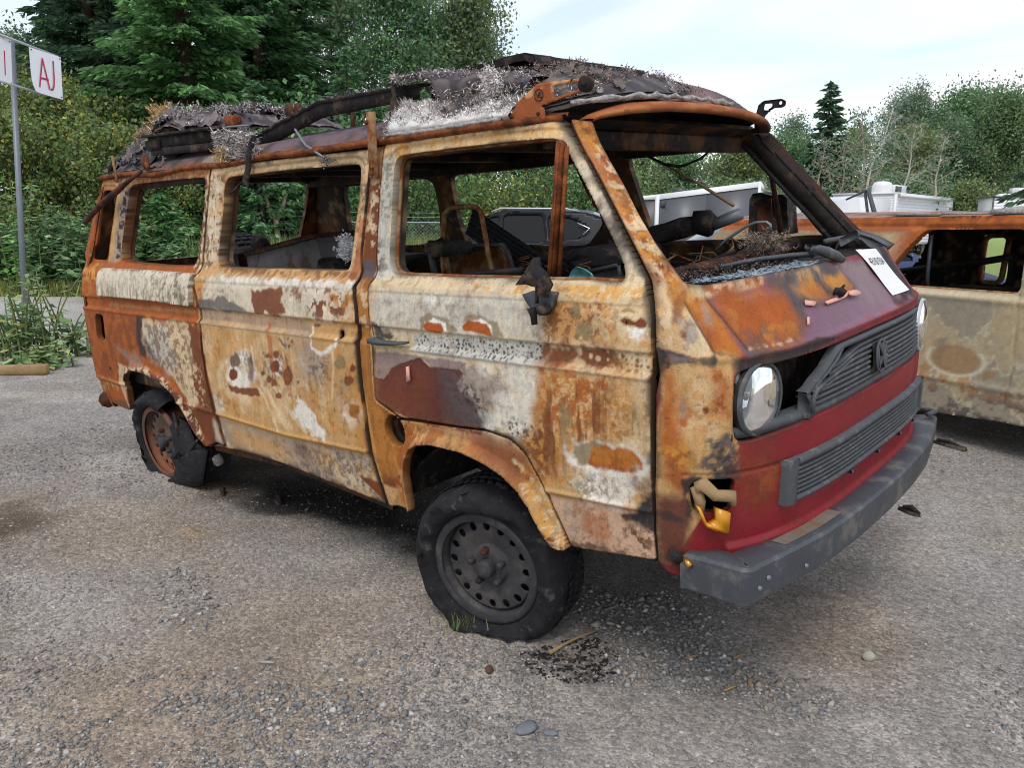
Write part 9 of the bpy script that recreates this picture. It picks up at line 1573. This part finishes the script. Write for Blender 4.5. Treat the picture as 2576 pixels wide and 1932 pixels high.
panel('truck_far_side', tr, [(-2.2, .22), (-2.28, .9), (-2.2, 1.3), (-2.0, 1.44), (1.45, 1.46), (2.35, 1.02), (3.6, .95), (3.6, .22)], [[(-.588, 1.335), (-.372, 1.343), (-.400, .945), (-.600, .945)], [(-1.7, 1.35), (-1.04, 1.345), (-1.07, 1.24), (-1.30, .96), (-1.75, .96)]], lambda u, v, off=0: np.stack([u, 1.55+off-.10*sstep(1.0, 1.45, v), v], -1), .03, M['patina'], dark_col((38, 34, 34), (66, 48, 38), 33), .04)
mb = MB(); e = soften([(-.575, 1.322), (-.385, 1.330), (-.412, .958), (-.588, .958)], .03, 2); mb.tube([(a, 1.47, b) for a, b in np.vstack([e, e[:2]])], .022, 6, cap=False); mb.obj('far_window_frame', M['rustbeige'], tr, True)
mb = MB(); mb.grid(np.array([[(x, .10+1.35*t, (1.452 if x < 1.5 else 1.40)+.05*math.sin(math.pi*t)+.012*(vnoise(np.array([x*5]), np.array([t*6]), 3)[0]-.5)) for t in np.linspace(0, 1, 14)] for x in np.linspace(-2.0, 1.8, 40)])); mb.obj('truck_roof', mat('scorched_roof', (150, 130, 122), .8, var=.25, vscale=4, dirt=((120, 74, 50), .6, 4)), tr, True)
mb = MB()
for x, y, z, s_ in ((-.25, .16, 1.475, (.34, .10, .012)), (.15, .13, 1.475, (.30, .08, .010)), (.42, .2, 1.485, (.22, .2, .03))): mb.box((x, y, z), s_, rotz(.1))
mb.grid(np.array([[(.40+.16*math.cos(t)*r_, .26+.14*math.sin(t)*r_, 1.475+.045*(1-r_*r_)) for r_ in (0, .4, .7, 1)] for t in np.linspace(0, 2*math.pi, 14)])); mb.obj('peeled_roof_foil', M['ash'], tr, True)
mb = MB(); mb.box((-.3, .8, .45), (3.4, 1.35, .12)); mb.box((.0, .9, .70), (1.0, .6, .5)); mb.box((-1.9, .8, .8), (.05, 1.3, .8)); mb.obj('truck_interior', M['char'], tr)
mb = MB(); mb.tube([(-.30, 1.40, 1.17), (-.55, 1.42, 1.12), (-.95, 1.42, 1.06), (-1.3, 1.42, 1.0)], .03, 6); mb.obj('bare_frame', M['steelwheel'], tr); mb = MB(); mb.tube([(-.17, .25, 1.34), (-.24, .35, 1.05), (-.26, .4, .95)], .014, 6); mb.obj('loose_bar', M['galv'], tr)
mb = MB(); mb.tube([(-.3, 0.03, .993), (.62, 0.03, 1.0)], .014, 6); mb.obj('window_sill', M['rustbeige'], tr)
for wx in (-1.15, 2.7):
    for y in (.10, 1.42): mb = MB(); mb.lathe([(-.1, .14), (-.1, .24), (.1, .24), (.1, .14)], (wx, y, .235), 24); mb.lathe([(-.04, .0001), (-.05, .15)], (wx, y, .235), 20); mb.obj('burnt_wheel', M['rustdark'], tr)
# ================================================================== trailers and caravans behind
def quad_frame(P0, P1): ex = np.array([P1[0]-P0[0], P1[1]-P0[1], 0.]); L = np.linalg.norm(ex); return ex/L, L
def siding_wall(name, parent, P0, P1, z0, z1, pitch, mt, inward, depth=.014):
    ex, L = quad_frame(P0, P1); n = max(1, int(round((z1-z0)/pitch))); mb = MB(); G = []
    for i in range(n): za, zb_ = z0+(z1-z0)*i/n, z0+(z1-z0)*(i+1)/n; G += [(za, depth), (za+.25*(zb_-za), 0), (zb_-.001, depth*.3)]
    P0 = np.array([P0[0], P0[1], 0.]); mb.grid(np.array([[P0+ex*t+inward*d+np.array([0, 0, z]) for t in (0, L)] for z, d in G])); return mb.obj(name, mt, parent)
def block(mb, P0, ex, iy, x0, x1, y0, y1, z0, z1):
    V = [P0+ex*x+iy*y+np.array([0, 0, z]) for z in (z0, z1) for x, y in ((x0, y0), (x1, y0), (x1, y1), (x0, y1))]; mb.add(V, [(3, 2, 1, 0), (4, 5, 6, 7), (0, 1, 5, 4), (1, 2, 6, 5), (2, 3, 7, 6), (3, 0, 4, 7)])
p1, p2, p3 = PT(1903, 600, 19.0), PT(1648, 600, 19.8), PT(1540, 600, 20.9); P0 = np.array([p1[0], p1[1], 0]); ex, L = quad_frame(p1, p2); iy = np.array([-ex[1], ex[0], 0.]); iy = iy if iy@(P0-np.array([SV_C[0], SV_C[1], 0])) > 0 else -iy
def slope_block(mb, P0, ex, iy, x0, x1, y0, y1, z0, za, zb_):
    V = [P0+ex*x+iy*y+np.array([0, 0, z]) for k in (0, 1) for x, y, z in ((x0, y0, z0 if k == 0 else za), (x1, y0, z0 if k == 0 else zb_), (x1, y1, z0 if k == 0 else zb_), (x0, y1, z0 if k == 0 else za))]; mb.add(V, [(3, 2, 1, 0), (4, 5, 6, 7), (0, 1, 5, 4), (1, 2, 6, 5), (2, 3, 7, 6), (3, 0, 4, 7)])
za, zb_ = 2.425, 2.131
tl = thing('enclosed_trailer', 'long grey enclosed trailer with white top rail seen through the windscreen opening', 'trailer')
for i in range(2): mb = MB(); a, b = L*i/2, L*(i+1)/2; slope_block(mb, P0, ex, iy, a+.004, b-.004, 0, .05, .45, za+(zb_-za)*i/2-.12, za+(zb_-za)*(i+1)/2-.12); mb.obj('side_sheet', M['trailergrey'], tl)
mb = MB(); slope_block(mb, P0, ex, iy, 0, L, .06, 2.3, .4, za-.03, zb_-.03); mb.obj('trailer_box', M['whitegrey'], tl)
mb = MB(); V = []
for x, z in ((-.02, za), (L+.02, zb_)): V += [P0+ex*x+iy*y+np.array([0, 0, z-d]) for y, d in ((-.02, .13), (-.02, 0), (2.3, 0), (2.3, .13))]
mb.add(V, [(0, 1, 5, 4), (1, 2, 6, 5), (2, 3, 7, 6), (0, 3, 2, 1), (4, 5, 6, 7)]); mb.obj('top_rail', M['white'], tl)
mb = MB(); slope_block(mb, P0, ex, iy, -.03, .04, -.025, .06, .4, za-.002, za-.002); mb.obj('corner_post', M['white'], tl); mb = MB(); slope_block(mb, P0, ex, iy, L-.07, L+.03, -.025, .06, .4, zb_-.002, zb_-.002); mb.obj('corner_post', M['white'], tl)
Q0 = P0+ex*L; exn, Ln = quad_frame(p2, p3); iyn = np.array([-exn[1], exn[0], 0.]); iyn = iyn if iyn@iy > 0 else -iyn
mb = MB(); slope_block(mb, Q0, exn, iyn, .05, Ln, .0, 1.4, .45, zb_-.12, zb_-.20); mb.obj('nose_panel', M['trailerdark'], tl); mb = MB(); slope_block(mb, Q0, exn, iyn, .05, Ln, -.02, 1.42, zb_-.12, zb_, zb_-.08); mb.obj('nose_trim', M['white'], tl)
mb = MB(); block(mb, P0, ex, iy, L*.72, L*.86, .3, .7, zb_+.05, zb_+.16); mb.obj('roof_vent', M['trailerdark'], tl)
for x in (L*.45, L*.75): mb = MB(); c_ = P0+ex*x+iy*.12; mb.lathe([(-.1, .2), (-.1, .34), (.1, .34), (.1, .2)], (0, 0, 0), 20); o_ = mb.obj('trailer_wheel', M['rubber'], tl); o_.location = (c_[0], c_[1], .34); o_.rotation_euler = (0, 0, math.atan2(ex[1], ex[0]))
mb = MB(); block(mb, P0, ex, iy, L-.22, L-.10, -.03, -.001, zb_-.30, zb_-.15); mb.obj('lamp', M['blackplastic'], tl); mb = MB(); block(mb, Q0, exn, iyn, .12, .3, -.03, -.001, 1.18, 1.36); mb.obj('notice', M['paper'], tl)
# caravan left
p1, p2, p0 = PT(2247, 560, 34), PT(2392, 560, 41), PT(2090, 560, 35.8); P0 = np.array([p1[0], p1[1], 0]); exr, Lr = quad_frame(p1, p2); exl, Ll = quad_frame(p1, p0); iyr = exl; iyl = exr
cv = thing('caravan', 'white caravan with ribbed siding, round roof vent and roof air conditioner left of the gap', 'caravan'); zt = 2.75
siding_wall('siding', cv, p1, p0, .6, zt, .10, M['white'], iyl); siding_wall('siding', cv, p1, p2, .6, zt, .14, M['white'], iyr)
mb = MB(); V = [P0+exr*.02+exl*.02, P0+exr*Lr+exl*.02, P0+exr*Lr+exl*Ll, P0+exl*Ll+exr*.02]; mb.add([v+np.array([0, 0, .55]) for v in V]+[v+np.array([0, 0, zt-.005]) for v in V], [(3, 2, 1, 0), (4, 5, 6, 7), (0, 1, 5, 4), (1, 2, 6, 5), (2, 3, 7, 6), (3, 0, 4, 7)]); mb.obj('caravan_box', M['whitegrey'], cv)
mb = MB(); block(mb, P0, exl, exr, -.05, Ll+.05, -.06, Lr+.05, zt, zt+.07); block(mb, P0, exr, exl, -.06, .05, -.06, .05, .6, zt); mb.obj('roof_edge', M['white'], cv)
mb = MB(); c_ = P0+exl*.75+exr*.5; mb.lathe([(.07, .42), (.38, .42), (.50, .36), (.56, .22), (.58, .001)], c_+np.array([0, 0, zt]), 20, axis=2); mb.obj('roof_vent', M['white'], cv, True)
mb = MB(); block(mb, P0, exr, exl, .9, 2.6, .35, 1.2, zt+.07, zt+.44); mb.obj('air_conditioner', M['white'], cv); mb = MB(); block(mb, P0, exr, exl, 1.0, 1.8, .32, .35, zt+.13, zt+.38); mb.obj('grille_panel', M['trailerdark'], cv)
mb = MB(); a = P0+exr*.35-exl*.12+np.array([0, 0, zt-.06]); mb.tube([a, a+exr*(Lr-1.6)], .07, 8); mb.obj('awning_roll', M['white'], cv, True)
mb = MB(); block(mb, P0, exr, exl, Lr*.62, Lr*.62+.8, -.03, -.0, .7, zt-.45); mb.obj('door', M['whitegrey'], cv); mb = MB(); block(mb, P0, exr, exl, Lr*.62+.25, Lr*.62+.55, -.045, -.03, 1.2, zt-.75); mb.obj('door_window', M['trailerdark'], cv)
place_text('lettering', 'OOKU', P0+exl*1.75-exr*.03+np.array([0, 0, zt-.95]), -exl*1.35, np.array([0, 0, .26]), M['ink'], cv, lift=.02)
# caravan right
p1 = PT(2494, 560, 36); p2 = PT(2760, 560, 35); P0 = np.array([p1[0], p1[1], 0]); exr, Lr = quad_frame(p1, p2); iyr = np.array([-exr[1], exr[0], 0.]); zt = 2.694
iyr = iyr if iyr@(P0-np.array([SV_C[0], SV_C[1], 0])) > 0 else -iyr
cv2 = thing('caravan', 'white caravan with black lettering cut by the right edge', 'caravan'); siding_wall('siding', cv2, p1, p2, .6, zt, .14, M['white'], iyr)
mb = MB(); block(mb, P0, exr, iyr, .02, Lr, .02, 2.3, .55, zt); mb.obj('caravan_box', M['whitegrey'], cv2); mb = MB(); block(mb, P0, exr, iyr, -.06, Lr, -.05, 2.3, zt, zt+.06); mb.obj('roof_edge', M['trailerdark'], cv2); mb = MB(); block(mb, P0, exr, iyr, -.05, .0, -.04, .05, .6, zt); mb.obj('corner_trim', M['trailerdark'], cv2)
mb = MB(); block(mb, P0, exr, iyr, 1.02, 2.2, .6, 1.5, zt+.06, zt+.46); mb.obj('air_conditioner', M['white'], cv2); mb = MB(); c_ = P0+exr*.65+iyr*.8; mb.lathe([(.06, .36), (.15, .34), (.20, .2), (.21, .001)], c_+np.array([0, 0, zt]), 18, axis=2); mb.obj('roof_vent', M['white'], cv2, True)
place_text('lettering', 'CRUISER', P0+exr*.86-iyr*.02+np.array([0, 0, zt-.66]), exr*2.4, np.array([0, 0, .24]), M['ink'], cv2, lift=-.03)
# white travel trailer nose and white van with its door open
p1, p2 = PT(2000, 560, 23), PT(2108, 560, 22); P0 = np.array([p1[0], p1[1], 0]); exr, Lr = quad_frame(p1, p2); iyr = np.array([-exr[1], exr[0], 0.])
iyr = iyr if iyr@np.array([FW[0], FW[1], 0]) > 0 else -iyr
zt = 2.194; tn = thing('travel_trailer', 'white travel trailer with a dark sweeping lower panel behind the left windscreen pillar', 'trailer')
mb = MB(); mb.grid(np.array([[P0+exr*x+iyr*(.02+.5*t**2)+np.array([0, 0, .5+(zt-.5)*s_]) for x, t in zip(np.linspace(0, Lr, 12), np.linspace(0, 1, 12))] for s_ in np.linspace(0, 1, 8)])); block(mb, P0, exr, iyr, 0, Lr, .55, 3.0, .5, zt); mb.obj('trailer_shell', M['white'], tn, False)
mb = MB(); mb.grid(np.array([[P0+exr*x+iyr*(.0+.5*(x/Lr)**2-.01)+np.array([0, 0, .5+h*(.55+.55*math.sin(2.6*x/Lr+.2))]) for x in np.linspace(0, Lr, 14)] for h in (0, .35, .7)])); mb.obj('sweep_panel', M['trailerdark'], tn)
mb = MB(); mb.lathe([(-.02, .001), (-.02, .06), (.02, .05)], P0+exr*(Lr*.75)+iyr*.2+np.array([0, 0, 1.55]), 14); mb.obj('lamp', M['chrome'], tn); mb = MB(); a = P0+exr*.22-iyr*.02; mb.tube([a+np.array([0, 0, .6]), a+np.array([0, 0, zt])], .03, 6); mb.tube([a+np.array([0, 0, zt-.1]), a+exr*.8+np.array([0, 0, zt-.02])], .03, 6); mb.obj('awning_arm', M['blackplastic'], tn)
p1, p2 = PT(2095, 560, 17.5), PT(2172, 560, 16.5); P0 = np.array([p1[0], p1[1], 0]); exr, Lr = quad_frame(p1, p2); iyr = np.array([FW[0], FW[1], 0.]); zt = 2.026
wv = thing('white_van', 'white van with its front door standing open behind the burnt truck', 'van')
mb = MB(); pr = [(0, .5), (Lr*1.0, .5), (Lr*1.0, 1.15), (Lr*.80, zt-.05), (Lr*.55, zt), (0, zt-.12)]; n_ = len(pr); V = [P0+exr*a+iyr*y+np.array([0, 0, b]) for y in (0, 1.9) for a, b in pr]; mb.add(V, [tuple(range(n_-1, -1, -1)), tuple(range(n_, 2*n_))]+[(i, (i+1) % n_, n_+(i+1) % n_, n_+i) for i in range(n_)]); mb.obj('van_body', M['white'], wv)
d0 = PT(2150, 535, 15.9); d0 = np.array([d0[0], d0[1], 0]); mb = MB(); fr = [(-3.971, 14.067, 1.615), (-3.87, 14.287, 2.088), (-3.789, 14.226, 2.1), (-3.501, 14.034, 1.458)]
mb.tube([np.array(fr[0])*.0+np.array((-4.207, 14.214, 1.919)), np.array((-4.049, 14.24, 1.996)), np.array(fr[1]), np.array(fr[2]), np.array((-3.638, 14.134, 1.769)), np.array(fr[3])], [.02, .025, .03, .04, .045, .05], 6); mb.tube([np.array(fr[1]), np.array((-3.779, 14.261, 1.695)), np.array((-3.698, 14.269, 1.459))], [.03, .03, .03], 6); dr_ = mb.obj('door_frame', M['blackplastic'], wv)
mb = MB(); q = [np.array(v) for v in ((-3.688, 14.142, 1.458), (-3.496, 14.04, 1.458), (-3.282, 13.8, 0.384), (-3.522, 13.99, 0.363))]; mb.add(q+[v+iyr*.08 for v in q], [(0, 1, 2, 3), (7, 6, 5, 4), (0, 4, 5, 1), (1, 5, 6, 2), (2, 6, 7, 3), (3, 7, 4, 0)]); mb.obj('door_panel', M['white'], wv)
# ================================================================== chain link fence
fe = thing('chain_link_fence', 'galvanised chain link fence with barbed wire arms behind the van', 'fence')
fa, fb = PT(440, 600, 19.2), PT(1120, 600, 20.2); F0 = np.array([fa[0], fa[1], 0]); exf, Lf = quad_frame(fa, fb); nin = np.array([-exf[1], exf[0], 0]); nin = nin if nin@np.array([FW[0], FW[1], 0]) > 0 else -nin; ht = 1.42
for x in np.arange(Lf*.345-3.3, Lf+.2, 3.28/1.0):
    if x < -.1: continue
    mb = MB(); a = F0+exf*x; mb.tube([a, a+np.array([0, 0, ht])], .03, 8); mb.tube([a+np.array([0, 0, ht-.02]), a+np.array([0, 0, ht+.26])-exf*.22+nin*.1], .018, 6); mb.obj('fence_post', M['alu'], fe)
mb = MB(); mb.tube([F0+np.array([0, 0, ht]), F0+exf*Lf+np.array([0, 0, ht])], .02, 6); mb.obj('top_rail', M['alu'], fe)
mb = MB(); mb.tube([F0+np.array([0, 0, ht+.13])-exf*.1, F0+exf*Lf+np.array([0, 0, ht+.13])], .005, 4); mb.tube([F0+np.array([0, 0, ht+.24])-exf*.2, F0+exf*Lf+np.array([0, 0, ht+.24])], .005, 4); mb.obj('barbed_wire', M['alu'], fe)
V = []; F = []; n = 0
for sg in (-1, 1):
    for s0 in np.arange(-ht, Lf+ht, .085):
        a, b = (s0, 0), (s0+sg*ht, ht)
        lo_, hi_ = (0, 1)
        ts = [t for t in (0, 1)]; pa_ = F0+exf*np.clip(a[0], 0, Lf); 
        x0_, x1_ = a[0], b[0]; t0, t1 = 0., 1.
        if x1_ != x0_:
            ta, tb_ = (0-x0_)/(x1_-x0_), (Lf-x0_)/(x1_-x0_); t0, t1 = max(t0, min(ta, tb_)), min(t1, max(ta, tb_))
        if t1 <= t0: continue
        q0, q1 = F0+exf*(x0_+(x1_-x0_)*t0)+np.array([0, 0, ht*t0]), F0+exf*(x0_+(x1_-x0_)*t1)+np.array([0, 0, ht*t1]); w_ = np.array([0, 0, .0022]); V += [q0-w_, q0+w_, q1+w_, q1-w_]; F.append((n, n+1, n+2, n+3)); n += 4
o = meshobj('chain_mesh', np.array(V), F, M['alu'], fe); o['kind'] = 'stuff'
